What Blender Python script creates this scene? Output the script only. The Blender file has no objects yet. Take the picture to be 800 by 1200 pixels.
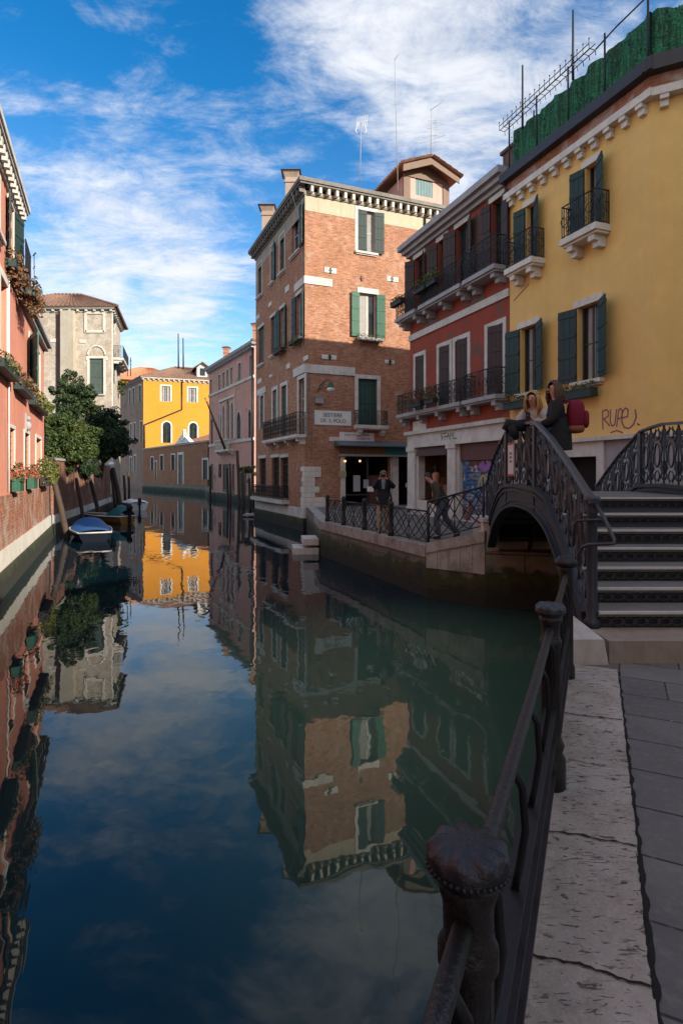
import bpy, bmesh, math, random
from mathutils import Vector, Matrix
R = math.radians
random.seed(7)
SC = bpy.context.scene
COL = SC.collection

# ------------------------------------------------------------------ camera
EYE = 1.65
cd = bpy.data.cameras.new('camera'); cam = bpy.data.objects.new('camera', cd); COL.objects.link(cam)
cam.location = (0, 0, EYE); cam.rotation_euler = (R(90), 0, 0)
cd.sensor_fit = 'VERTICAL'; cd.sensor_height = 36.0; cd.sensor_width = 24.0
cd.lens = 667/1200*36; cd.shift_y = -44/1200; cd.clip_end = 3000; cd.clip_start = .05
SC.camera = cam

# ------------------------------------------------------------------ sun + sky
SUN_EL = R(23); SUN_AZ = R(126)
S = Vector((math.sin(SUN_AZ)*math.cos(SUN_EL), math.cos(SUN_AZ)*math.cos(SUN_EL), math.sin(SUN_EL)))
ld = bpy.data.lights.new('sun', 'SUN'); ld.energy = 5.0; ld.angle = R(.5); ld.color = (1, .90, .74)
sun = bpy.data.objects.new('sun', ld); COL.objects.link(sun); sun.location = (30, -30, 40)
sun.rotation_euler = S.to_track_quat('Z', 'Y').to_euler()

class NT:
    """tiny node helper"""
    def __init__(s, tree): s.t = tree; s.n = tree.nodes; s.l = tree.links
    def new(s, typ, **kw):
        n = s.n.new(typ)
        for k, v in kw.items(): setattr(n, k, v)
        return n
    def put(s, sock, v):
        if isinstance(v, bpy.types.NodeSocket): s.l.new(v, sock)
        elif v is not None:
            if sock.type == 'RGBA' and not isinstance(v, (int, float)): v = tuple(v) + ((1,) if len(v) == 3 else ())
            sock.default_value = v
    def math(s, op, a, b=None, c=None, clamp=False):
        n = s.new('ShaderNodeMath', operation=op, use_clamp=clamp)
        for i, v in enumerate((a, b, c)):
            if v is not None: s.put(n.inputs[i], v)
        return n.outputs[0]
    def vmath(s, op, a, b=None):
        n = s.new('ShaderNodeVectorMath', operation=op)
        s.put(n.inputs[0], a)
        if b is not None: s.put(n.inputs[3 if op == 'SCALE' else 1], b)
        return n.outputs['Value'] if op in ('DISTANCE', 'LENGTH', 'DOT_PRODUCT') else n.outputs[0]
    def noise(s, vec, scale, detail=4, rough=.55, dist=0., out=0):
        n = s.new('ShaderNodeTexNoise')
        if vec is not None: s.put(n.inputs['Vector'], vec)
        s.put(n.inputs['Scale'], scale); s.put(n.inputs['Detail'], detail)
        s.put(n.inputs['Roughness'], rough); s.put(n.inputs['Distortion'], dist)
        return n.outputs[out]
    def mapr(s, v, a, b, c=0., d=1., smooth=False):
        n = s.new('ShaderNodeMapRange')
        if smooth: n.interpolation_type = 'SMOOTHSTEP'
        s.put(n.inputs[0], v)
        for i, x in enumerate((a, b, c, d)): s.put(n.inputs[i+1], x)
        return n.outputs[0]
    def mix(s, f, a, b, mode='MIX'):
        n = s.new('ShaderNodeMix', data_type='RGBA', blend_type=mode)
        s.put(n.inputs[0], f); s.put(n.inputs[6], a); s.put(n.inputs[7], b)
        return n.outputs[2]
    def mapping(s, vec, scale=(1, 1, 1), rot=(0, 0, 0), loc=(0, 0, 0)):
        n = s.new('ShaderNodeMapping'); s.put(n.inputs[0], vec)
        n.inputs[1].default_value = loc; n.inputs[2].default_value = rot; n.inputs[3].default_value = scale
        return n.outputs[0]
    def sep(s, vec):
        n = s.new('ShaderNodeSeparateXYZ'); s.put(n.inputs[0], vec); return n.outputs
    def comb(s, x, y, z):
        n = s.new('ShaderNodeCombineXYZ')
        for i, v in enumerate((x, y, z)): s.put(n.inputs[i], v)
        return n.outputs[0]
    def bump(s, h, strength=.3, dist=.02, normal=None):
        n = s.new('ShaderNodeBump'); s.put(n.inputs['Height'], h)
        s.put(n.inputs['Strength'], strength); s.put(n.inputs['Distance'], dist)
        if normal is not None: s.put(n.inputs['Normal'], normal)
        return n.outputs[0]

SKY_STRENGTH = .12
w = bpy.data.worlds.new('World'); SC.world = w; w.use_nodes = True
N = NT(w.node_tree); N.n.clear()
sky = N.new('ShaderNodeTexSky', sky_type='NISHITA', sun_disc=False, sun_elevation=SUN_EL, sun_rotation=SUN_AZ,
            altitude=0, air_density=1.0, dust_density=.25, ozone_density=2.2)
tc = N.new('ShaderNodeTexCoord'); D = N.vmath('NORMALIZE', tc.outputs['Generated'])
x, y, z = N.sep(D)
hsv = N.new('ShaderNodeHueSaturation'); N.put(hsv.inputs['Color'], sky.outputs[0])
N.put(hsv.inputs['Saturation'], N.mapr(z, .05, .55, 1.12, 1.42)); N.put(hsv.inputs['Value'], N.mapr(z, .05, .6, 1.30, 1.12))
zz = N.math('ADD', N.math('MAXIMUM', z, 0.0), .16)
pv = N.comb(N.math('DIVIDE', x, zz), N.math('DIVIDE', y, zz), 0.)
n1 = N.noise(N.mapping(pv, (1.0, 1.15, 1), (0, 0, R(24)), (3.1, 1.7, 0)), 2.1, 10, .62, 1.0)
n2 = N.noise(N.mapping(pv, (.8, 1.7, 1), (0, 0, R(-38)), (9.3, 4.2, 0)), 3.2, 11, .68, .55)
n3 = N.noise(N.mapping(pv, (1, 1, 1), (0, 0, R(10)), (1.3, 7.9, 0)), .55, 3, .5, .2)
base = N.math('ADD', N.math('MULTIPLY', n1, .52), N.math('ADD', N.math('MULTIPLY', n2, .52), N.math('MULTIPLY', n3, -.04)))
def blob(px, py, r0, r1, amt):
    c = Vector(((px-400)/667, 1, (556-py)/667)).normalized()
    d = N.vmath('DISTANCE', D, tuple(c))
    return N.mapr(d, r0, r1, amt, 0., True)
bias = None
for b in [(480, 60, .0, .26, .15), (600, 110, .0, .26, .09), (380, 25, .0, .13, .05), (120, 300, .0, .13, .17), (230, 305, .0, .13, .17), (30, 310, 0, .12, .10),
          (150, 215, .0, .12, .10), (220, 240, .0, .09, .07), (90, 190, .0, .10, .05), (60, 215, 0, .08, .05), (200, 400, .0, .16, .12), (100, 400, .0, .14, .08), (260, 180, .0, .07, .08),
          (690, 150, .0, .28, .05), (245, 45, .0, .16, -.15), (50, 60, .0, .2, -.06), (400, 190, .0, .11, -.13), (320, 130, 0, .09, -.04), (160, 345, .0, .05, -.10), (45, 260, 0, .05, -.05)]:
    v = blob(*b); bias = v if bias is None else N.math('ADD', bias, v)
bias = N.math('ADD', bias, N.mapr(y, .45, -.25, 0., .22, True))      # unseen thin cloud added behind the viewer to whiten the fill light
fine = N.noise(N.mapping(pv, (1, 1.5, 1), (0, 0, R(-35)), (2.2, 5.1, 0)), 5.5, 12, .70, .6)
dens = N.mapr(N.math('ADD', N.math('ADD', base, bias), N.math('MULTIPLY', N.math('SUBTRACT', fine, .5), .55)), .42, .82, 0., 1., True)
cl_var = N.mapr(n2, .3, .7, .86, 1.06)
ccol = N.vmath('SCALE', (.60/SKY_STRENGTH, .615/SKY_STRENGTH, .645/SKY_STRENGTH), cl_var)
cfin = N.mix(N.math('MULTIPLY', dens, .93), hsv.outputs[0], ccol)
bg = N.new('ShaderNodeBackground'); N.put(bg.inputs[0], cfin); N.put(bg.inputs[1], SKY_STRENGTH)
wo = N.new('ShaderNodeOutputWorld'); N.l.new(bg.outputs[0], wo.inputs[0])

SC.view_settings.view_transform = 'Standard'; SC.view_settings.look = 'None'
SC.view_settings.exposure = .70; SC.view_settings.gamma = 1; SC.view_settings.use_curve_mapping = False
SC.cycles.max_bounces = 6; SC.cycles.diffuse_bounces = 3; SC.cycles.glossy_bounces = 3
SC.cycles.caustics_reflective = False; SC.cycles.caustics_refractive = False
SC.cycles.use_adaptive_sampling = True; SC.cycles.use_denoising = True

# ------------------------------------------------------------------ helpers
ORG = {}
def P2(x, Y): return Vector(((x-400)/667*Y, Y))
def PT(x, y, Y): return Vector(((x-400)/667*Y, Y, EYE+(556-y)/667*Y))

class MB:
    def __init__(s): s.v = []; s.f = []; s.m = []; s.sm = []
    def add(s, vs, fs, mi=0, smooth=False):
        b = len(s.v); s.v += [Vector(q) for q in vs]
        for f in fs: s.f.append([b+i for i in f]); s.m.append(mi); s.sm.append(smooth)
        return s
    def quad(s, a, b, c, d, mi=0): return s.add([a, b, c, d], [(0, 1, 2, 3)], mi)
    def hexa(s, b4, t4, mi=0):
        """8 corners: bottom ring (ccw from above), top ring"""
        return s.add(list(b4)+list(t4), [(3, 2, 1, 0), (4, 5, 6, 7), (0, 1, 5, 4), (1, 2, 6, 5), (2, 3, 7, 6), (3, 0, 4, 7)], mi)
    def box(s, x0, x1, y0, y1, z0, z1, mi=0):
        return s.hexa([(x0, y0, z0), (x1, y0, z0), (x1, y1, z0), (x0, y1, z0)], [(x0, y0, z1), (x1, y0, z1), (x1, y1, z1), (x0, y1, z1)], mi)
    def fbox(s, F, u0, u1, z0, z1, o0, o1, mi=0):
        c = [F.p(u0, z0, o1), F.p(u1, z0, o1), F.p(u1, z0, o0), F.p(u0, z0, o0)]
        t = [F.p(u0, z1, o1), F.p(u1, z1, o1), F.p(u1, z1, o0), F.p(u0, z1, o0)]
        return s.hexa(c, t, mi)
    def obox(s, a, b, wv, hv, mi=0):
        """bar from a to b with half-vectors wv, hv"""
        a = Vector(a); b = Vector(b); wv = Vector(wv); hv = Vector(hv)
        return s.hexa([a-wv-hv, a+wv-hv, b+wv-hv, b-wv-hv], [a-wv+hv, a+wv+hv, b+wv+hv, b-wv+hv], mi)
    def tube(s, pts, r, n=6, mi=0, cap=True, closed=False, flat=1.0):
        pts = [Vector(p) for p in pts]; k = len(pts)
        if not isinstance(r, (list, tuple)): r = [r]*k
        vs = []; fs = []; up = None
        for i, p in enumerate(pts):
            if closed: t = pts[(i+1) % k]-pts[i-1]
            else: t = pts[min(i+1, k-1)]-pts[max(i-1, 0)]
            if t.length < 1e-9: t = Vector((0, 0, 1))
            t.normalize()
            if up is None:
                up = t.cross(Vector((0, 0, 1)))
                if up.length < .05: up = Vector((1, 0, 0))
                up.normalize()
            else:
                up = up-t*up.dot(t); up.normalize()
            q = t.cross(up)
            for j in range(n):
                a = 2*math.pi*(j+.5)/n
                vs.append(p+(up*math.cos(a)*flat+q*math.sin(a))*r[i])
        for i in range(k if closed else k-1):
            i2 = (i+1) % k
            for j in range(n):
                j2 = (j+1) % n
                fs.append((i*n+j, i2*n+j, i2*n+j2, i*n+j2))
        if cap and not closed:
            fs.append(tuple(range(n))); fs.append(tuple((k-1)*n+j for j in reversed(range(n))))
        return s.add(vs, fs, mi, n > 4)
    def lathe(s, c, prof, n=16, mi=0, flute=0, fl=(0, 0), axis=None):
        """prof: list of (r,z); flute: count of flutes between profile z range fl"""
        c = Vector(c); vs = []; fs = []
        for (r, z) in prof:
            for j in range(n):
                a = 2*math.pi*j/n
                rr = r
                if flute and fl[0] <= z <= fl[1]: rr = r*(1-.13*abs(math.sin(a*flute/2)))
                vs.append(c+Vector((rr*math.cos(a), rr*math.sin(a), z)))
        k = len(prof)
        for i in range(k-1):
            for j in range(n):
                j2 = (j+1) % n
                fs.append((i*n+j, i*n+j2, (i+1)*n+j2, (i+1)*n+j))
        fs.append(tuple(reversed(range(n)))); fs.append(tuple((k-1)*n+j for j in range(n)))
        return s.add(vs, fs, mi, True)
    def ball(s, c, r, n=10, m=7, mi=0, sq=(1, 1, 1)):
        c = Vector(c); vs = []; fs = []
        for i in range(m+1):
            th = math.pi*i/m
            for j in range(n):
                a = 2*math.pi*j/n
                vs.append(c+Vector((r*sq[0]*math.sin(th)*math.cos(a), r*sq[1]*math.sin(th)*math.sin(a), r*sq[2]*math.cos(th))))
        for i in range(m):
            for j in range(n):
                j2 = (j+1) % n; fs.append((i*n+j, (i+1)*n+j, (i+1)*n+j2, i*n+j2))
        return s.add(vs, fs, mi, True)
    def build(s, name, mats, parent=None, **props):
        me = bpy.data.meshes.new(name)
        org = ORG.get(parent.name, Vector()) if parent is not None else Vector()
        me.from_pydata([tuple(q-org) for q in s.v], [], s.f)
        if not isinstance(mats, (list, tuple)): mats = [mats]
        for m in mats: me.materials.append(m)
        me.polygons.foreach_set('material_index', s.m); me.polygons.foreach_set('use_smooth', s.sm)
        me.update()
        uv = me.uv_layers.new(name='metres')
        flat = []
        for p in me.polygons:
            nn = p.normal
            if abs(nn.z) > .75: ax, ay = Vector((1, 0, 0)), Vector((0, 1, 0))
            else:
                ax = Vector((-nn.y, nn.x, 0)).normalized(); ay = Vector((0, 0, 1))
            for vi in p.vertices:
                q = s.v[vi]; flat += [q.dot(ax), q.dot(ay)]
        uv.data.foreach_set('uv', flat)
        o = bpy.data.objects.new(name, me); COL.objects.link(o)
        if parent is not None: o.parent = parent
        ORG[o.name] = org
        for k, v in props.items(): o[k] = v
        return o

def thing(name, label, cat, loc, group=None):
    o = bpy.data.objects.new(name, None); COL.objects.link(o); o.location = loc
    o.empty_display_size = .3; o['label'] = label; o['category'] = cat
    if group: o['group'] = group
    ORG[o.name] = Vector(loc)
    return o
def solo(mb, name, mats, label, cat, loc, group=None):
    """a thing that is one mesh, with its origin at its base"""
    t = MB(); t.v = [q-Vector(loc) for q in mb.v]; t.f = mb.f; t.m = mb.m; t.sm = mb.sm
    o = t.build(name, mats); o.location = loc; ORG[o.name] = Vector(loc)
    o['label'] = label; o['category'] = cat
    if group: o['group'] = group
    return o
def struct(mb, name, mats): return mb.build(name, mats, None, kind='structure')
def dup(root, loc, label, rz=0.):
    r = root.copy(); COL.objects.link(r); r.location = loc; r.rotation_euler = (0, 0, rz); r['label'] = label
    for c in list(root.children):
        k = c.copy(); COL.objects.link(k); k.parent = r
        for g in c.children:
            h = g.copy(); COL.objects.link(h); h.parent = k
    return r

class Facade:
    """a vertical plane; u runs left to right as seen from outside, o outward"""
    def __init__(s, a, b):
        s.a = Vector(a); s.b = Vector(b); s.d = (s.b-s.a).normalized(); s.L = (s.b-s.a).length
        s.n = Vector((s.d.y, -s.d.x))
    def p(s, u, z, o=0.):
        q = s.a+s.d*u+s.n*o
        return Vector((q.x, q.y, z))
    def u(s, x):
        k = (x-400)/667
        return (k*s.a.y-s.a.x)/(s.d.x-k*s.d.y)
    def z(s, y, u, o=0):
        Y = (s.a+s.d*u+s.n*o).y
        return EYE+(556-y)/667*Y
    def box(s, x0, x1, yt, yb):
        u0, u1 = s.u(x0), s.u(x1); uc = s.u((x0+x1)/2)
        return (u0, u1, s.z(yb, uc), s.z(yt, uc))

def wall_grid(mb, F, u0, u1, z0, z1, holes, depth=.22, mi=0, mir=None):
    mir = mi if mir is None else mir
    us = sorted({u0, u1, *[h[0] for h in holes], *[h[1] for h in holes]}); us = [q for q in us if u0-1e-6 <= q <= u1+1e-6]
    zs = sorted({z0, z1, *[h[2] for h in holes], *[h[3] for h in holes]}); zs = [q for q in zs if z0-1e-6 <= q <= z1+1e-6]
    for i in range(len(us)-1):
        for j in range(len(zs)-1):
            cu, cz = (us[i]+us[i+1])/2, (zs[j]+zs[j+1])/2
            if any(h[0] < cu < h[1] and h[2] < cz < h[3] for h in holes): continue
            mb.quad(F.p(us[i], zs[j]), F.p(us[i+1], zs[j]), F.p(us[i+1], zs[j+1]), F.p(us[i], zs[j+1]), mi)
    for (a, b, c, d) in holes:
        a, b, c, d = max(a, u0), min(b, u1), max(c, z0), min(d, z1)
        mb.quad(F.p(a, c, 0), F.p(a, c, -depth), F.p(a, d, -depth), F.p(a, d, 0), mir)
        mb.quad(F.p(b, c, -depth), F.p(b, c, 0), F.p(b, d, 0), F.p(b, d, -depth), mir)
        mb.quad(F.p(a, c, 0), F.p(b, c, 0), F.p(b, c, -depth), F.p(a, c, -depth), mir)
        mb.quad(F.p(a, d, -depth), F.p(b, d, -depth), F.p(b, d, 0), F.p(a, d, 0), mir)

def tile_slope(mb, e0, e1, r0, r1, pitch=.24, rows=8, amp=.045, mi=0):
    """pantiles: eave e0->e1, ridge r0->r1 ; e0/r0 left seen from outside"""
    e0, e1, r0, r1 = map(Vector, (e0, e1, r0, r1))
    L = (e1-e0).length; nc = max(6, int(L/pitch))*4
    nrm = (e1-e0).cross(r0-e0)
    if nrm.length < 1e-6: nrm = (e1-e0).cross(r1-e0)
    nrm.normalize()
    if nrm.z < 0: nrm = -nrm
    vs = []; fs = []
    for i in range(rows):
        for jj in (0, 1):
            t = (i+jj)/rows; lift = .035 if jj == 0 else 0.
            a = e0.lerp(r0, t); b = e1.lerp(r1, t); LL = (b-a).length
            for k in range(nc+1):
                s_ = k/nc; q = a.lerp(b, s_)
                h = amp*math.cos(2*math.pi*k/4)
                vs.append(q+nrm*(h+lift+amp))
    n = nc+1
    for i in range(2*rows-1):
        for k in range(nc): fs.append((i*n+k, i*n+k+1, (i+1)*n+k+1, (i+1)*n+k))
    mb.add(vs, fs, mi)
    # edge skirt under the eave
    sk = [vs[k]-nrm*.0 for k in range(n)]; sk2 = [e0.lerp(e1, k/nc)-nrm*.03 for k in range(n)]
    mb.add(sk+sk2, [(k+n, k+1+n, k+1, k) for k in range(nc)], mi)
    mb.quad(e0-nrm*.03, e1-nrm*.03, r1-nrm*.03, r0-nrm*.03, mi)
    return mb

# ------------------------------------------------------------------ materials
MATS = {}
def mat(name, fn):
    if name in MATS: return MATS[name]
    m = bpy.data.materials.new(name); m.use_nodes = True
    n = NT(m.node_tree); bs = n.n['Principled BSDF']
    fn(n, bs); MATS[name] = m; return m
def objco(n): return n.new('ShaderNodeNewGeometry').outputs['Position']
def uvco(n): return n.new('ShaderNodeUVMap', uv_map='metres').outputs[0]

def stucco(name, col, col2, patch=None, patch_amt=.0, rough=.9, streak=.25, sc=1.0):
    def fn(n, b):
        g = objco(n); uv = uvco(n)
        a = n.noise(g, .55*sc, 6, .62, .3); c = n.noise(g, 5*sc, 5, .6); st = n.noise(n.mapping(uv, (3.2, .22, 1)), 1.6, 5, .6, .4)
        f = n.mapr(a, .35, .68); k = n.mix(f, col, col2)
        k = n.mix(n.math('MULTIPLY', n.mapr(c, .45, .75), .22), k, tuple(q*1.35 for q in col))
        k = n.mix(n.math('MULTIPLY', n.mapr(st, .52, .75), streak), k, tuple(q*.45 for q in col2))
        if patch:
            pn = n.noise(n.mapping(g, (1, 1, .7)), .8, 7, .66, .8)
            k = n.mix(n.mapr(pn, .60-patch_amt, .66-patch_amt), k, patch)
        fine = n.noise(g, 40, 3, .6)
        n.put(b.inputs['Base Color'], k); n.put(b.inputs['Roughness'], rough); b.inputs['Specular IOR Level'].default_value = .25
        h = n.math('ADD', n.math('MULTIPLY', c, .6), n.math('MULTIPLY', fine, .25))
        n.put(b.inputs['Normal'], n.bump(h, .35, .03))
    return mat(name, fn)

def brick(name, c1, c2, mortar, dark=.35, bw=.27, bh=.085, ms=.014, salt=None, salt_amt=0., plaster=None, plaster_amt=0.):
    def fn(n, b):
        g = objco(n); uv = uvco(n)
        wob = n.noise(uv, 1.3, 2); uvw = n.vmath('ADD', uv, n.vmath('SCALE', n.comb(0., n.math('SUBTRACT', wob, .5), 0.), .05))
        t = n.new('ShaderNodeTexBrick'); n.put(t.inputs['Vector'], uvw)
        t.inputs['Scale'].default_value = 1; t.inputs['Brick Width'].default_value = bw; t.inputs['Row Height'].default_value = bh
        t.inputs['Mortar Size'].default_value = ms; t.inputs['Mortar Smooth'].default_value = .25; t.inputs['Bias'].default_value = -.1
        n.put(t.inputs['Color1'], c1); n.put(t.inputs['Color2'], c2); n.put(t.inputs['Mortar'], mortar)
        big = n.noise(g, .45, 6, .62, .4); mid = n.noise(g, 2.4, 6, .62); sp = n.noise(n.mapping(uv, (3.7, 11.8, 1)), 1.0, 2, .5)
        k = n.mix(n.math('MULTIPLY', n.mapr(mid, .42, .72), dark), t.outputs[0], tuple(q*.42 for q in c2))
        k = n.mix(n.math('MULTIPLY', n.mapr(sp, .56, .68), .5), k, tuple(min(1, q*1.5+.03) for q in c1))
        k = n.mix(n.math('MULTIPLY', n.mapr(sp, .44, .33), .45), k, tuple(q*.35 for q in c2))
        k = n.mix(n.math('MULTIPLY', n.mapr(big, .40, .66), .35), k, tuple(q*.6 for q in c1))
        if salt:
            sn = n.noise(n.mapping(g, (1, 1, .8)), 1.6, 8, .7, .5)
            k = n.mix(n.math('MULTIPLY', n.mapr(sn, .58-salt_amt, .72-salt_amt), .7), k, salt)
        if plaster:
            pn = n.noise(g, .6, 8, .66, 1.0)
            k = n.mix(n.mapr(pn, .62-plaster_amt, .66-plaster_amt), k, plaster)
        n.put(b.inputs['Base Color'], k); n.put(b.inputs['Roughness'], .92); b.inputs['Specular IOR Level'].default_value = .2
        h = n.math('ADD', n.math('MULTIPLY', t.outputs['Fac'], -1.), n.math('MULTIPLY', mid, .5))
        n.put(b.inputs['Normal'], n.bump(h, .55, .02))
    return mat(name, fn)

def stone(name, col, dirt, amt=.5, sc=1., rough=.8, pits=0., bumpd=.015):
    def fn(n, b):
        g = objco(n)
        a = n.noise(g, 1.5*sc, 8, .66, .5); c = n.noise(n.mapping(g, (1, 1, .35)), 7*sc, 5, .65)
        k = n.mix(n.math('MULTIPLY', n.mapr(a, .40, .70), amt), col, dirt)
        k = n.mix(n.math('MULTIPLY', n.mapr(c, .5, .75), amt*.6), k, tuple(q*.5 for q in dirt))
        f = n.noise(g, 32*sc, 4, .7); h = n.math('ADD', n.math('MULTIPLY', c, .7), n.math('MULTIPLY', f, .3))
        if pits:
            v = n.noise(n.mapping(g, (1, 3.2, 1), (0, 0, R(20))), 16*sc, 4, .6, .6); pm = n.mapr(v, .64, .72)
            k = n.mix(n.math('MULTIPLY', pm, pits), k, tuple(q*.22 for q in col))
            h = n.math('SUBTRACT', h, n.math('MULTIPLY', pm, .7))
        n.put(b.inputs['Base Color'], k); n.put(b.inputs['Roughness'], rough); b.inputs['Specular IOR Level'].default_value = .3
        n.put(b.inputs['Normal'], n.bump(h, .5, bumpd))
    return mat(name, fn)

def plain(name, col, rough=.6, metal=0., var=.25, sc=6., bmp=.0, rust=None, spec=.4, transmission=0.):
    def fn(n, b):
        g = objco(n); a = n.noise(g, sc, 5, .62, .3)
        k = n.mix(n.math('MULTIPLY', n.mapr(a, .35, .7), var), col, tuple(q*.45 for q in col))
        if rust: k = n.mix(n.mapr(n.noise(g, sc*2.3, 6, .68, .4), .60, .70, 0, .8), k, rust)
        n.put(b.inputs['Base Color'], k); n.put(b.inputs['Roughness'], rough); b.inputs['Metallic'].default_value = metal
        b.inputs['Specular IOR Level'].default_value = spec
        if bmp: n.put(b.inputs['Normal'], n.bump(n.noise(g, sc*5, 4, .6), bmp, .01))
    return mat(name, fn)

def slatwood(name, col, step=.12, rough=.65):
    def fn(n, b):
        g = objco(n); uv = uvco(n); a = n.noise(g, 3.5, 5, .6); gr = n.noise(n.mapping(uv, (26, 1.2, 1)), 1, 4, .6)
        k = n.mix(n.math('MULTIPLY', n.mapr(a, .38, .7), .45), col, tuple(q*.45 for q in col))
        k = n.mix(n.math('MULTIPLY', n.mapr(gr, .5, .8), .35), k, tuple(min(1, q*1.7+.01) for q in col))
        n.put(b.inputs['Base Color'], k); n.put(b.inputs['Roughness'], rough)
        n.put(b.inputs['Normal'], n.bump(gr, .25, .01))
    return mat(name, fn)

def leaf(name, ca, cb, cc, rough=.55):
    def fn(n, b):
        ge = n.new('ShaderNodeNewGeometry'); rnd = ge.outputs['Random Per Island']
        cl = n.noise(ge.outputs['Position'], 1.1, 3, .6)
        k = n.mix(rnd, ca, cb); k = n.mix(n.mapr(cl, .45, .65, 0, .75), k, cc)
        n.put(b.inputs['Base Color'], k); n.put(b.inputs['Roughness'], rough); b.inputs['Specular IOR Level'].default_value = .25
    return mat(name, fn)

def glass(name, col=(.012, .016, .02)):
    def fn(n, b):
        g = objco(n); a = n.noise(g, 1.2, 3)
        n.put(b.inputs['Base Color'], n.mix(n.mapr(a, .4, .65), col, tuple(q*2.2 for q in col))); n.put(b.inputs['Roughness'], .06)
        n.put(b.inputs['Normal'], n.bump(n.noise(g, 1.5, 2), .06, .05))
    return mat(name, fn)

M = dict(
    istria=stone('istrian_stone', (.60, .58, .54), (.30, .28, .24), .55),
    istria_lit=stone('istrian_stone_pale', (.66, .63, .57), (.38, .35, .30), .45),
    greystone=stone('grey_stone', (.36, .36, .37), (.20, .20, .20), .5),
    iron=plain('wrought_iron', (.018, .019, .022), .5, .0, .4, 8, .2, None, .35),
    iron_blue=plain('painted_bridge_iron', (.037, .047, .064), .40, .0, .35, 5, .15, (.12, .055, .03), .5),
    iron_rust=plain('worn_railing_iron', (.024, .023, .024), .40, .0, .5, 14, .6, (.075, .030, .016), .5),
    green=slatwood('green_shutter_paint', (.016, .062, .050)),
    green_lit=slatwood('bright_green_shutter_paint', (.016, .100, .062)),
    green_dark=slatwood('dark_green_shutter_paint', (.012, .036, .034)),
    blue_green=slatwood('blue_green_shutter_paint', (.022, .10, .12)),
    brown=slatwood('brown_shutter_paint', (.040, .020, .017)),
    black=slatwood('black_shutter_paint', (.012, .013, .014)),
    teal=slatwood('grey_teal_shutter_paint', (.10, .19, .21)),
    oldwood=slatwood('weathered_timber', (.15, .085, .05)),
    grey_green=slatwood('faded_green_shutter', (.07, .10, .085)),
    casement=slatwood('white_casement_paint', (.50, .49, .46)),
    dkcase=slatwood('dark_casement_paint', (.045, .035, .03)),
    pane=glass('window_pane'),
    curtain=plain('lace_curtain', (.36, .35, .33), .9, 0, .35, 3),
    tile=None, lead=plain('lead_gutter', (.05, .045, .05), .5, .2, .4, 4),
    white=plain('white_paint', (.72, .72, .70), .6, 0, .2, 3),
    rubber=plain('dark_rubber', (.012, .012, .013), .7),
)
def tilemat(name, c1, c2, c3):
    def fn(n, b):
        g = objco(n); a = n.noise(g, .9, 6, .65, .4); c = n.noise(g, 4.2, 2, .5); uv = uvco(n)
        vr = n.new('ShaderNodeTexVoronoi'); n.put(vr.inputs['Vector'], n.mapping(g, (3.9, 3.9, 3.9))); 
        rnd = n.sep(vr.outputs['Color'])[0]
        k = n.mix(rnd, c1, c2); k = n.mix(n.mapr(a, .46, .66, 0, .8), k, c3)
        k = n.mix(n.mapr(c, .55, .7, 0, .45), k, tuple(q*.35 for q in c1))
        n.put(b.inputs['Base Color'], k); n.put(b.inputs['Roughness'], .9); n.put(b.inputs['Normal'], n.bump(c, .3, .03))
    return mat(name, fn)
M['tile'] = tilemat('terracotta_tile', (.27, .125, .075), (.42, .22, .14), (.17, .12, .095))
M['tile_brown'] = tilemat('brown_tile', (.19, .10, .07), (.27, .15, .10), (.12, .085, .07))
M['tile_orange'] = tilemat('orange_tile', (.46, .17, .075), (.55, .24, .12), (.34, .16, .10))
# ------------------------------------------------------------------ building parts
def shutter(root, F, uh, side, z0, z1, wd, ang, m, name='shutter', o0=.03):
    sg = 1 if side == 'L' else -1; a = R(ang)
    eu, eo = sg*math.cos(a), math.sin(a); nu, no = -sg*math.sin(a)*-1, math.cos(a)
    # (nu,no): leaf normal; thickness along it
    nu, no = sg*math.sin(a), -math.cos(a)
    mb = MB()
    def pt(s, t, z): return F.p(uh+eu*s+nu*t, z, o0+eo*s+no*t)
    def bar(s0, s1, t0, t1, za, zb):
        b = [pt(s0, t0, za), pt(s1, t0, za), pt(s1, t1, za), pt(s0, t1, za)]; t = [pt(s0, t0, zb), pt(s1, t0, zb), pt(s1, t1, zb), pt(s0, t1, zb)]
        mb.hexa(b, t)
    npl = max(2, round(wd/.16))
    for i in range(npl): bar(i*wd/npl+.004, (i+1)*wd/npl-.004, -.018, .018, z0, z1)
    h = z1-z0; rw = min(.09, h*.05)
    for zc in (z0+h*.08, z0+h*.36, z0+h*.64, z0+h*.92): bar(.006, wd-.006, -.034, .034, zc-rw/2, zc+rw/2)
    return mb.build(name, m, root)

def arch_pts(u0, u1, zt, n=10, pointed=False):
    r = (u1-u0)/2; uc = (u0+u1)/2; zs = zt-(r*1.25 if pointed else r); out = []
    for i in range(n+1):
        a = math.pi*(1-i/n)
        if pointed:
            t = abs(math.cos(a)); out.append((uc+r*math.cos(a), zs+(zt-zs)*(1-t**1.55)))
        else: out.append((uc+r*math.cos(a), zs+r*math.sin(a)))
    return zs, out

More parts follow.
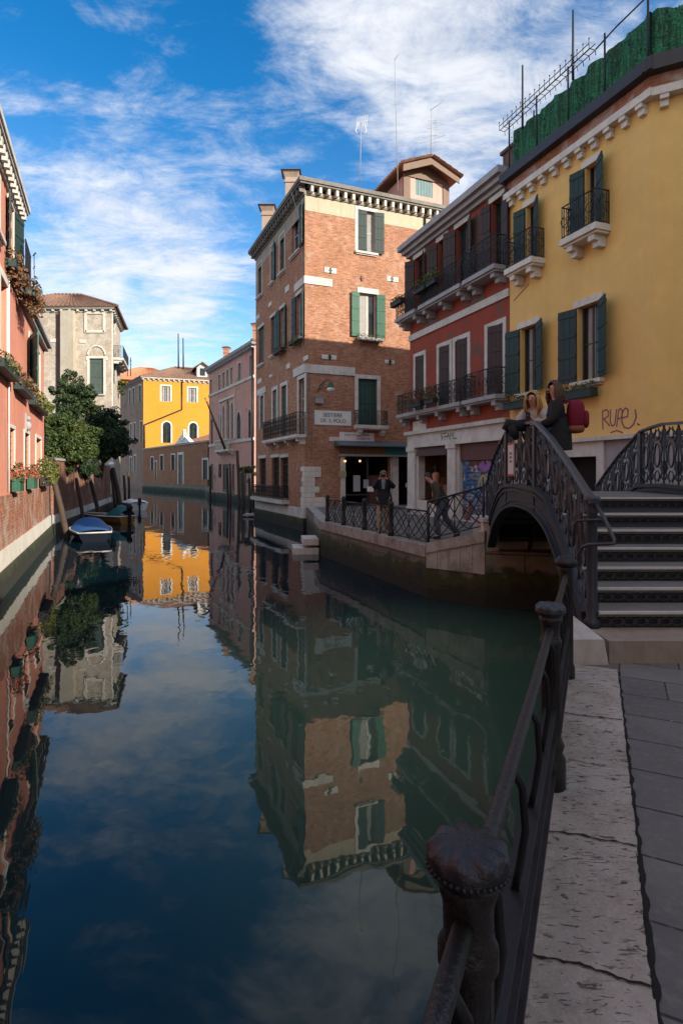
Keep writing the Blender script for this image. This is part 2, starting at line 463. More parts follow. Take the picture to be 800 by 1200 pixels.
def front(mb, F, u0, u1, z0, z1, wins, mi=0, mir=None, depth=.22):
    wall_grid(mb, F, u0, u1, z0, z1, [w_['b'] for w_ in wins], depth, mi, mir)
    for w_ in wins:
        if w_.get('arch'):
            a, b, c, d = w_['b']; zs, pts = arch_pts(a, b, d, 10, w_.get('pointed'))
            half = len(pts)//2
            for (cor, seg) in (((a, d), pts[:half+1]), ((b, d), pts[half:])):
                for i in range(len(seg)-1):
                    tri = [F.p(*cor), F.p(*seg[i]), F.p(*seg[i+1])]
                    n_ = (tri[1]-tri[0]).cross(tri[2]-tri[0])
                    if n_.dot(Vector((F.n.x, F.n.y, 0))) < 0: tri = [tri[0], tri[2], tri[1]]
                    mb.add(tri, [(0, 1, 2)], mi)
            for i in range(len(pts)-1):
                mb.quad(F.p(*pts[i], 0), F.p(*pts[i+1], 0), F.p(*pts[i+1], -depth), F.p(*pts[i], -depth), mi)

def window(root, F, b, sur=None, sw=.13, so=.035, lint=None, sill=None, sillw=.08, sh=None, cas='casement', cur=None, mull=(1, 1), rev=.22,
           closed=None, arch=False, pointed=False, doorlike=False, bars=False, name='window', lh=.18):
    u0, u1, z0, z1 = b; w_ = u1-u0; h = z1-z0
    fr = MB(); t = min(.055, w_*.07); o1, o0 = -rev+.075, -rev+.02
    zs = z1
    if arch: zs, ap = arch_pts(u0, u1, z1, 10, pointed)
    fr.fbox(F, u0, u0+t, z0, zs, o0, o1); fr.fbox(F, u1-t, u1, z0, zs, o0, o1)
    fr.fbox(F, u0+t, u1-t, z0, z0+t, o0, o1)
    if not arch: fr.fbox(F, u0+t, u1-t, z1-t, z1, o0, o1)
    else:
        fr.fbox(F, u0+t, u1-t, zs-t, zs, o0, o1)
        fr.tube([F.p(q[0], q[1]-t*.5, (o0+o1)/2) for q in ap], t*.7, 4)
    for i in range(mull[0]):
        uc = u0+w_*(i+1)/(mull[0]+1); fr.fbox(F, uc-t*.6, uc+t*.6, z0+t, zs-t, o0, o1-.008)
    for j in range(mull[1]):
        zc = z0+(zs-z0)*(j+1)/(mull[1]+1); fr.fbox(F, u0+t, u1-t, zc-t*.3, zc+t*.3, o0, o1-.016)
    wo_ = fr.build(name, M[cas], root)
    if closed:
        c = MB(); n = max(2, round(w_/.22))
        for i in range(n):
            a = u0+w_*i/n
            c.fbox(F, a+.006, a+w_/n-.006, z0+.02, z1-.02, -rev+.08, -rev+.115)
        for zc in (z0+h*.1, z0+h*.5, z0+h*.9): c.fbox(F, u0+.01, u1-.01, zc-.05, zc+.05, -rev+.115, -rev+.14)
        c.build('shutter', M[closed], root)
    pm = MB(); pm.quad(F.p(u0, z0, -rev+.03), F.p(u1, z0, -rev+.03), F.p(u1, z1, -rev+.03), F.p(u0, z1, -rev+.03))
    pm.build('pane', M['pane'], wo_)
    if cur:
        cm = MB()
        for (fa, fb) in cur:
            ua, ub = u0+w_*fa, u0+w_*fb; k = 14; vs = []
            for i in range(k+1):
                uu = ua+(ub-ua)*i/k; oo = -rev+.05+.012*math.sin(i*2.1)
                vs += [F.p(uu, z0+t, oo), F.p(uu, z1-t, oo)]
            cm.add(vs, [(2*i, 2*i+2, 2*i+3, 2*i+1) for i in range(k)])
        cm.build('curtain', M['curtain'], wo_)
    if bars:
        g = MB(); n = max(3, int(w_/.14))
        for i in range(1, n): g.tube([F.p(u0+w_*i/n, z0, -.06), F.p(u0+w_*i/n, z1, -.06)], .011, 4)
        for j in range(1, 6): g.tube([F.p(u0, z0+h*j/6, -.06), F.p(u1, z0+h*j/6, -.06)], .011, 4)
        g.build('grille', M['iron'], root)
    if sur:
        s_ = MB(); zb = z0
        s_.fbox(F, u0-sw, u0-.002, zb, zs, -.03, so); s_.fbox(F, u1+.002, u1+sw, zb, zs, -.03, so)
        if not arch: s_.fbox(F, u0-sw, u1+sw, z1+.002, z1+sw, -.03, so+.004)
        else:
            inner = ap; uc = (u0+u1)/2
            def outp(q):
                v = Vector((q[0]-uc, q[1]-zs)); L = max(v.length, 1e-4); v = v*(1+sw/L); return (uc+v.x, zs+v.y)
            for i in range(len(inner)-1):
                q0, q1 = inner[i], inner[i+1]; r0, r1 = outp(q0), outp(q1)
                s_.hexa([F.p(*q0, so), F.p(*q1, so), F.p(*q1, -.03), F.p(*q0, -.03)], [F.p(*r0, so), F.p(*r1, so), F.p(*r1, -.03), F.p(*r0, -.03)])
        s_.build('window_surround', M[sur], root)
    if lint:
        l_ = MB(); l_.fbox(F, u0-sw, u1+sw, z1+.002, z1+lh, -.03, so+.01); l_.build('lintel', M[lint], root)
    if sill:
        q = MB(); q.fbox(F, u0-.16, u1+.16, z0-.10, z0-.002, -rev+.02, sillw+.07); q.fbox(F, u0-.10, u1+.10, z0-.16, z0-.10, -.02, sillw); q.build('sill', M[sill], root)
    if sh:
        wd = sh.get('w', w_/2); m_ = M[sh['m']]; ex = .02
        if sh.get('L') is not None: shutter(root, F, u0-ex if sh['L'] > 90 else u0+.01, 'L', z0+.01, z1-.01, wd, sh['L'], m_, o0=.05 if sh['L'] > 90 else -.03)
        if sh.get('R') is not None: shutter(root, F, u1+ex if sh['R'] > 90 else u1-.01, 'R', z0+.01, z1-.01, wd, sh['R'], m_, o0=.05 if sh['R'] > 90 else -.03)

def scroll_panel(mb, pf, w_, h, r=.011, n=4, style=0):
    """ornament in a w x h panel; pf(s,h)->point"""
    def ring(cs, ch, rs, rh, k=14): mb.tube([pf(cs+rs*math.cos(2*math.pi*i/k), ch+rh*math.sin(2*math.pi*i/k)) for i in range(k)], r, n, closed=True)
    def line(*ps): mb.tube([pf(*p) for p in ps], r, n)
    if style == 0:      # balcony: verticals with small rings
        k = max(2, round(w_/.13))
        for i in range(k):
            s = w_*(i+.5)/k; line((s, 0), (s, h))
            if i % 2 == 0: ring(s, h*.5, w_/k*.75, h*.16, 8)
            else: ring(s, h*.80, w_/k*.45, h*.09, 8); ring(s, h*.2, w_/k*.45, h*.09, 8)
    elif style == 1:    # crossing lozenges and arcs
        def arc(s0, s1, h0, h1, bow, k=9):
            mb.tube([pf(s0+(s1-s0)*i/k, h0+(h1-h0)*i/k+bow*math.sin(math.pi*i/k)) for i in range(k+1)], r, n)
        arc(0, w_, 0, h, .10*h); arc(0, w_, h, 0, -.10*h); arc(0, w_, 0, h, -.22*h); arc(0, w_, h, 0, .22*h)
        arc(0, w_*.5, h*.5, h*.98, .08*h); arc(w_*.5, w_, h*.98, h*.5, .08*h); arc(0, w_*.5, h*.5, h*.02, -.08*h); arc(w_*.5, w_, h*.02, h*.5, -.08*h)

def railing_mesh(mb, path, h, style=0, r=.011, pitch=.5, posts=False, lowz=.06):
    """path: list of base points (Vector3); builds rails + ornament"""
    path = [Vector(p) for p in path]
    up = Vector((0, 0, 1))
    mb.tube([p+up*h for p in path], r*1.8, 6); mb.tube([p+up*lowz for p in path], r*1.3, 4)
    for a, b in zip(path[:-1], path[1:]):
        L = (b-a).length; k = max(1, round(L/pitch))
        for i in range(k):
            p0 = a.lerp(b, i/k); p1 = a.lerp(b, (i+1)/k); wd = (p1-p0).length
            scroll_panel(mb, lambda s, t, p0=p0, p1=p1, wd=wd: p0.lerp(p1, s/wd)+up*(lowz+t), wd, h-lowz, r, 4, style)
            mb.tube([p0, p0+up*h], r*1.2, 4)
    mb.tube([path[-1], path[-1]+up*h], r*1.2, 4)

def balcony(root, F, u0, u1, z, depth=.55, h=.9, th=.16, style=0, m='istria', brk=True, rail=True, nb=None, pitch=.5):
    mb = MB(); mb.fbox(F, u0, u1, z-th, z, 0.005, depth); mb.fbox(F, u0+.04, u1-.04, z-th-.06, z-th, .005, depth-.08)
    if brk:
        nb = nb or max(2, round((u1-u0)/1.3))
        for i in range(nb):
            uc = u0+.25+(u1-u0-.5)*i/max(1, nb-1)
            mb.fbox(F, uc-.10, uc+.10, z-th-.34, z-th-.062, .005, depth*.5); mb.fbox(F, uc-.10, uc+.10, z-th-.2, z-th-.063, depth*.5+.002, depth*.8)
    bo = mb.build('balcony', M[m], root)
    if rail:
        rm = MB(); i_ = .05
        railing_mesh(rm, [F.p(u0+i_, z, .02), F.p(u0+i_, z, depth-i_), F.p(u1-i_, z, depth-i_), F.p(u1-i_, z, .02)], h, style, pitch=pitch)
        rm.build('railing', M['iron'], bo)
    return bo

def leaves(mb, c, rad, n, size, seed=0, mi=0, shell=.55, gaps=None):
    rnd = random.Random(seed); c = Vector(c); rad = Vector(rad)
    for _ in range(n):
        while True:
            d = Vector((rnd.uniform(-1, 1), rnd.uniform(-1, 1), rnd.uniform(-1, 1)))
            if .02 < d.length < 1: break
        d = d.normalized()*(d.length**shell)
        p = c+Vector((d.x*rad.x, d.y*rad.y, d.z*rad.z))
        s = size*rnd.uniform(.6, 1.4)
        n_ = (d+Vector((rnd.uniform(-1, 1), rnd.uniform(-1, 1), rnd.uniform(-.4, 1.2)))).normalized()
        t = n_.cross(Vector((rnd.uniform(-1, 1), rnd.uniform(-1, 1), rnd.uniform(-1, 1)))).normalized(); q = n_.cross(t)
        mb.add([p-t*s-q*s*.1, p-q*s*.55, p+t*s, p+q*s*.55], [(0, 1, 2, 3)], mi)

LEAF = dict(
    box=leaf('box_plant_leaf', (.05, .075, .022), (.10, .10, .03), (.13, .085, .035)),
    red=leaf('red_blossom', (.55, .01, .02), (.75, .03, .04), (.4, .01, .02)),
    dry=leaf('autumn_trailing_leaf', (.13, .07, .035), (.20, .09, .05), (.09, .075, .03)),
    fresh=leaf('fresh_leaf', (.075, .115, .02), (.11, .12, .03), (.15, .125, .03)),
)
def flower_box(label, F, u0, u1, z, depth=.24, h=.2, off=.02, leafm='box', spread=.22, trail=.1, n=260, pm='green_dark', flowers=None, top=.25, group=None, size=.035):
    uc = (u0+u1)/2; base = F.p(uc, z, off+depth/2)
    t = thing('flower_box', label, 'flower box', base, group)
    p = MB(); p.fbox(F, u0, u1, z, z+.02, off, off+depth)
    for (a, b, c, d) in ((u0, u1, off, off+.02), (u0, u1, off+depth-.02, off+depth), (u0, u0+.02, off+.02, off+depth-.02), (u1-.02, u1, off+.02, off+depth-.02)): p.fbox(F, a, b, z+.02, z+h, c, d)
    p.fbox(F, u0+.02, u1-.02, z+.02, z+h-.03, off+.02, off+depth-.02, 0)
    p.fbox(F, u0-.012, u1+.012, z+h-.03, z+h+.004, off+depth+.001, off+depth+.014); p.build('planter', M[pm], t)
    lm = MB(); k = max(2, int((u1-u0)/.2)); seed = int(abs(u0*97+z*31))
    for i in range(k):
        uu = u0+(u1-u0)*(i+.5)/k
        leaves(lm, F.p(uu, z+h+top*.35-trail*.5, off+depth*.6), (spread, spread, top*.7+trail), n//k, size, seed+i)
    lm.build('foliage', LEAF[leafm], t)
    if flowers:
        fm = MB()
        for i in range(k): leaves(fm, F.p(u0+(u1-u0)*(i+.5)/k, z+h+top*.4, off+depth*.75), (spread*.9, spread*.9, top*.6), flowers, size*.8, seed+50+i)
        fm.build('blossom', LEAF['red'], t)
    return t

def cornice(root, F, u0, u1, zt, proj=.45, h=.5, dent=.3, dw=.14, m='istria', dm=None, name='cornice', dentm=None):
    mb = MB(); di = 1 if dentm else 0
    mb.fbox(F, u0-proj, u1+proj, zt-h*.28, zt, -.1, proj); mb.fbox(F, u0-proj*.85, u1+proj*.85, zt-h*.42, zt-h*.28, -.1, proj*.85)
    mb.fbox(F, u0-.06, u1+.06, zt-h, zt-h*.86, -.02, .06)
    n = max(2, int((u1-u0)/dent))
    for i in range(n+1):
        uc = u0+(u1-u0)*i/n
        mb.fbox(F, uc-dw/2, uc+dw/2, zt-h*.86, zt-h*.422, .001, proj*.72, di)
    return mb.build(name, [M[m], M[dentm]] if dentm else M[m], root)

def prism_walls(mb, pts, z0, z1, skip=(), mi=0, top=True):
    n = len(pts)
    for i in range(n):
        if i in skip: continue
        a, b = pts[i], pts[(i+1) % n]
        mb.quad((a[0], a[1], z0), (b[0], b[1], z0), (b[0], b[1], z1), (a[0], a[1], z1), mi)
    if top: mb.add([(p[0], p[1], z1) for p in pts], [tuple(range(n))], mi)

def hip_roof(root, pts, z, rise, over=.5, m='tile', inset=.38, gable=False, flat=False, pitch=.24, rows=9):
    """pts: 4 footprint corners ccw from above; ridge runs along the longer direction"""
    P = [Vector((p[0], p[1])) for p in pts]; c = sum(P, Vector((0, 0)))/4
    P = [p+(p-c).normalized()*over*1.35 for p in P]
    if (P[1]-P[0]).length+(P[3]-P[2]).length < (P[2]-P[1]).length+(P[0]-P[3]).length: P = P[1:]+P[:1]
    m0 = (P[0]+P[3])/2; m1 = (P[1]+P[2])/2; L = (m1-m0).length
    ins = min((P[3]-P[0]).length*.5, L*.42)*(1 if not gable else 0)
    dirv = (m1-m0)/L
    r0 = m0+dirv*ins; r1 = m1-dirv*ins
    v3 = lambda p, zz: Vector((p.x, p.y, zz))
    mb = MB(); zr = z+rise
    tile_slope(mb, v3(P[0], z), v3(P[1], z), v3(r0, zr), v3(r1, zr), pitch, rows)
    tile_slope(mb, v3(P[2], z), v3(P[3], z), v3(r1, zr), v3(r0, zr), pitch, rows)
    if not gable:
        tile_slope(mb, v3(P[1], z), v3(P[2], z), v3(r1, zr), v3(r1, zr), pitch, rows)
        tile_slope(mb, v3(P[3], z), v3(P[0], z), v3(r0, zr), v3(r0, zr), pitch, rows)
    for a, b in ((r0, r1), (P[0], r0), (P[3], r0), (P[1], r1), (P[2], r1)):
        za = zr if a in (r0, r1) and a is not P[0] else z
        if (a-b).length > .2:
            k = max(3, int((b-a).length/.35))
            for i in range(k):
                q0 = v3(a, za).lerp(v3(b, zr), i/k); q1 = v3(a, za).lerp(v3(b, zr), (i+1.1)/k)
                mb.tube([q0+Vector((0, 0, .10)), q1+Vector((0, 0, .07))], [.13, .11], 6)
    return mb.build('roof', M[m], root)

def chimney(root, x, y, z0, z1, w_=.6, m='chimney_plaster', cap='tile', flare=.2):
    mb = MB(); mb.box(x-w_/2, x+w_/2, y-w_/2, y+w_/2, z0, z1-.45)
    mb.box(x-w_/2-.05, x+w_/2+.05, y-w_/2-.05, y+w_/2+.05, z1-.75, z1-.66)
    f = w_/2
    mb.hexa([(x-f, y-f, z1-.45), (x+f, y-f, z1-.45), (x+f, y+f, z1-.45), (x-f, y+f, z1-.45)],
            [(x-f-flare, y-f-flare, z1-.12), (x+f+flare, y-f-flare, z1-.12), (x+f+flare, y+f+flare, z1-.12), (x-f-flare, y+f+flare, z1-.12)])
    o = mb.build('chimney', M[m], root)
    c = MB(); c.hexa([(x-f-flare-.08, y-f-flare-.08, z1-.118), (x+f+flare+.08, y-f-flare-.08, z1-.118), (x+f+flare+.08, y+f+flare+.08, z1-.118), (x-f-flare-.08, y+f+flare+.08, z1-.118)],
                    [(x-f*.7, y-f*.7, z1+.08), (x+f*.7, y-f*.7, z1+.08), (x+f*.7, y+f*.7, z1+.08), (x-f*.7, y+f*.7, z1+.08)])
    c.build('cap', M[cap], o)
M['chimney_plaster'] = stucco('chimney_plaster', (.42, .33, .26), (.28, .20, .15), None, 0)
M['chimney_pink'] = stucco('chimney_salmon_plaster', (.50, .24, .16), (.36, .17, .12), None, 0)

def text_mesh(txt, size, F, u, z, o, m, parent, name='lettering', ext=.004, align='CENTER', sx=1.):
    cu = bpy.data.curves.new('lettering', 'FONT'); cu.body = txt; cu.size = size; cu.extrude = ext; cu.align_x = align; cu.align_y = 'CENTER'
    ob = bpy.data.objects.new('lettering_source', cu); COL.objects.link(ob)
    bpy.context.view_layer.update()
    me = bpy.data.meshes.new_from_object(ob.evaluated_get(bpy.context.evaluated_depsgraph_get()))
    bpy.data.objects.remove(ob)
    org = ORG[parent.name]
    for v in me.vertices:
        q = F.p(u+v.co.x*sx, z+v.co.y, o+v.co.z); v.co = q-org
    me.materials.clear(); me.materials.append(m)
    oo = bpy.data.objects.new(name, me); COL.objects.link(oo); oo.parent = parent; ORG[oo.name] = org
    return oo

def ribbon(mb, pts, wd, F, o):
    """paint stroke of given width on facade F; pts in (u,z)"""
    v = [Vector(p) for p in pts]
    for i in range(len(v)-1):
        t = (v[i+1]-v[i])
        if t.length < 1e-5: continue
        t.normalize(); nn = Vector((-t.y, t.x))*wd/2; a = v[i]-t*wd*.3; b = v[i+1]+t*wd*.3
        oo = o+.0004*i
        mb.quad(F.p(*(a-nn), oo), F.p(*(b-nn), oo), F.p(*(b+nn), oo), F.p(*(a+nn), oo))
# ------------------------------------------------------------------ water, banks, paving
WL = -1.2
def water_mat(n, b):
    g = objco(n)
    b.inputs['Roughness'].default_value = .015; b.inputs['IOR'].default_value = 1.38
    b.inputs['Specular IOR Level'].default_value = .55
    a = n.noise(g, .12, 4, .6)      # lighter green painted into the water by the bridge, standing for sunlit water
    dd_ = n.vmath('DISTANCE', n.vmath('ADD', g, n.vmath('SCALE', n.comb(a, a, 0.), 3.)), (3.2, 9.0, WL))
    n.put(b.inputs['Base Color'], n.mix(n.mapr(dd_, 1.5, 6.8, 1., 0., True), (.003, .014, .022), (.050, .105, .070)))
    w1 = n.noise(n.mapping(g, (1, .75, 1), (0, 0, R(25))), 2.1, 2, .5, .3)
    w2 = n.noise(n.mapping(g, (1, .6, 1), (0, 0, R(-18))), .42, 2, .5)
    w3 = n.noise(g, 4.5, 2, .5)
    calm = n.mapr(n.noise(g, .12, 3), .42, .62, .25, 1.)
    h = n.math('ADD', n.math('MULTIPLY', w2, .62), n.math('ADD', n.math('MULTIPLY', w1, .30), n.math('MULTIPLY', w3, .045)))
    n.put(b.inputs['Normal'], n.bump(n.math('MULTIPLY', h, calm), .5, .045))
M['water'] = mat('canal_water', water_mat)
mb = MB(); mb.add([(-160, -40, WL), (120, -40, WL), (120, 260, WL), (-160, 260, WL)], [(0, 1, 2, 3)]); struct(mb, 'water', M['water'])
mb = MB(); mb.add([(-1500, -1500, -3.2), (1500, -1500, -3.2), (1500, 1500, -3.2), (-1500, 1500, -3.2)], [(0, 1, 2, 3)])
struct(mb, 'ground', plain('silt', (.06, .055, .04), .9))

def quaymat(name, blk, col, col2, mortar, moss_top=-.46):
    def fn(n, b):
        g = objco(n); uv = uvco(n)
        t = n.new('ShaderNodeTexBrick'); n.put(t.inputs['Vector'], n.mapping(uv, (1, 1, 1), (0, 0, 0), (.2, .06, 0)))
        t.inputs['Scale'].default_value = 1; t.inputs['Brick Width'].default_value = blk[0]; t.inputs['Row Height'].default_value = blk[1]
        t.inputs['Mortar Size'].default_value = .014; t.inputs['Mortar Smooth'].default_value = .3
        n.put(t.inputs['Color1'], col); n.put(t.inputs['Color2'], col2); n.put(t.inputs['Mortar'], mortar)
        a = n.noise(g, 1.7, 7, .65, .5); c = n.noise(g, 7, 6, .65)
        k = n.mix(n.mapr(a, .42, .70, 0, .65), t.outputs[0], (.10, .085, .06))
        k = n.mix(n.mapr(c, .5, .75, 0, .5), k, (.07, .065, .05))
        z = n.sep(g)[2]
        mz = n.math('ADD', z, n.math('MULTIPLY', n.math('SUBTRACT', a, .5), 1.3))
        moss = n.mix(c, (.022, .030, .012), (.050, .062, .020)); wet = n.mix(c, (.012, .014, .010), (.024, .027, .016))
        k = n.mix(n.mapr(mz, moss_top+.1, moss_top-.1), k, moss); k = n.mix(n.mapr(mz, moss_top-.22, moss_top-.42), k, wet)
        n.put(b.inputs['Base Color'], k); n.put(b.inputs['Roughness'], .85)
        h = n.math('ADD', n.math('MULTIPLY', t.outputs['Fac'], -1.), c); n.put(b.inputs['Normal'], n.bump(h, .6, .03))
    return mat(name, fn)
M['quay'] = quaymat('quay_blocks', (.95, .42), (.22, .205, .175), (.14, .13, .11), (.03, .027, .023))
def pave(name, c1, c2, mortar, bw, rh, rot, rough=.75):
    def fn(n, b):
        g = objco(n); v = n.mapping(g, (1, 1, 1), (0, 0, rot))
        t = n.new('ShaderNodeTexBrick'); n.put(t.inputs['Vector'], v)
        t.inputs['Scale'].default_value = 1; t.inputs['Brick Width'].default_value = bw; t.inputs['Row Height'].default_value = rh
        t.inputs['Mortar Size'].default_value = .008; t.inputs['Mortar Smooth'].default_value = .4; t.offset_frequency = 2; t.squash = .7; t.squash_frequency = 3
        n.put(t.inputs['Color1'], c1); n.put(t.inputs['Color2'], c2); n.put(t.inputs['Mortar'], mortar)
        a = n.noise(g, 1.4, 6, .65, .5); c = n.noise(g, 22, 5, .7)
        k = n.mix(n.mapr(a, .42, .68, 0, .5), t.outputs[0], tuple(q*.55 for q in c1)); k = n.mix(n.mapr(c, .5, .7, 0, .3), k, tuple(q*1.5 for q in c2))
        n.put(b.inputs['Base Color'], k); n.put(b.inputs['Roughness'], rough)
        h = n.math('ADD', n.math('MULTIPLY', t.outputs['Fac'], -.8), n.math('MULTIPLY', c, .35)); n.put(b.inputs['Normal'], n.bump(h, .5, .012))
    return mat(name, fn)
QA = math.atan2(1, .445)      # heading of the near quay edge
M['pave_near'] = pave('trachyte_slabs', (.125, .120, .113), (.190, .182, .170), (.022, .019, .017), .92, .40, -(QA-R(90))+R(2))
M['pave_far'] = pave('far_slabs', (.125, .12, .115), (.16, .15, .14), (.05, .05, .05), .8, .4, R(20))

def land(name, poly, zt, zb, top, side, pave_name):
    mb = MB(); prism_walls(mb, poly, zb, zt-.004, top=False); struct(mb, name, M[side])
    mb = MB(); mb.add([(p[0], p[1], zt) for p in poly], [tuple(range(len(poly)))]); struct(mb, pave_name, M[top])
def QX(Y): return .445*Y-.235
near_poly = [(QX(-12), -12), (QX(4.93), 4.93), (2.30, 5.50), (5.6, 5.50), (12, -1), (17.3, .05), (26, -8), (26, -40), (QX(-12), -40)]
land('quay_wall', near_poly, -.006, -3, 'pave_near', 'quay', 'pavement')
QC = Vector((-.72, 20.0)); QB = Vector((1.97, 13.15)); QD = Vector((3.1, 12.25))
far_poly = [(QC.x, QC.y), (QB.x, QB.y), (QD.x, QD.y), (6.6, 11.35), (14, 4), (30, -8), (90, -8), (90, 200), (-60, 200), (-60, 140), (-36.5, 105), (-19, 79.2), (-15.8, 68.05), (-8.24, 54), (-5.55, 37.3), (-1.75, 28.55)]
land('quay_wall', far_poly, 0., -3, 'pave_far', 'quay', 'pavement')
LX = lambda Y: -2.61-.4123*Y
left_poly = [(LX(-14), -14), (-110, -14), (-110, 200), (-75, 200), (-52, 110), (-23.6, 60), (-21.15, 52.4), (-19.9, 49), (-13.75, 26.9)][::-1]
land('quay_wall', left_poly, -.05, -3, 'pave_far', 'quay', 'pavement')

# coping stones along the near quay edge: slabs with open joints
mb = MB(); dv = Vector((.445, 1)).normalized(); pv_ = Vector((dv.y, -dv.x))
rnd = random.Random(3)
cuts = [-3.2, -1.9, -.6, .62, 1.93, 2.62, 3.92, 4.93]
for i in range(len(cuts)-1):
    a, b = cuts[i], cuts[i+1]
    A = Vector((QX(a), a)); B = Vector((QX(b), b)); wd = .385+rnd.uniform(-.008, .008); tz = .014+rnd.uniform(-.0015, .0015); sk = rnd.uniform(-.02, .02)
    pts = []
    K = 40
    for k in range(K+1):
        q = A.lerp(B, k/K); pts.append((q-pv_*(.05+rnd.uniform(-.004, .004)), q+pv_*(wd+rnd.uniform(-.005, .003))))
    for k in range(K):
        (l0, r0), (l1, r1) = pts[k], pts[k+1]
        c = [(l0.x, l0.y), (r0.x, r0.y), (r1.x, r1.y), (l1.x, l1.y)]
        e = .012
        mb.hexa([(x_, y_, -.16) for x_, y_ in c], [(x_, y_, tz) for x_, y_ in c])
def copemat(n, b):
    g = objco(n)
    a = n.noise(g, 2.2, 7, .66, .6); c = n.noise(g, 9, 6, .7, .4); f = n.noise(g, 60, 4, .7)
    k = n.mix(n.mapr(a, .36, .68, 0, .75), (.45, .41, .36), (.24, .21, .175)); k = n.mix(n.mapr(c, .52, .72, 0, .6), k, (.17, .15, .125))
    k = n.mix(n.mapr(f, .5, .7, 0, .3), k, (.60, .56, .50))
    fl = n.noise(n.mapping(g, (1, 4.2, 1), (0, 0, R(12)), (3, 1, 0)), 13, 5, .66, .9); fm = n.mapr(fl, .595, .64); dens_ = n.mapr(n.noise(g, 1.1, 3), .38, .6, .35, 1.)
    vo = n.new('ShaderNodeTexVoronoi', feature='F1'); n.put(vo.inputs['Vector'], n.vmath('ADD', g, n.vmath('SCALE', n.comb(c, a, 0.), .12))); vo.inputs['Scale'].default_value = 11
    pit = n.math('MULTIPLY', n.mapr(vo.outputs['Distance'], .16, .09), n.mapr(a, .52, .60))
    m_ = n.math('MAXIMUM', n.math('MULTIPLY', fm, dens_), pit)
    k = n.mix(n.math('MULTIPLY', m_, .85), k, (.045, .038, .032))
    n.put(b.inputs['Base Color'], k); n.put(b.inputs['Roughness'], .85); b.inputs['Specular IOR Level'].default_value = .25
    h = n.math('SUBTRACT', n.math('ADD', n.math('MULTIPLY', c, .8), n.math('MULTIPLY', f, .35)), n.math('MULTIPLY', m_, 1.1)); n.put(b.inputs['Normal'], n.bump(h, .8, .016))
M['coping'] = mat('worn_coping_stone', copemat)
struct(mb, 'coping', M['coping'])
# dirt-filled joints and cracks across the coping stones
crack_dirt = plain('crack_dirt', (.022, .019, .016), .95, 0, .5, 20, .5)
for ci, c0 in enumerate((.62, 1.93, 2.62, 3.92, 1.30, 3.3)):
    mb = MB(); rr = random.Random(40+ci); P0 = Vector((QX(c0), c0)); part = ci >= 4; k_ = 26 if not part else 12; w_ = 0.; off = 0.; prev = None
    for k in range(k_+1):
        s_ = -.045+.425*k/26+(.12 if part else 0); off += rr.uniform(-.007, .0085); hw = (.003+rr.uniform(0, .0035))*(1 if not part else .55)*(1.6 if rr.random() < .12 else 1)
        q = P0+pv_*s_+dv*off; cur_ = (q-dv*hw, q+dv*hw)
        if prev: mb.quad((prev[0].x, prev[0].y, .0195), (cur_[0].x, cur_[0].y, .0195), (cur_[1].x, cur_[1].y, .0195), (prev[1].x, prev[1].y, .0195))
        prev = cur_
    struct(mb, 'joint', crack_dirt)
# dark gap between coping and slabs
mb = MB(); a, b = -3.2, 4.93
pl = []
for k in range(240):
    t = a+(b-a)*k/239; q = Vector((QX(t), t)); pl.append((q+pv_*.366, q+pv_*(.402+.004*math.sin(k*1.7)+.004*math.sin(k*5.1))))
for k in range(239):
    (l0, r0), (l1, r1) = pl[k], pl[k+1]
    mb.quad((l0.x, l0.y, -.002), (r0.x, r0.y, -.002), (r1.x, r1.y, -.002), (l1.x, l1.y, -.002))
struct(mb, 'gutter', plain('gutter_dirt', (.02, .018, .016), .95, 0, .5, 20, .5))

lt = random.Random(12)
for i in range(16):
    yy = lt.uniform(1.6, 4.8); xx = QX(yy)+.44+lt.uniform(0, .9); m_ = MB(); r_ = lt.uniform(.008, .02); aa = lt.uniform(0, 6.28)
    m_.add([(r_*math.cos(aa+t)*lt.uniform(.6, 1.2), r_*.7*math.sin(aa+t)*lt.uniform(.6, 1.2), .002+.004*lt.random()) for t in (0, 1.2, 2.5, 3.7, 5)], [(0, 1, 2, 3, 4)])
    o = solo(m_, 'litter_scrap', plain('pale_scrap', (.42, .40, .36), .9) if i % 3 else plain('brown_scrap', (.12, .07, .035), .9), 'tiny flattened scrap of litter on the dark paving slabs', 'litter', (0, 0, 0), 'litter on the paving'); o.location = (xx, yy, .0015)

# coping stones of the far quay: straight part, ramp and bridge pier
mb = MB()
def coping_run(mb, a, b, za, zb, th=.26, out=.05, inn=.34, seg=1.15):
    a = Vector(a); b = Vector(b); d = (b-a); L = d.length; d.normalize(); nn = Vector((d.y, -d.x)); k = max(1, round(L/seg))
    for i in range(k):
        p = a+d*(L*i/k+.006); q = a+d*(L*(i+1)/k-.006); z0 = za+(zb-za)*i/k; z1 = za+(zb-za)*(i+1)/k
        c = [(p+nn*out, z0), (q+nn*out, z1), (q-nn*inn, z1), (p-nn*inn, z0)]
        mb.hexa([(v.x, v.y, z-th) for v, z in c], [(v.x, v.y, z+.012) for v, z in c])
coping_run(mb, QC, QB, .0, .0); coping_run(mb, (-1.6, 28.3), QC, 0, 0)
struct(mb, 'coping', stone('dirty_quay_stone', (.38, .375, .35), (.15, .14, .12), .8, 1.2))
mb = MB(); coping_run(mb, QB, QD, .06, .42, .22, .06, .34, .75)
dd = (QD-QB).normalized(); nn = Vector((dd.y, -dd.x))
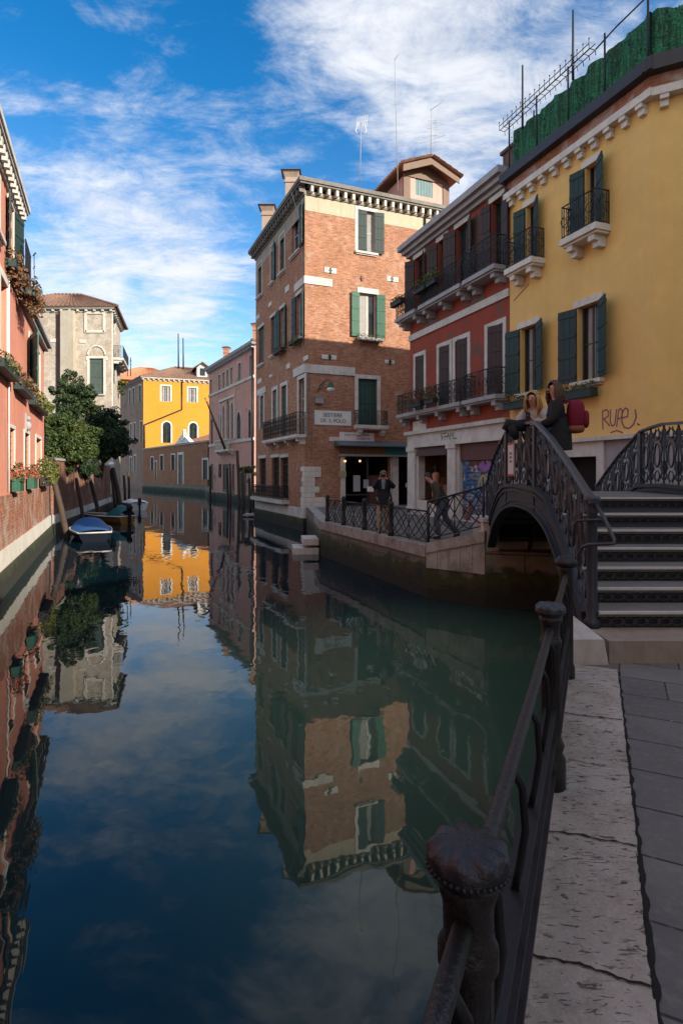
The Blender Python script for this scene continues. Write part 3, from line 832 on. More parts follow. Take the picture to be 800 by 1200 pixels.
for i in range(5):
    t0, t1 = i/5, (i+1)/5; p = QB.lerp(QD, t0); q = QB.lerp(QD, t1); z0 = .06+.36*t0-.22; z1 = .06+.36*t1-.22
    mb.hexa([(v.x, v.y, -.5) for v in (p+nn*.03, q+nn*.03-dd*.01, q-nn*.3-dd*.01, p-nn*.3)], [(p.x+nn.x*.03, p.y+nn.y*.03, z0), (q.x+nn.x*.03-dd.x*.01, q.y+nn.y*.03-dd.y*.01, z1), (q.x-nn.x*.3-dd.x*.01, q.y-nn.y*.3-dd.y*.01, z1), (p.x-nn.x*.3, p.y-nn.y*.3, z0)])
struct(mb, 'coping', stone('ramp_stone', (.40, .40, .37), (.15, .14, .115), .85, 1.3))
# water steps at the end of the far quay
st = thing('water_steps', 'worn pale stone steps going down into the canal at the quay end', 'steps', (-1.0, 21.6, WL))
dq = Vector((-.13, .99))
for i, (zt, o) in enumerate(((-.66, .55), (-.98, .90))):
    m_ = MB(); p0 = Vector((-.78-.03, 20.35)); p1 = p0+dq*(1.35-.1*i); l = Vector((-1, -.13))
    m_.hexa([(v.x, v.y, zt-.22) for v in (p1, p1+l*o, p0+l*o, p0)][::-1], [(v.x, v.y, zt) for v in (p1, p1+l*o, p0+l*o, p0)][::-1])
    m_.build('step', M['istria'], st)
# ================================================================== HOUSES
M['pink'] = stucco('salmon_plaster', (.64, .27, .19), (.57, .22, .155), (.50, .24, .18), .02, .9, .30)
M['red'] = stucco('red_plaster', (.30, .072, .045), (.235, .055, .038), (.16, .085, .07), .02, .9, .35)
M['yellow'] = stucco('ochre_plaster', (.76, .51, .185), (.70, .455, .155), None, .0, .9, .09, .6)
M['orange'] = stucco('orange_plaster', (.60, .26, .032), (.54, .225, .028), (.50, .24, .05), .0, .9, .12, .3)
M['mauve'] = stucco('rose_plaster', (.56, .32, .27), (.47, .26, .22), (.32, .18, .15), .02, .9, .35, .5)
M['grime'] = stucco('grime_plaster', (.17, .10, .085), (.11, .075, .068), None, 0, .9, .5)
M['greybeige'] = stucco('grey_beige_plaster', (.36, .31, .25), (.27, .23, .19), (.30, .21, .14), .03, .9, .4)
M['brick'] = brick('orange_brick', (.46, .20, .11), (.31, .125, .07), (.36, .275, .21), .40, .27, .085, .014, (.44, .33, .26), .03)
M['brick_base'] = brick('canal_brick', (.40, .135, .065), (.29, .095, .05), (.27, .20, .15), .35, .26, .08, .014, (.42, .37, .33), .10)
M['brick_wall'] = brick('garden_brick', (.27, .105, .06), (.19, .08, .05), (.20, .15, .12), .45, .27, .085, .014, (.32, .28, .25), .06)
M['brick_pale'] = brick('pale_old_brick', (.46, .38, .30), (.36, .27, .20), (.47, .42, .36), .30, .34, .12, .03, (.55, .51, .45), .12, (.44, .36, .26), .03)
M['brick_far'] = brick('far_brick', (.36, .15, .075), (.27, .11, .06), (.24, .17, .12), .45, .4, .14, .03, (.30, .22, .16), .05)
M['plaster_band'] = stucco('pale_plaster_band', (.50, .42, .315), (.43, .355, .26), None, 0, .9, .3)
M['dark_int'] = plain('dark_interior', (.012, .010, .009), .9)

def foot(F, u0, u1, depth):
    a, b = F.p(u0, 0), F.p(u1, 0); c, d = F.p(u1, 0, -depth), F.p(u0, 0, -depth)
    return [(q.x, q.y) for q in (a, b, c, d)]

# ------------------------------------------------------------------ salmon house on the left bank
FL = Facade((LX(-6), -6), (LX(26.9), 26.9))
def uY(Y): return (Vector((LX(Y), Y))-FL.a).length
uUp, uLo, uEnd = uY(16.8), uY(23.8), FL.L
H = thing('plaster_house', 'salmon pink plaster house with brick base and flower boxes, nearest on the left bank', 'house', FL.p(uUp, WL))
ZB = 1.12
wins = []
def W(F, x0, x1, yt, yb, **k): return dict(b=F.box(x0, x1, yt, yb), k=k, arch=k.get('arch'), pointed=k.get('pointed'))
up = [dict(b=(uY(15.1), uY(15.9), 7.35, 9.0), k=dict(sur='istria_lit', sw=.12, sill='istria', sh=dict(m='green_dark', L=172, R=165, w=.55), mull=(1, 2))),
      dict(b=(uY(12.7), uY(13.75), 7.35, 8.75), k=dict(sur='istria_lit', sw=.17, sill='istria', mull=(1, 2))),
      dict(b=(uY(9.2), uY(10.3), 7.35, 8.75), k=dict(sur='istria_lit', sw=.17, sill='istria', sh=dict(m='green_dark', L=165, R=170))),
      dict(b=(uY(5), uY(6.1), 7.35, 8.75), k=dict(sur='istria_lit', sw=.17, sill='istria', sh=dict(m='green_dark', L=165, R=170)))]
mid = [dict(b=(uY(19.2), uY(22.2), 4.35, 6.35), k=dict(sur='istria_lit', sw=.12, sill='istria', sh=dict(m='blue_green', L=163, R=None, w=1.15), cur=[(.3, 1.)], mull=(1, 1))),
       dict(b=(uY(13.9), uY(14.9), 4.45, 6.55), k=dict(sur='istria_lit', sw=.2, sill='istria', mull=(1, 1))),
       dict(b=(uY(9.5), uY(10.6), 4.45, 6.5), k=dict(sur='istria_lit', sw=.2, sill='istria', sh=dict(m='blue_green', L=165, R=170))),
       dict(b=(uY(5), uY(6.1), 4.45, 6.5), k=dict(sur='istria_lit', sw=.2, sill='istria', sh=dict(m='blue_green', L=165, R=170)))]
gnd = [W(FL, 10.5, 16.5, 502, 552, sur='istria_lit', sw=.10, lint=None, cas='casement', mull=(0, 2), bars=True),
       W(FL, 28.5, 34, 508, 551, sur='istria_lit', sw=.10, cas='casement', mull=(0, 2), bars=True),
       W(FL, 42, 48, 514, 551, sur='istria_lit', sw=.12, cas='casement', mull=(0, 1), cur=[(.0, .7)])]
gnd += [dict(b=(uY(q), uY(q)+.95, 1.6, 3.1), k=dict(sur='istria_lit', sw=.12, bars=True)) for q in (10, 6.5, 2)]
wm = MB()
front(wm, FL, 0, uUp, 6.95, 9.3, up); front(wm, FL, 0, uLo, ZB, 6.95, mid+gnd)
pu = foot(FL, 0, uUp, 9); prism_walls(wm, pu, 6.95, 9.3, (0,)); pl_ = foot(FL, 0, uLo, 9); prism_walls(wm, pl_, ZB, 6.95, (0,))
wm.build('wall', M['pink'], H)
bm_ = MB(); bm_.fbox(FL, 0, uLo, -.22, ZB, -.4, .035); bm_.build('brick_base', M['brick_base'], H)
bm_ = MB()
q0 = 0.
while q0 < uEnd-.3:
    q1 = min(q0+1.7, uEnd); bm_.fbox(FL, q0+.004, q1-.004, -.66, -.21, -.3, .10); q0 = q1
bm_.build('stone_course', M['istria_lit'], H)
bm_ = MB(); bm_.hexa([FL.p(0, -3, .45), FL.p(uEnd, -3, .40), FL.p(uEnd, -3, -.3), FL.p(0, -3, -.3)], [FL.p(0, -.66, .14), FL.p(uEnd, -.66, .14), FL.p(uEnd, -.66, -.3), FL.p(0, -.66, -.3)])
M['moss'] = quaymat('mossy_foundation', (.6, .3), (.20, .19, .10), (.15, .15, .08), (.05, .05, .03), -.45)
bm_.build('foundation', M['moss'], H)
for s_ in up+mid+gnd: window(H, FL, s_['b'], **s_['k'])
cornice(H, FL, 0, uUp, 9.65, .30, .55, .34, .15, 'istria')
bm_ = MB(); bm_.fbox(FL, uUp-.2, uLo+.15, 6.95, 7.08, -.2, .28); bm_.fbox(FL, uUp-.1, uLo+.08, 6.80, 6.95, -.1, .16); bm_.build('cornice', M['greystone'], H)
hip_roof(H, foot(FL, -.3, uUp+.1, 9), 9.60, 1.4, .1)
rm = MB(); railing_mesh(rm, [FL.p(uUp-.9, 7.35, .30), FL.p(uUp+.1, 7.2, .32), FL.p(uUp+.9, 7.09, .12), FL.p(uUp+1.0, 7.09, -2.5)], .95, 0, .010); rm.build('railing', M['iron'], H)
cm = MB(); cm.tube([FL.p(uY(15.55), 9.2, .04), FL.p(uY(15.0), 8.9, .04), FL.p(uY(15.0), 4.2, .04), FL.p(uY(15.0), 1.2, .04)], .022, 6); cm.build('cable', M['white'], H)
cm = MB(); uc = uY(18.35); cm.fbox(FL, uc-.12, uc+.12, 3.05, 3.62, .0, .05); cm.ball(FL.p(uc, 3.45, .08), .09, 8, 6); cm.ball(FL.p(uc, 3.22, .07), .12, 8, 6, 0, (1, 1, 1.3)); cm.build('relief', M['greystone'], H)

flower_box('flower box of autumn red trailing plants high at the left edge of the salmon house', FL, uY(14.6), uY(16.4), 7.02, leafm='dry', spread=.26, trail=.28, n=800, size=.045)
flower_box('bushy trailing flower box at the corner railing under the top shutters', FL, uUp-.9, uUp+.45, 6.72, off=.30, leafm='dry', spread=.26, trail=.35, n=800, size=.05)
flower_box('small flower box with short green plants at the left edge, middle floor', FL, uY(12.9), uY(15.2), 4.12, leafm='box', spread=.2, trail=.05, n=500, size=.04)
flower_box('dark green trough of rusty plants left of the blue-green shutter', FL, uY(15.9), uY(18.2), 4.05, leafm='dry', spread=.26, trail=.05, n=800, size=.045, h=.26)
flower_box('overflowing trough of yellow-green plants under the blue-green shuttered window', FL, uY(19.0), uY(22.9), 4.0, leafm='fresh', spread=.3, trail=.12, n=1000, size=.05, h=.26)
for i_, (x0, x1, lab) in enumerate(((11, 18.5, 'green flower box with red blooms under the first narrow ground floor window'), (29.5, 36, 'green flower box with red blooms under the second narrow ground floor window'))):
    b = FL.box(x0, x1, 566, 584 if i_ == 0 else 576); flower_box(lab, FL, b[0]+.1, b[1]-.25, 1.18, .2, .36, .05, leafm='box', spread=.22, trail=.0, n=240, pm='green_lit', flowers=16, top=.45, group='green boxes of red flowers', size=.04)
flower_box('large bushy pot of yellow-green plants at the end of the salmon house', FL, uY(21.9), uY(23.9), 1.2, .3, .35, .05, leafm='fresh', spread=.42, trail=.05, n=900, top=.8, size=.06, pm='black')

# ------------------------------------------------------------------ garden wall
FG = Facade((-13.7, 26.9), (-19.85, 49.0))
G = thing('garden_wall', 'old red brick garden wall on a pale stone footing along the canal', 'wall', (-13.7, 26.9, WL))
gm = MB(); gm.fbox(FL, uLo+.01, uEnd, -.2, 1.9, -.35, .03); gm.fbox(FG, 0.02, FG.L, -.3, 2.35, -.35, .0)
gm.build('wall', M['brick_wall'], G)
gm = MB(); gm.fbox(FL, uLo+.01, uEnd-.01, 1.9, 2.0, -.4, .08); gm.fbox(FG, .02, FG.L+.2, 2.35, 2.46, -.4, .06); gm.build('cap', M['greystone'], G)
gm = MB(); gm.fbox(FL, uEnd-.5, uEnd-.01, -.19, 2.25, .031, .12); gm.build('pier', M['brick_wall'], G)
gm = MB(); q0 = .12
while q0 < FG.L:
    gm.fbox(FG, q0, min(q0+1.55, FG.L), -.70, -.31, -.3, .09); q0 += 1.56
gm.build('stone_course', M['istria'], G)
gm = MB(); gm.fbox(FG, .1, FG.L, -3, -.702, -.3, .13); gm.build('foundation', M['quay'], G)

# ------------------------------------------------------------------ old pale brick house behind the trees
FO = Facade((-31.5, 52.0), (-20.95, 52.0)); FO2 = Facade((-20.95, 52.0), (-23.0, 59.3))
H = thing('brick_house', 'old pale brick house with brown tiled roof rising behind the trees', 'house', (-21, 52, -.05))
zE = 16.75
ow = [W(FO, 105, 121.5, 420, 462, closed='grey_green', sur='istria_lit', sw=.2, sill='istria'),
      W(FO, 40.5, 46, 365, 380, closed='green', sur=None)]
oblind = FO.box(102, 121, 368, 387)
ow2 = [W(FO2, 133, 136.2, 372, 392, mull=(1, 2)), W(FO2, 137.2, 140, 425, 442, closed='green'), W(FO2, 133.2, 136.0, 425, 450, closed='green')]
wm = MB(); front(wm, FO, 0, FO.L, -.05, zE, ow); front(wm, FO2, 0, FO2.L, -.05, zE, ow2)
prism_walls(wm, [(-20.95, 52), (-23.0, 59.3), (-31.5, 59.3), (-31.5, 52)], -.05, zE, (0, 3)); wm.build('wall', M['brick_pale'], H)
for s_ in ow: window(H, FO, s_['b'], **s_['k'])
for s_ in ow2: window(H, FO2, s_['b'], **s_['k'])
bl = MB(); a, b, c, d = oblind
for (p, q, r_, s_) in ((a-.2, a, c-.2, d+.2), (b, b+.2, c-.2, d+.2), (a, b, d, d+.2), (a-.1, b+.1, c-.24, c)): bl.fbox(FO, p, q, r_, s_, .0, .08)
bl.build('blind_window', M['istria_lit'], H)
st_ = MB(); u0, u1 = FO.u(74), FO.u(89); st_.fbox(FO, u0, u1, -.05, zE-.25, .0, .5); st_.build('chimney_breast', stucco('grey_render', (.42, .39, .33), (.34, .29, .22), (.40, .30, .17), .02), H)
st_ = MB(); st_.fbox(FO, FO.u(66.5), u0-.01, 6, zE-.25, 0, .06); st_.build('render_strip', M['grime'], H)
st_ = MB()
for (x0, x1, y0) in ((93.5, 101, 400), (59.5, 67.5, 399), (101, 104, 420), (123, 126, 420)): st_.fbox(FO, FO.u(x0), FO.u(x1), EYE+(556-y0)/667*52-.16, EYE+(556-y0)/667*52+.16, 0, .05)
st_.build('tie_plate', M['istria_lit'], H)
cornice(H, FO, 0, FO.L, zE+.12, .35, .4, .72, .2, 'istria'); cornice(H, FO2, 0, FO2.L, zE+.12, .35, .4, .72, .2, 'istria')
st_ = MB(); st_.fbox(FO2, .01, .5, .5, zE-.3, .0, .07); st_.build('quoin_strip', M['istria'], H)
balcony(H, FO2, FO2.u(133), FO2.u(140.5), 12.6, .9, 1.1, .2, 0, 'istria')
hip_roof(H, [(-31.5, 52), (-20.95, 52), (-23.0, 59.3), (-31.5, 59.3)], zE+.12, 2.3, .6, 'tile_brown', pitch=.42, rows=14)
st_ = MB(); uA_, uB_ = FO.u(103), FO.u(123.5); zA = FO.z(419, uA_)+.2; st_.tube([FO.p((uA_+uB_)/2+(uB_-uA_)/2*math.cos(math.pi*i/12), zA+.85*math.sin(math.pi*i/12), .02) for i in range(13)], .08, 5); st_.build('relieving_arch', M['istria_lit'], H)

# ------------------------------------------------------------------ orange house far up the canal
PY0 = Vector((-36.5, 105)); FY = Facade(PY0, Vector((-36.5, 105))+Vector((11.2, 4)).normalized()*19)
dS = Vector((.573, -.819)); FS = Facade(PY0-dS*17, PY0)
H = thing('plaster_house', 'sunlit orange-yellow house with arched windows at the far bend', 'house', (-36.5, 105, 0))
zE = 19.5
yw = [W(FY, 189.5, 199.5, 452.5, 470.5, sur='istria_lit', sw=.28, cur=[(.12, .36), (.64, .88)], mull=(1, 1)), W(FY, 221, 230.5, 454.5, 471.5, sur='istria_lit', sw=.28, cur=[(.12, .36), (.64, .88)], mull=(1, 1)),
      W(FY, 190.8, 200.3, 494.5, 519, arch=True, sur='istria_lit', sw=.28, mull=(1, 2), cas='dkcase'), W(FY, 222, 231, 495.5, 519, arch=True, sur='istria_lit', sw=.28, mull=(1, 2), cas='dkcase')]
sw_ = [W(FS, x0, x1, y0, y1, sur='istria', sw=.25, mull=(1, 1)) for (x0, x1, y0, y1) in ((162.7, 165.7, 452, 470), (155.8, 158, 455, 473), (151.5, 153.5, 457, 474), (164.8, 167, 494, 519), (157, 159.3, 496, 520), (153, 154.8, 497, 521), (157.5, 159.5, 534, 552), (152.5, 154.5, 536, 552))]
wm = MB(); front(wm, FY, 0, FY.L, 0, zE, yw)
bk = FY.p(FY.L, 0, -17); sl = FS.a
prism_walls(wm, [(PY0.x, PY0.y), tuple(FY.b), (bk.x, bk.y), tuple(sl)], 0, zE, (0, 3)); wm.build('wall', M['orange'], H)
wm = MB(); front(wm, FS, 0, FS.L, -1.9, zE, sw_); wm.build('side_wall', stucco('grey_brown_render', (.30, .22, .18), (.20, .15, .125), (.24, .13, .09), .06, .9, .4, .4), H)
for s_ in yw: window(H, FY, s_['b'], **s_['k'])
for s_ in sw_: window(H, FS, s_['b'], **s_['k'])
cornice(H, FY, 0, FY.L, zE+.15, .5, .6, .9, .3, 'istria'); cornice(H, FS, 0, FS.L, zE+.15, .5, .6, .9, .3, 'greystone')
cm = MB(); u = FY.u(213.3); cm.tube([FY.p(u, zE-.4, .12), FY.p(u, FY.z(480, u), .12), FY.p(FY.u(169.3), FY.z(498, FY.u(169.3)), .12), FY.p(FY.u(169.5), 5, .12)], .14, 6); cm.build('drainpipe', M['iron'], H)
hip_roof(H, [(PY0.x, PY0.y), tuple(FY.b), (bk.x, bk.y), tuple(sl)], zE+.15, 3.6, .6, 'tile_brown', pitch=.5, rows=14)
# dormer
FYd = Facade(FY.p(0, 0, -1.5).xy, FY.p(FY.L, 0, -1.5).xy)
b = FYd.box(231, 243, 431, 447); bw = FYd.box(234, 240.5, 431.5, 440.5)
dm = MB(); front(dm, FYd, b[0], b[1], zE, b[3], [dict(b=bw)])
for uu in (b[0], b[1]): dm.quad(FYd.p(uu, zE), FYd.p(uu, zE, -5), FYd.p(uu, b[3], -5), FYd.p(uu, b[3]))
um = (b[0]+b[1])/2; zp = b[3]+.9; dm.add([FYd.p(b[0], b[3]), FYd.p(b[1], b[3]), FYd.p(um, zp)], [(0, 1, 2)])
do_ = dm.build('dormer', M['white'], H)
dr = MB(); dr.hexa([FYd.p(b[0]-.7, b[3]-.25, .6), FYd.p(um, zp, .6), FYd.p(um, zp, -5), FYd.p(b[0]-.7, b[3]-.25, -5)], [FYd.p(b[0]-.7, b[3]-.05, .6), FYd.p(um, zp+.25, .6), FYd.p(um, zp+.25, -5), FYd.p(b[0]-.7, b[3]-.05, -5)])
dr.hexa([FYd.p(um, zp, .6), FYd.p(b[1]+.7, b[3]-.25, .6), FYd.p(b[1]+.7, b[3]-.25, -5), FYd.p(um, zp, -5)], [FYd.p(um, zp+.25, .6), FYd.p(b[1]+.7, b[3]-.05, .6), FYd.p(b[1]+.7, b[3]-.05, -5), FYd.p(um, zp+.25, -5)])
dr.build('dormer_roof', M['tile_brown'], do_)
dp = MB(); dp.quad(FYd.p(bw[0], bw[2], -.1), FYd.p(bw[1], bw[2], -.1), FYd.p(bw[1], bw[3], -.1), FYd.p(bw[0], bw[3], -.1)); dw_ = dp.build('pane', M['pane'], do_)

# house behind with an orange roof
H = thing('plaster_house', 'house with bright orange hipped roof peeking out behind the orange-yellow one', 'house', (-50, 132, 0))
pts = [(-54, 128), (-36, 134), (-42, 152), (-60, 146)]
wm = MB(); prism_walls(wm, pts, 0, 23.2); wm.build('wall', M['orange'], H); hip_roof(H, pts, 23.2, 4.6, .8, 'tile_orange', pitch=.6, rows=12)

# low brick wall with portal and the lean-to behind it
FW = Facade(PY0+dS*.05, Vector((-18.6, 79.3)))
G = thing('canal_wall', 'long low brick canal wall with a white stone water portal', 'wall', (-25, 88, WL))
lw = [W(FW, x0, x1, y0, y1, sur='istria', sw=.22, bars=True) for (x0, x1, y0, y1) in ((177, 180, 536, 551), (188, 191.5, 534, 551), (201, 205, 533, 551))]
lw += [W(FW, 181.5, 184, 541, 561, closed='oldwood', sur='istria', sw=.2), W(FW, 238, 243.5, 539, 562, closed='black', sur='istria', sw=.3), W(FW, 209.5, 214.5, 533, 567, closed='grey_green', sur='istria', sw=.42)]
wm = MB(); front(wm, FW, 0, FW.L, -.3, 6.2, lw, depth=.3); wm.quad(FW.p(0, 6.2, 0), FW.p(FW.L, 6.2, 0), FW.p(FW.L, 6.2, -.6), FW.p(0, 6.2, -.6)); wm.quad(FW.p(0, 0, -.6), FW.p(FW.L, 0, -.6), FW.p(FW.L, 6.2, -.6), FW.p(0, 6.2, -.6)); wm.build('wall', M['brick_far'], G)
for s_ in lw: window(G, FW, s_['b'], **s_['k'])
cm = MB(); cm.fbox(FW, 0, FW.L, 6.2, 6.45, -.7, .12); cm.build('cap', M['greystone'], G)
cm = MB(); cm.fbox(FW, 0, FW.L, -.75, -.3, -.3, .25); cm.fbox(FW, 0, FW.L, -3, -.752, -.3, .2); cm.build('footing', M['quay'], G)
gm = MB(); ua, ub = FW.u(206.5), FW.u(224); uc = (ua+ub)/2; zg = 6.46
gm.hexa([FW.p(ua, zg, .2), FW.p(ub, zg, .2), FW.p(ub, zg, -.5), FW.p(ua, zg, -.5)], [FW.p(uc-.5, zg+1.25, .2), FW.p(uc+.5, zg+1.25, .2), FW.p(uc+.5, zg+1.25, -.5), FW.p(uc-.5, zg+1.25, -.5)])
gm.fbox(FW, uc-.35, uc+.35, zg+1.25, zg+1.6, -.4, .1); gm.ball(FW.p(uc, zg+1.85, -.15), .32, 8, 6); gm.ball(FW.p(uc-.9, zg+.75, .05), .35, 8, 6); gm.ball(FW.p(uc+.9, zg+.75, .05), .35, 8, 6)
gm.fbox(FW, uc-1.0, uc+1.0, zg+.35, zg+.55, .2, .3); gm.build('pediment', M['white'], G)
H = thing('lean_to', 'low red-tiled lean-to roof between the brick canal wall and the orange house', 'outbuilding', FW.p(20, 0, -4))
lm = MB(); tile_slope(lm, FW.p(3, 6.0, -.8), FW.p(FW.L+2, 6.0, -.8), FW.p(4.0, 8.3, -9), FW.p(FW.L+2, 10.2, -9), .5, 12); lm.build('roof', M['tile_orange'], H)
lm = MB(); lm.quad(FW.p(3, 0, -.9), FW.p(FW.L+2, 0, -.9), FW.p(FW.L+2, 5.9, -.9), FW.p(3, 5.9, -.9)); lm.build('wall', M['brick_far'], H)

# ------------------------------------------------------------------ rose palace
FP = Facade((-15.8, 68), (-8.26, 54.0))
H = thing('palace', 'rose coloured gothic palace with pointed arch windows and a white balcony', 'palace', (-12, 61, WL))
zE = 13.9
pw = [W(FP, a, b_, y0, y1, mull=(0, 1), sur='istria', sw=.10) for (a, b_, y0, y1) in ((246.3, 248.7, 445, 461), (256, 258.6, 439.5, 457), (261, 263.6, 436.5, 454.5), (265.6, 268.2, 433.5, 452.5), (270.2, 272.8, 431, 450), (279, 282.5, 425.5, 446))]
pw += [W(FP, 292.3, 295, 417, 440, sur=None, mull=(0, 1))]
pw += [W(FP, a, b_, y0, y1, arch=True, pointed=True, mull=(0, 1), sur='istria_lit', sw=.11) for (a, b_, y0, y1) in ((256.3, 259.5, 482, 514), (261.0, 263.6, 474, 514), (265.6, 269.0, 466, 514), (270.6, 273.8, 471, 514))]
pw += [W(FP, 277.5, 282.5, 482, 514, closed='black', arch=True, pointed=True, sur='istria', sw=.1), W(FP, 291, 294.6, 479, 513, closed='black', arch=True, pointed=True, sur='istria', sw=.1), W(FP, 247, 249.5, 492, 520, closed='black')]
pw += [W(FP, 261, 268, 544, 577, closed='black'), W(FP, 246.5, 250, 544, 574, closed='dkcase'), W(FP, 256, 259.5, 544, 560, bars=True), W(FP, 271.5, 275, 544, 580, closed='dkcase'), W(FP, 281, 289, 554, 584, closed='black')]
wm = MB(); front(wm, FP, 0, FP.L, -.4, zE, pw)
pp = foot(FP, 0, FP.L, 13); prism_walls(wm, pp, -.4, zE, (0,)); wm.build('wall', M['mauve'], H)
for s_ in pw: window(H, FP, s_['b'], **s_['k'])
cm = MB(); cm.fbox(FP, 0, FP.L, -3, -.4, -.3, .12); cm.build('footing', M['quay'], H)
cm = MB()
for z_ in (FP.z(464, FP.u(246)), FP.z(522.5, FP.u(246))): cm.fbox(FP, 0, FP.L, z_-.14, z_+.14, .0, .1)
cm.build('string_course', M['istria'], H)
cm = MB()
a, b_ = FP.u(258.5), FP.u(275); cm.fbox(FP, a-.15, a, FP.z(514, a), FP.z(468, a), .0, .09); cm.fbox(FP, b_, b_+.15, FP.z(514, b_), FP.z(463, b_), 0, .09); cm.fbox(FP, a-.3, b_+.3, FP.z(465, b_), FP.z(465, b_)+.22, 0, .14); cm.build('window_panel', M['istria_lit'], H)
bo = balcony(H, FP, FP.u(259.5), FP.u(275.5), FP.z(527, FP.u(268)), .8, 1.05, .2, 0, 'istria_lit', rail=False)
rm = MB(); uA, uB = FP.u(259.7), FP.u(275.3); zb = FP.z(527, FP.u(268)); rm.fbox(FP, uA, uB, zb+.92, zb+1.05, .55, .78)
n_ = 10
for i in range(n_+1): uu = uA+.08+(uB-uA-.16)*i/n_; rm.lathe(FP.p(uu, zb, .67), [(.07, 0), (.04, .12), (.075, .35), (.04, .6), (.07, .92)], 6)
rm.build('balustrade', M['istria_lit'], bo)
cornice(H, FP, 0, FP.L, zE+.3, .45, .6, .5, .2, 'greystone')
cm = MB(); cm.tube([FP.p(FP.L-.25, zE, .1), FP.p(FP.L-.25, 0, .1)], .1, 6); cm.build('drainpipe', M['iron'], H)
hip_roof(H, pp, zE+.3, 1.6, .5, 'tile_brown', pitch=.4, rows=10)
q = FP.p(FP.u(289), 0, -1.1); chimney(H, q.x, q.y, zE, 16.6, .8, 'chimney_pink', 'tile_brown', .12)
q = FP.p(FP.u(253.5), 0, -1.2); chimney(H, q.x, q.y, zE, 16.4, .62, 'chimney_pink', 'tile_brown', .1)

# ------------------------------------------------------------------ tall brick house in the centre
BC = Vector((-1.84, 28.6)); FBl = Facade((-5.62, 37.4), BC); FBr = Facade(BC, BC+Vector((.927, .375)).normalized()*12.5)
H = thing('brick_house', 'tall four storey orange brick house with green shutters on the quay corner', 'house', (BC.x, BC.y, 0))
zE = 15.95
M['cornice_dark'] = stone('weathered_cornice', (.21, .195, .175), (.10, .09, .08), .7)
gs = lambda **k: dict(m='green_dark', **k)
lw1 = [W(FBl, 341.8, 351.3, 249, 297, sill='istria', sh=gs(L=None, R=172, w=.75), lint=None), W(FBl, 328, 333.7, 275, 319, sill='istria', closed='green_dark', sur='istria', sw=.1), W(FBl, 317.6, 320.6, 288, 331, sill='istria', sh=dict(m='blue_green', R=172, L=None, w=.5), sur='istria', sw=.1), W(FBl, 302.3, 307, 309, 347, sill='istria', closed='green_dark', sur='istria', sw=.1)]
lw2 = [W(FBl, 347.5, 353.6, 345, 398, sill='istria', lint='istria', sh=gs(L=172, R=172, w=.45)), W(FBl, 328.6, 333.6, 361, 410, sill='istria', lint='istria', sh=gs(L=172, R=172, w=.4)), W(FBl, 317.6, 323, 371, 416, sill='istria', lint='istria', closed='green_dark', sh=gs(L=None, R=172, w=.5)), W(FBl, 303, 309, 384, 427, sill='istria', lint='istria', closed='green_dark')]
lw3 = [W(FBl, 350.3, 357, 444, 511, sur='istria', sw=.2, mull=(0, 2)), W(FBl, 330, 336, 452, 511, sur='istria', sw=.2, closed='green'), W(FBl, 319.8, 324.6, 457, 500, sur='istria', sw=.2, closed='teal'), W(FBl, 305.2, 309.2, 464, 502, sur='istria', sw=.2, closed='teal', lint=None)]
lw4 = [W(FBl, 318.5, 327, 536, 583, cas='dkcase', bars=True, mull=(0, 2), lint='istria'), W(FBl, 329, 337.5, 536, 584, cas='dkcase', bars=True, mull=(0, 2), lint='istria'), W(FBl, 304, 311.5, 537, 577, cas='dkcase', bars=True, lint='istria')]
rw = [W(FBr, 419, 438.5, 247, 296, sur='istria_lit', sw=.16, so=.03, sill='istria_lit', sh=gs(L=8, R=172, w=.5), cur=[(.55, 1.)]),
      W(FBr, 421, 440.5, 344, 396, lint='istria_lit', lh=.26, sill='istria', sh=dict(m='green_lit', L=172, R=172, w=.47), cur=[(.0, .62)], mull=(1, 0)),
      W(FBr, 419.5, 441.5, 444, 499, sur='istria', sw=.2, closed='green')]
shopz = FBr.z(535, FBr.u(430)); shopu = (FBr.u(404), FBr.u(457)); d2 = (FBr.u(466), FBr.u(480))
shop = [dict(b=(shopu[0], shopu[1], .02, shopz)), dict(b=(d2[0], d2[1], .02, shopz))]
plz = FBr.z(250, FBr.u(380))
wm = MB(); front(wm, FBl, 0, FBl.L, -.25, zE, lw1+lw2+lw3+lw4); front(wm, FBr, 0, FBr.L, -.25, zE, rw+shop, depth=.3)
pb = [tuple(FBl.a), tuple(BC), tuple(FBr.b), tuple(FBr.b-FBl.d*8.6)]; prism_walls(wm, pb, -.25, zE, (0, 1)); wm.build('wall', M['brick'], H)
for s_ in lw1+lw2+lw3+lw4: window(H, FBl, s_['b'], **s_['k'])
for s_ in rw: window(H, FBr, s_['b'], **s_['k'])
# pale plaster band under the eaves, cut round the window
pm = MB(); r1 = rw[0]['b']; zpb = zE-2.0
pm.fbox(FBr, .004, r1[0]-.18, FBr.z(247, .2), zE-.03, .0, .012); pm.fbox(FBr, r1[0]-.18, r1[1]+.55, r1[3]+.17, zE-.03, .0, .012); pm.fbox(FBr, r1[1]+.02+.16, 9.4, FBr.z(266, FBr.u(470)), zE-.03, .0, .0125)
pm.build('plaster_band', M['plaster_band'], H)
pm = MB(); za = FBl.z(252, FBl.L-.2); pm.fbox(FBl, .05, FBl.L-.05, zE-1.05, zE-.03, 0, .012); pm.build('plaster_band', M['greybeige'], H)
sb = MB(); sb.fbox(FBr, -.02, FBr.u(389), FBr.z(333, .3), FBr.z(324, .3), .001, .05); sb.fbox(FBl, FBl.u(345.5), FBl.L+.05, FBr.z(333, .3), FBr.z(324, .3), .001, .05); sb.build('stone_band', M['istria'], H)
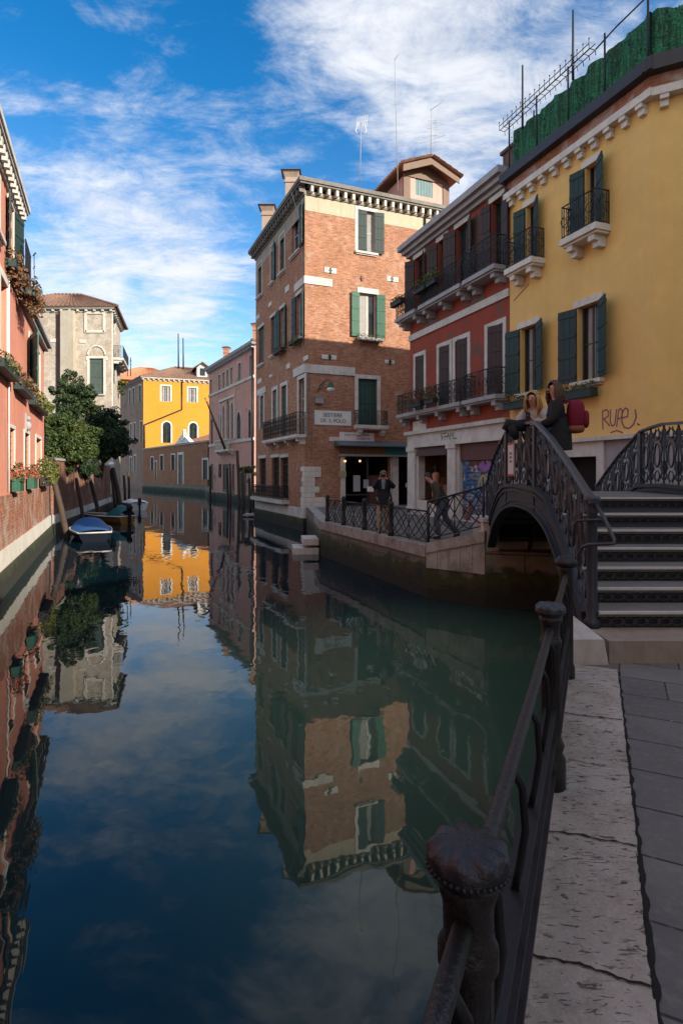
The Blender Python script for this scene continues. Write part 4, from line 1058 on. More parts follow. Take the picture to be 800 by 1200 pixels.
sb = MB(); sb.fbox(FBr, -.02, FBr.u(415.5), FBr.z(437, .3), FBr.z(427, .3), .001, .06); sb.fbox(FBl, FBl.u(344.5), FBl.L+.06, FBr.z(437, .3), FBr.z(427, .3), .001, .06); sb.build('stone_band', M['istria'], H)
sb = MB(); sb.fbox(FBl, FBl.u(302), FBl.u(312), FBl.z(463, FBl.u(307))+.05, FBl.z(455, FBl.u(307)), .001, .07); sb.build('stone_band', M['istria'], H)
tp = MB()
for (x0, x1, y0, y1) in ((380, 394, 314, 320), (453, 466, 324.5, 330), (377, 394, 416, 421), (450.5, 462, 422, 426)):
    b = FBr.box(x0, x1, y0, y1); tp.fbox(FBr, *b, .001, .03)
for (x0, x1, y0, y1) in ((334.5, 339, 335, 342), (315, 318.5, 354, 359), (301, 304, 369, 374), (356, 361, 417, 422), (336, 340, 426, 432), (316, 319, 439, 442), (302, 306.5, 444, 449)):
    b = FBl.box(x0, x1, y0, y1); tp.fbox(FBl, *b, .001, .03)
tp.build('tie_plate', M['istria_lit'], H)
ti = MB()
for (x, y) in ((387, 317), (459, 327), (386, 418.5), (456.5, 424), (424, 326)): u = FBr.u(x); z_ = FBr.z(y, u); ti.fbox(FBr, u-.05, u+.05, z_-.14, z_+.12, .031, .06); ti.fbox(FBr, u-.11, u+.11, z_-.02, z_+.02, .031, .055)
ti.build('tie_anchor', M['iron'], H)
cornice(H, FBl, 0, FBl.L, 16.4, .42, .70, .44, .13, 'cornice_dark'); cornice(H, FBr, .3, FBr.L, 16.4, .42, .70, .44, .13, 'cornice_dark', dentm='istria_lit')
hip_roof(H, pb, 16.27, 2.2, .2, 'tile', pitch=.26, rows=12)
sb = MB(); sb.fbox(FBl, 0, FBl.L+.06, -.55, -.05, .0, .07); sb.fbox(FBr, -.07, 1.2, -.55, -.05, 0, .07); sb.build('plinth', M['istria'], H)
sb = MB(); sb.fbox(FBl, 0, FBl.L+.05, -3, -.552, -.2, .12); sb.build('foundation', M['quay'], H)
bo = balcony(H, FBl, FBl.u(317.5), FBl.u(359), FBl.z(513, FBl.u(338)), .55, 1.1, .14, 0, 'istria', nb=4)
bo = balcony(H, FBr, FBr.u(414), FBr.u(450.5), FBr.z(499, FBr.u(432)), .5, .75, .18, 0, 'istria', nb=2)
rm = MB(); zr_ = FBl.z(584, FBl.u(320)); railing_mesh(rm, [FBl.p(FBl.u(301), zr_, .35), FBl.p(FBl.u(338.5), zr_, .35), FBl.p(FBl.u(338.5), zr_, .03)], .78, 0, .010, .6); rm.build('railing', M['iron'], H)
sb = MB(); sb.fbox(FBl, FBl.u(300.5), FBl.u(339), zr_-.2, zr_, .0, .42); sb.build('ledge', M['istria'], H)
rndq = random.Random(5); zq = -.04; 
for i in range(8):
    h_ = .24 if i % 3 else .30; lr = rndq.choice([.55, .8, 1.25, .9]); ll = rndq.choice([.25, .4, .55])
    qm = MB(); qm.fbox(FBr, -.03, lr*.95, zq, zq+h_-.012, .0, .045); qm.fbox(FBl, FBl.L-ll, FBl.L+.03, zq+.001, zq+h_-.013, 0, .044); qm.build('quoin', M['istria_lit'], H); zq += h_
cm = MB(); u = FBr.u(497); cm.tube([FBr.p(u, zE-.1, .08), FBr.p(u, 9, .08)], .055, 6); cm.build('drainpipe', M['iron'], H)
cm = MB(); u = FBl.u(353); cm.tube([FBl.p(u-.1, 16, .5), FBl.p(u, 14.6, .05), FBl.p(FBl.L-.15, 11.6, .04), FBl.p(FBl.L-.12, 8, .03), FBr.p(.3, 6.5, .03), FBr.p(.35, 2.5, .03)], .018, 5); cm.build('cable', M['greystone'], H)
# shop front on the ground floor
uc0 = FBr.u(399)
sf = MB(); sf.fbox(FBr, uc0-.02, shopu[0]-.002, -.02, shopz, .0, .08); sf.fbox(FBr, shopu[1]+.01, FBr.u(458.5)+.0, -.02, shopz, .0, .06); sf.fbox(FBr, FBr.u(459), d2[0]-.002, -.02, shopz, .0, .08); sf.build('shop_pilaster', M['istria'], H)
sf = MB(); sf.fbox(FBr, uc0-.1, FBr.u(481), shopz, shopz+.10, .0, .3); sf.build('shop_lintel', M['greystone'], H)
sf = MB(); zf1 = FBr.z(524.5, FBr.u(430)); sf.fbox(FBr, uc0-.05, FBr.u(449), shopz+.101, zf1, .0, .25); sf.build('fascia', slatwood('ochre_fascia', (.16, .085, .035)), H)
sf = MB(); sf.fbox(FBr, FBr.u(449)+.01, FBr.u(481), shopz+.101, zf1+.02, .0, .26); sf.build('fascia', plain('teal_fascia', (.015, .17, .19), .6), H)
sf = MB(); z2 = FBr.z(517, FBr.u(430)); sf.hexa([FBr.p(uc0-.35, zf1+.021, .75), FBr.p(FBr.u(481), zf1+.021, .75), FBr.p(FBr.u(481), zf1+.021, 0.01), FBr.p(uc0-.35, zf1+.021, 0.01)], [FBr.p(uc0-.35, zf1+.08, .75), FBr.p(FBr.u(481), zf1+.08, .75), FBr.p(FBr.u(481), z2, 0.01), FBr.p(uc0-.35, z2, 0.01)]); sf.build('canopy', plain('grey_blue_canopy', (.085, .115, .13), .6), H)
sf = MB(); dk = .3
for (a, b_) in (shopu, d2):
    sf.quad(FBr.p(a, .02, -dk), FBr.p(a, .02, -3), FBr.p(a, shopz, -3), FBr.p(a, shopz, -dk)); sf.quad(FBr.p(b_, .02, -3), FBr.p(b_, .02, -dk), FBr.p(b_, shopz, -dk), FBr.p(b_, shopz, -3))
    sf.quad(FBr.p(a, .02, -3), FBr.p(b_, .02, -3), FBr.p(b_, shopz, -3), FBr.p(a, shopz, -3)); sf.quad(FBr.p(a, shopz, -dk), FBr.p(a, shopz, -3), FBr.p(b_, shopz, -3), FBr.p(b_, shopz, -dk)); sf.quad(FBr.p(a, .02, 0), FBr.p(b_, .02, 0), FBr.p(b_, .02, -3), FBr.p(a, .02, -3))
sf.build('shop_interior', M['dark_int'], H)
sf = MB(); u = FBr.u(432); sf.fbox(FBr, u-.05, u+.05, .02, shopz-.01, -.22, -.15); sf.fbox(FBr, shopu[0]+.01, shopu[1]-.01, .55, .62, -.215, -.155); sf.build('shop_frame', M['dkcase'], H)
for (x0, x1, y0, y1) in ((415, 423, 557, 576), (427, 433, 562, 572), (458.8, 465.2, 536, 546), (474, 479, 566, 571)):
    b = FBr.box(x0, x1, y0, y1); pm = MB(); o_ = .085 if x0 > 457 else -.14; pm.fbox(FBr, *b, o_, o_+.02); pm.build('notice', plain('pale_notice', (.40, .42, .44), .7), H)
pm = MB(); b = FBr.box(396, 404.5, 552, 559); pm.fbox(FBr, *b, .081, .13); pm.build('menu_board', plain('yellowish_board', (.40, .33, .17), .6), H)
pm = MB(); b = FBr.box(433, 444.5, 557, 600); pm.fbox(FBr, b[0], b[1], .02, b[3], -.12, -.06); pm.fbox(FBr, b[0]+.06, b[1]-.06, 1.0, b[3]-.1, -.06, -.05); pm.fbox(FBr, b[0]+.06, b[1]-.06, .15, .9, -.06, -.05); pm.build('door_leaf', slatwood('dark_red_brown_wood', (.075, .028, .020)), H)
# lamp inside the shop door
lm_ = plain('lit_bulb', (1, .7, .35), .5); 
def emis(name, col, s):
    def fn(n, b): b.inputs['Emission Color'].default_value = (*col, 1); b.inputs['Emission Strength'].default_value = s; b.inputs['Base Color'].default_value = (*col, 1)
    return mat(name, fn)
M['bulb'] = emis('warm_bulb', (1, .62, .25), .9)
for (x, y, o_) in ((402.5, 540.5, .2), (427, 540, -.6)):
    u = FBr.u(x); lb = thing('bulb_lamp', 'small lit wall bulb at the dark shop door, %s' % ('on the left jamb' if x < 410 else 'inside under the lintel'), 'lamp', FBr.p(u, FBr.z(y, u), o_))
    q = MB(); q.ball(FBr.p(u, FBr.z(y, u), o_), .065, 8, 6); q.build('bulb', M['bulb'], lb)
    q = MB(); q.lathe(FBr.p(u, FBr.z(y, u)+.05, o_), [(.03, 0), (.05, .06), (.02, .12)], 8); q.tube([FBr.p(u, FBr.z(y, u)+.15, o_), FBr.p(u, FBr.z(y, u)+.2, o_-.1), FBr.p(u, FBr.z(y, u)+.2, o_-.2)], .012, 5); q.build('socket', M['iron'], lb)
# chimneys on the canal side
for (x, zt) in ((341.5, 19.15), (313.5, 19.35)):
    Fc = Facade(FBl.p(0, 0, -.75).xy, FBl.p(FBl.L, 0, -.75).xy); q = Fc.p(Fc.u(x), 0); chimney(H, q.x, q.y, 16.3, zt, .66, 'chimney_plaster', 'tile_brown', .16)
# roof dormer (altana)
FD = Facade(FBr.p(0, 0, -1.3).xy, FBr.p(FBr.L, 0, -1.3).xy)
uA, uB = FD.u(474.5), FD.u(523.5); z0_, z1_ = 16.9, FD.z(209.5, FD.u(500)); um = (uA+uB)/2; zp = FD.z(198, um)
dm = MB(); win = (FD.u(486.5), FD.u(506.5), FD.z(231, um), FD.z(211.5, um))
front(dm, FD, uA, uB, z0_-.6, z1_, [dict(b=win)], depth=.1); dm.add([FD.p(uA, z1_), FD.p(uB, z1_), FD.p(um, zp)], [(0, 1, 2)])
for uu in (uA, uB): dm.quad(FD.p(uu, z0_-.6), FD.p(uu, z0_-.6, -4), FD.p(uu, z1_, -4), FD.p(uu, z1_))
do_ = dm.build('dormer', stucco('pale_pink_plaster', (.62, .36, .31), (.55, .30, .26)), H)
tm = MB(); o_ = .05
tm.fbox(FD, uA-.12, uA+.12, z0_-.5, z1_+.02, -.05, o_); tm.fbox(FD, uB-.3, uB+.12, z0_-.5, z1_+.02, -.05, o_); tm.fbox(FD, uA, uB, z1_-.12, z1_+.15, -.02, o_+.02)
for s0, s1 in ((uA-.45, um), (um, uB+.45)):
    za, zb = (z1_-.1, zp+.08) if s0 < um-.1 else (zp+.08, z1_-.1)
    tm.hexa([FD.p(s0, za-.12, .62), FD.p(s1, zb-.12, .62), FD.p(s1, zb-.12, .55), FD.p(s0, za-.12, .55)], [FD.p(s0, za+.28, .62), FD.p(s1, zb+.28, .62), FD.p(s1, zb+.28, .55), FD.p(s0, za+.28, .55)])
tm.fbox(FD, uA+.12, win[0]-.34, win[2]-.4, z1_-.13, -.02, .03); tm.fbox(FD, win[0]-.5, win[1]+.5, win[3]+.05, z1_-.121, -.02, .035); tm.add([FD.p(uA, z1_+.15, .03), FD.p(uB, z1_+.15, .03), FD.p(um, zp+.02, .03)], [(0, 1, 2)])
tm.build('dormer_timber', M['oldwood'], do_)
tm = MB()
for s0, s1 in ((uA-.6, um), (um, uB+.6)):
    za, zb = (z1_-.1, zp+.15) if s0 < um-.1 else (zp+.15, z1_-.1)
    tile_slope(tm, FD.p(s0 if s0 < um-.1 else s1, min(za, zb)+.26, .75), FD.p(s0 if s0 < um-.1 else s1, min(za, zb)+.26, -4.5), FD.p(um, zp+.4, .75), FD.p(um, zp+.4, -4.5), .26, 5)
tm.build('dormer_roof', M['tile'], do_)
tm = MB(); k = 6
for i in range(k): a = win[0]+(win[1]-win[0])*i/k; tm.fbox(FD, a+.008, a+(win[1]-win[0])/k-.008, win[2], win[3], -.06, -.02)
tm.build('dormer_shutter', M['teal'], do_)

# ------------------------------------------------------------------ red house
RA = Vector((2.87, 23.9)); dR = Vector((.357, -.934)).normalized(); FR = Facade(RA, RA+dR*6.62)
H = thing('plaster_house', 'dark red plaster house with brown shutters and a stone shop front', 'house', (RA.x, RA.y, 0))
zE = 11.0; UW, LW = (8.17, 10.5), (4.17, 6.45)
def wr(x0, x1, zz, **k): return dict(b=(FR.u(x0), FR.u(x1), *zz), k=k)
bs = lambda **k: dict(m='brown', **k)
uw = [wr(486.5, 496.5, UW, lint='istria', sh=bs(L=150, R=150, w=.45), cas='dkcase'), wr(513.5, 523.5, UW, lint='istria', sh=bs(L=150, R=None, w=.45), cas='dkcase'), wr(535, 549, UW, lint='istria', sh=bs(L=160, R=155, w=.55), cas='dkcase'), wr(576, 589, UW, lint='istria', sh=bs(L=165, R=165, w=.42), cas='dkcase')]
lw = [wr(487, 497, LW, sur='istria', sw=.16, closed=None, cas='dkcase', sh=dict(m='brown', L=None, R=20, w=.5), cur=[(0, .4)]), wr(514.5, 527, LW, sur='istria', sw=.16, cas='dkcase', sh=dict(m='brown', L=None, R=20, w=.5), cur=[(0, .4)]), wr(533.5, 548, LW, sur='istria', sw=.16, cas='dkcase', sh=dict(m='brown', L=None, R=20, w=.5), cur=[(0, .4)]), wr(571.5, 589.5, LW, sur='istria', sw=.16, cas='dkcase', sh=dict(m='brown', L=None, R=20, w=.6), cur=[(0, .4)])]
s1 = (FR.u(490), FR.u(525), .62, 2.75); s2 = (FR.u(537.5), FR.u(584), .02, 2.75)
wm = MB(); front(wm, FR, 0, FR.L, 2.8, zE, uw+lw); prism_walls(wm, foot(FR, 0, FR.L, 12), 0, zE, (0,)); wm.build('wall', M['red'], H)
for s_ in uw+lw: window(H, FR, s_['b'], **s_['k'])
gm = MB(); front(gm, FR, 0, FR.L, 0, 2.8, [dict(b=s1), dict(b=s2)], depth=.3); gm.build('shop_wall', M['istria'], H)
for (x0, x1) in ((499.5, 512.5), (552.5, 568)): gm = MB(); gm.fbox(FR, FR.u(x0), FR.u(x1), 7.46, zE-.55, .0, .018); gm.build('grimy_panel', M['grime'], H)
gm = MB(); gm.fbox(FR, 0, FR.L, 7.2, 7.45, .0, .07); gm.build('string_course', M['istria'], H)
gm = MB(); gm.fbox(FR, -.3, FR.L, zE, zE+.22, -.1, .45); gm.fbox(FR, -.2, FR.L, zE-.16, zE, -.1, .30); gm.fbox(FR, -.1, FR.L, zE-.3, zE-.16, -.05, .14); gm.build('cornice', M['greystone'], H)
hip_roof(H, foot(FR, 0, FR.L, 12), zE+.10, 1.95, -.25, 'tile_brown')
balcony(H, FR, FR.u(477), FR.u(501), 8.15, .6, .85, .14, 0, 'greystone', nb=2); balcony(H, FR, FR.u(505), FR.u(555), 8.15, .6, .85, .14, 0, 'greystone', nb=3); balcony(H, FR, FR.u(558.5), FR.u(597), 8.15, .6, .95, .14, 0, 'greystone', nb=2)
balcony(H, FR, FR.u(476), FR.u(552), 4.15, .5, .8, .13, 0, 'greystone', nb=4); balcony(H, FR, FR.u(555), FR.u(595.5), 4.15, .5, .85, .13, 0, 'greystone', nb=2)
gm = MB(); gm.fbox(FR, -.12, FR.L, 3.28, 3.42, .0, .22); gm.fbox(FR, -.06, FR.L, 2.82, 3.28, .0, .10); gm.fbox(FR, -.09, FR.L, 2.74, 2.82, .0, .14); fas = gm.build('shop_fascia', M['istria'], H)
gt = MB(); u_ = FR.u(519); 
for st in ([(0, .3), (.1, .05), (.16, .3)], [(.2, .3), (.5, .3)], [(.35, .3), (.33, .02)], [(.5, .05), (.6, .3), (.7, .05)], [(.78, .02), (.8, .3), (.9, .15), (1.0, .3), (1.0, .05)], [(.2, .15), (.75, .17)], [(1.05, .05), (1.3, .05)]): ribbon(gt, [(u_+a*.85, 2.9+b*.95) for a, b in st], .028, FR, .104)
gt.build('graffiti', plain('black_spray_paint', (.02, .02, .025), .7), H)
gm = MB(); gm.fbox(FR, FR.u(484.5), FR.u(500), 3.44, 3.82, .001, .04); gm.build('plaque', M['istria_lit'], H)
for (x0, x1) in ((479.6, 488), (526.3, 535.8)):
    gm = MB(); gm.fbox(FR, FR.u(x0), FR.u(x1), 0, 2.6, .0, .10); gm.fbox(FR, FR.u(x0)-.05, FR.u(x1)+.05, 2.6, 2.74, .0, .15); gm.fbox(FR, FR.u(x0)-.04, FR.u(x1)+.04, 0, .3, .0, .14); gm.build('pilaster', M['istria'], H)
gm = MB(); gm.hexa([FR.p(s1[0], 2.38, .12), FR.p(s1[1], 2.38, .12), FR.p(s1[1], 2.38, -.2), FR.p(s1[0], 2.38, -.2)], [FR.p(s1[0], 2.73, .02), FR.p(s1[1], 2.73, .02), FR.p(s1[1], 2.73, -.2), FR.p(s1[0], 2.73, -.2)]); gm.build('shop_blind', plain('brown_blind', (.085, .045, .042), .8), H)
gm = MB(); gm.quad(FR.p(s1[0], s1[2], -1.0), FR.p(s1[1], s1[2], -1.0), FR.p(s1[1], s1[3], -1.0), FR.p(s1[0], s1[3], -1.0)); gm.quad(FR.p(s1[0], s1[2], -.0), FR.p(s1[1], s1[2], -.0), FR.p(s1[1], s1[2], -1.0), FR.p(s1[0], s1[2], -1.0)); gm.quad(FR.p(s1[0], s1[2], -.3), FR.p(s1[0], s1[2], -1), FR.p(s1[0], s1[3], -1), FR.p(s1[0], s1[3], -.3)); gm.quad(FR.p(s1[1], s1[2], -.3), FR.p(s1[1], s1[2], -1), FR.p(s1[1], s1[3], -1), FR.p(s1[1], s1[3], -.3)); gm.quad(FR.p(s1[0], s1[3], -.3), FR.p(s1[1], s1[3], -.3), FR.p(s1[1], s1[3], -1), FR.p(s1[0], s1[3], -1))
gm.build('shop_interior', plain('brown_shop_interior', (.07, .035, .02), .8), H)
gm = MB()
for i, (a, b_, c_) in enumerate(((.05, .35, .9), (.4, .72, .62), (.75, .97, 1.05))): gm.fbox(FR, s1[0]+(s1[1]-s1[0])*a, s1[0]+(s1[1]-s1[0])*b_, .63, .63+c_, -.9, -.6)
gm.build('display_case', slatwood('warm_display_wood', (.22, .10, .045)), H)
u = FR.u(510); q = MB(); q.ball(FR.p(u, 2.25, -.6), .06, 8, 6); q.build('spot_lamp', emis('soft_bulb', (1, .55, .2), .8), H)
gm = MB(); n_ = 15
for i in range(n_): z_ = .03+2.1*i/n_; gm.hexa([FR.p(s2[0]+.01, z_, -.16), FR.p(s2[1]-.01, z_, -.16), FR.p(s2[1]-.01, z_, -.22), FR.p(s2[0]+.01, z_, -.22)], [FR.p(s2[0]+.01, z_+.125, -.13), FR.p(s2[1]-.01, z_+.125, -.13), FR.p(s2[1]-.01, z_+.125, -.2), FR.p(s2[0]+.01, z_+.125, -.2)])
def grafmat(n, b):
    uv = uvco(n); a = n.noise(uv, 1.3, 3, .6, 1.2); c = n.noise(n.vmath('ADD', uv, (7, 3, 0)), 1.7, 3, .6, 1.5)
    k = n.mix(n.mapr(a, .46, .52), (.16, .045, .035), (.16, .28, .42)); k = n.mix(n.mapr(c, .55, .58), k, (.035, .12, .30)); k = n.mix(n.mapr(n.noise(uv, 3.1, 2, .5, 1.), .60, .63), k, (.45, .45, .48))
    n.put(b.inputs['Base Color'], k); n.put(b.inputs['Roughness'], .6)
gm.build('roller_shutter', mat('painted_roller_shutter', grafmat), H)
gm = MB(); gm.fbox(FR, s2[0], s2[1], 2.14, 2.74, -.25, -.06); gm.build('shutter_box', plain('red_brown_metal', (.11, .035, .03), .6), H)
gt = MB()
for st in ([(0, 0), (.15, .35), (.35, .42), (.5, .3), (.55, .05)], [(.2, 0), (.22, .3)], [(.38, .4), (.4, .05)], [(.6, .05), (.7, .4), (.9, .4), (1.0, .1)]): ribbon(gt, [(s2[0]+1.0+a, 1.2+b) for a, b in st], .07, FR, -.115)
gt.build('graffiti', plain('yellow_spray_paint', (.42, .36, .18), .7), H)
gt = MB(); ribbon(gt, [(s2[0]+1.15+.12*i, 1.9+.1*math.sin(i*2)) for i in range(7)], .22, FR, -.11); gt.build('graffiti', plain('violet_spray_paint', (.26, .12, .34), .7), H)

# planters on the upper balconies
def bal_box(lab, x0, x1, z, **k): flower_box(lab, FR, FR.u(x0), FR.u(x1), z, .2, .2, .62, group='planters on the red house', pm='black', **k)
bal_box('black planter of green herbs on the small upper balcony of the red house', 477.5, 490, 8.6, leafm='fresh', n=200, top=.15, spread=.16, trail=0)
bal_box('black planter of leafy green plants on the long upper balcony, left end', 506, 519, 8.55, leafm='fresh', n=360, top=.3, spread=.2, trail=0)
bal_box('grey planter of tall green plants on the long upper balcony, centre', 521, 532, 8.55, leafm='fresh', n=360, top=.38, spread=.2, trail=0)
bal_box('dark leafy planter behind the lower balcony railing, between two windows', 500, 514, 4.25, leafm='dry', n=360, top=.5, spread=.2, trail=0)
bal_box('dark leafy planter behind the lower balcony railing, at the double window', 519, 530, 4.25, leafm='box', n=360, top=.5, spread=.2, trail=0)

# ------------------------------------------------------------------ ochre house at the right
YA = FR.b; YB = Vector((7.05, 12.97)); FYE = Facade(YA, YB); FYC = Facade(YB, YB+Vector((.90, -.435)).normalized()*6)
H = thing('plaster_house', 'ochre yellow house with dark green shutters beside the bridge', 'house', (YB.x, YB.y, 0))
zE = 10.15
def wy(x0, x1, zz, **k): return dict(b=(FYE.u(x0), FYE.u(x1), *zz), k=k)
ds = lambda **k: dict(m='green_dark', **k)
uw = [wy(616.5, 627, (7.85, 9.62), lint='istria_lit', sh=ds(L=168, R=150, w=.42), cas='dkcase', cur=[(.3, .5)]), wy(686, 700, (7.85, 9.62), lint='istria_lit', sh=ds(L=168, R=150, w=.42), cas='dkcase', cur=[(.3, .5)])]
lw = [wy(610, 629, (4.08, 6.05), lint='istria_lit', sill='istria_lit', sh=ds(L=170, R=155, w=.55), cas='dkcase', cur=[(.25, .55)]), wy(677, 702, (4.08, 6.05), lint='istria_lit', sill='istria_lit', sh=ds(L=168, R=150, w=.55), cas='dkcase', cur=[(.25, .6)])]
dq_ = [dict(b=(FYE.u(655), FYE.u(700), 0.01, FYE.z(535, FYE.u(690))))]
wm = MB(); front(wm, FYE, 0, FYE.L, 2.5, zE, uw+lw); wall_grid(wm, FYC, 0, FYC.L, 2.5, zE, [])
yb = [tuple(YA), tuple(YB), tuple(FYC.b), (16.4, 22.0)]; prism_walls(wm, yb, 0, zE, (0, 1)); wm.build('wall', M['yellow'], H)
for s_ in uw+lw: window(H, FYE, s_['b'], **s_['k'])
for s_ in uw: balcony(H, FYE, s_['b'][0]-.42, s_['b'][1]+.42, 7.82, .5, .85, .16, 0, 'istria_lit', nb=2)
gm = MB(); front(gm, FYE, 0, FYE.L, 0, 2.5, dq_, depth=.3); wall_grid(gm, FYC, 0, FYC.L, 0, 2.5, []); gm.build('base_wall', M['greystone'], H)
gm = MB(); gm.fbox(FYE, 0, FYE.L+.02, 2.5, 2.6, -.01, .16); gm.fbox(FYC, -.02, FYC.L, 2.501, 2.601, -.01, .16); gm.build('string_course', M['istria'], H)
d0 = dq_[0]['b']; gm = MB(); gm.fbox(FYE, d0[1]+.002, d0[1]+.24, 0, d0[3]+.5, .0, .06); gm.fbox(FYE, d0[0]-.3, d0[1], d0[3]+.002, d0[3]+.5, .0, .05); gm.fbox(FYE, d0[0]-.24, d0[0]-.002, 0, d0[3], .0, .06); gm.build('portal', M['istria'], H)
gm = MB(); gm.quad(FYE.p(d0[0], 0, -.3), FYE.p(d0[1], 0, -.3), FYE.p(d0[1], d0[3], -.3), FYE.p(d0[0], d0[3], -.3)); gm.build('portal_dark_sheet', M['dark_int'], H)  # near-black sheet painted as the dark of the open portal
gm = MB(); gm.fbox(FYE, -.05, FYE.L+.16, zE, zE+.18, -.1, .22); gm.fbox(FYC, -.05, FYC.L, zE+.001, zE+.181, -.1, .22); gm.build('cornice', M['istria_lit'], H)
b0 = None; nb_ = 10
for i in range(nb_+4):
    F_ = FYE if i <= nb_ else FYC; u = .18+(FYE.L-.36)*i/nb_ if i <= nb_ else .25+(i-nb_-1)*.6
    c = F_.p(u, zE, .1)
    q = MB(); q.fbox(F_, u-.09, u+.09, zE-.10, zE-.002, .0, .2); q.fbox(F_, u-.085, u+.085, zE-.24, zE-.10, .0, .12); q.build('bracket', M['istria_lit'], H)
gm = MB(); gm.fbox(FYE, 0, FYE.L+.05, zE+.18, zE+.52, -.2, .10); gm.fbox(FYC, -.05, FYC.L, zE+.181, zE+.521, -.2, .10); gm.build('brick_parapet', M['brick_base'], H)
gm = MB(); gm.fbox(FYE, -.1, FYE.L+.25, zE+.52, zE+.78, -.2, .33); gm.fbox(FYC, -.2, FYC.L, zE+.521, zE+.781, -.2, .33); gm.fbox(FYE, 0, FYE.L+.1, zE+.78, zE+.98, -.3, .12); gm.fbox(FYC, -.1, FYC.L, zE+.781, zE+.981, -.3, .12); gm.build('gutter', M['lead'], H)
gm = MB(); gm.fbox(FYE, -.55, -.02, zE-.2, zE+1.75, -.7, -.15); gm.fbox(FYE, -.62, .05, zE+1.75, zE+1.85, -.77, -.08); gm.build('chimney', M['grime'], H)
gt = MB()      # purple tag
def gx(px, py): u = FYE.u(px); return (u, FYE.z(py, u))
for st in ([(706, 503), (705.5, 482), (710, 480), (713, 483), (712, 488), (707, 491), (714, 499)], [(715, 480), (714.5, 495), (717, 499.5), (720, 497), (722, 480)], [(722, 500), (724.5, 480), (727, 479), (729, 482), (728, 489), (724, 491)],
           [(728, 490), (735, 488), (735.5, 480), (732, 478), (728.5, 484), (728, 494), (731, 501), (737, 502), (742, 497), (745, 489), (744, 480)], [(746, 496.5), (749, 498)], [(715, 507), (722, 504.5), (729, 507)]):
    ribbon(gt, [gx(*p) for p in st], .034, FYE, .004)
gt.build('graffiti', plain('purple_spray_paint', (.22, .07, .14), .7), H)
cm = MB(); cm.tube([FYE.p(.2, 7.0, .02), FYE.p(.9, 7.3, .02)], .01, 4); cm.build('cable', M['greystone'], H)
flower_box('dark green planter of small white flowers under the right window of the ochre house', FYE, FYE.u(663), FYE.u(704), 3.62, .24, .22, .12, leafm='fresh', n=260, top=.18, spread=.16, trail=0)
flower_box('green planter under the left window of the ochre house, half hidden by the women', FYE, FYE.u(600), FYE.u(625), 3.62, .24, .22, .12, leafm='fresh', n=260, top=.22, spread=.18, trail=.05)
# terrace screen
T = thing('terrace_fence', 'green artificial ivy screen around the roof terrace of the ochre house', 'fence', FYE.p(2.5, zE+.98, -.1))
z0_ = zE+.98
def scr(n, b):
    g = objco(n); uv = uvco(n); a = n.noise(g, 24, 4, .7); s_ = n.noise(n.mapping(uv, (5.5, .5, 1)), 1.6, 3, .6)
    k = n.mix(n.mapr(a, .4, .62), (.006, .075, .032), (.022, .30, .115)); k = n.mix(n.mapr(s_, .46, .58, 0, .8), k, (.004, .022, .012))
    n.put(b.inputs['Base Color'], k); n.put(b.inputs['Roughness'], .6); n.put(b.inputs['Normal'], n.bump(a, .9, .06))
M['ivy'] = mat('artificial_ivy', scr)
for F_, ua, ub in ((FYE, .12, FYE.L), (FYC, .0, FYC.L)):
    q = MB(); k = int((ub-ua)/.11); vs = []
    for i in range(k+1):
        uu = ua+(ub-ua)*i/k; o_ = -.03+.055*math.sin(i*1.15)+.025*math.sin(i*.47); zt = z0_+1.05+.03*math.sin(i*.9)+.02*math.sin(i*2.3)
        vs += [F_.p(uu, z0_, o_), F_.p(uu, zt, o_), F_.p(uu, zt, o_-.05), F_.p(uu, z0_, o_-.05)]
    fs = []
    for i in range(k):
        for j in range(4): fs.append((4*i+j, 4*i+4+j, 4*i+4+(j+1) % 4, 4*i+(j+1) % 4))
    q.add(vs, fs); lv = random.Random(9)
    for _ in range(int((ub-ua)*60)):
        uu = lv.uniform(ua, ub); zc = z0_+lv.uniform(.05, .95); o_ = .03+lv.uniform(0, .05); s_ = .03
        d1, d2_ = lv.uniform(-s_, s_), lv.uniform(-s_, s_)
        q.add([F_.p(uu-s_, zc+d1, o_), F_.p(uu, zc-s_, o_+d2_), F_.p(uu+s_, zc-d1, o_), F_.p(uu, zc+s_, o_-d2_)], [(0, 1, 2, 3)])
    q.build('ivy_screen', M['ivy'], T)
for i in range(5):
    q = MB(); u = .1+FYE.L*.98*i/4; q.tube([FYE.p(u, z0_-.2, .1), FYE.p(u, z0_+1.45, .1)], .025, 6); q.build('post', M['iron'], T)
q = MB()
for (o_, zz) in ((.12, 1.22), (.30, 1.36), (.12, 1.38), (.30, 1.22)): q.tube([FYE.p(-.1, z0_+zz, o_), FYE.p(3.55, z0_+zz, o_)], .012, 5)
for i in range(19):
    u = -.1+3.65*i/18; q.tube([FYE.p(u, z0_+1.1, .1), FYE.p(u, z0_+1.22, .12), FYE.p(u, z0_+1.22, .32), FYE.p(u, z0_+1.46, .32)], .011, 4)
    q.ball(FYE.p(u, z0_+1.46, .32), .022, 6, 4)
q.tube([FYE.p(3.55, z0_+1.25, .1), FYE.p(4.2, z0_+1.35, .1), FYE.p(FYE.L, z0_+1.4, .1), FYC.p(2.0, z0_+1.4, .1)], .02, 5)
q.build('drying_rack', M['iron'], T)
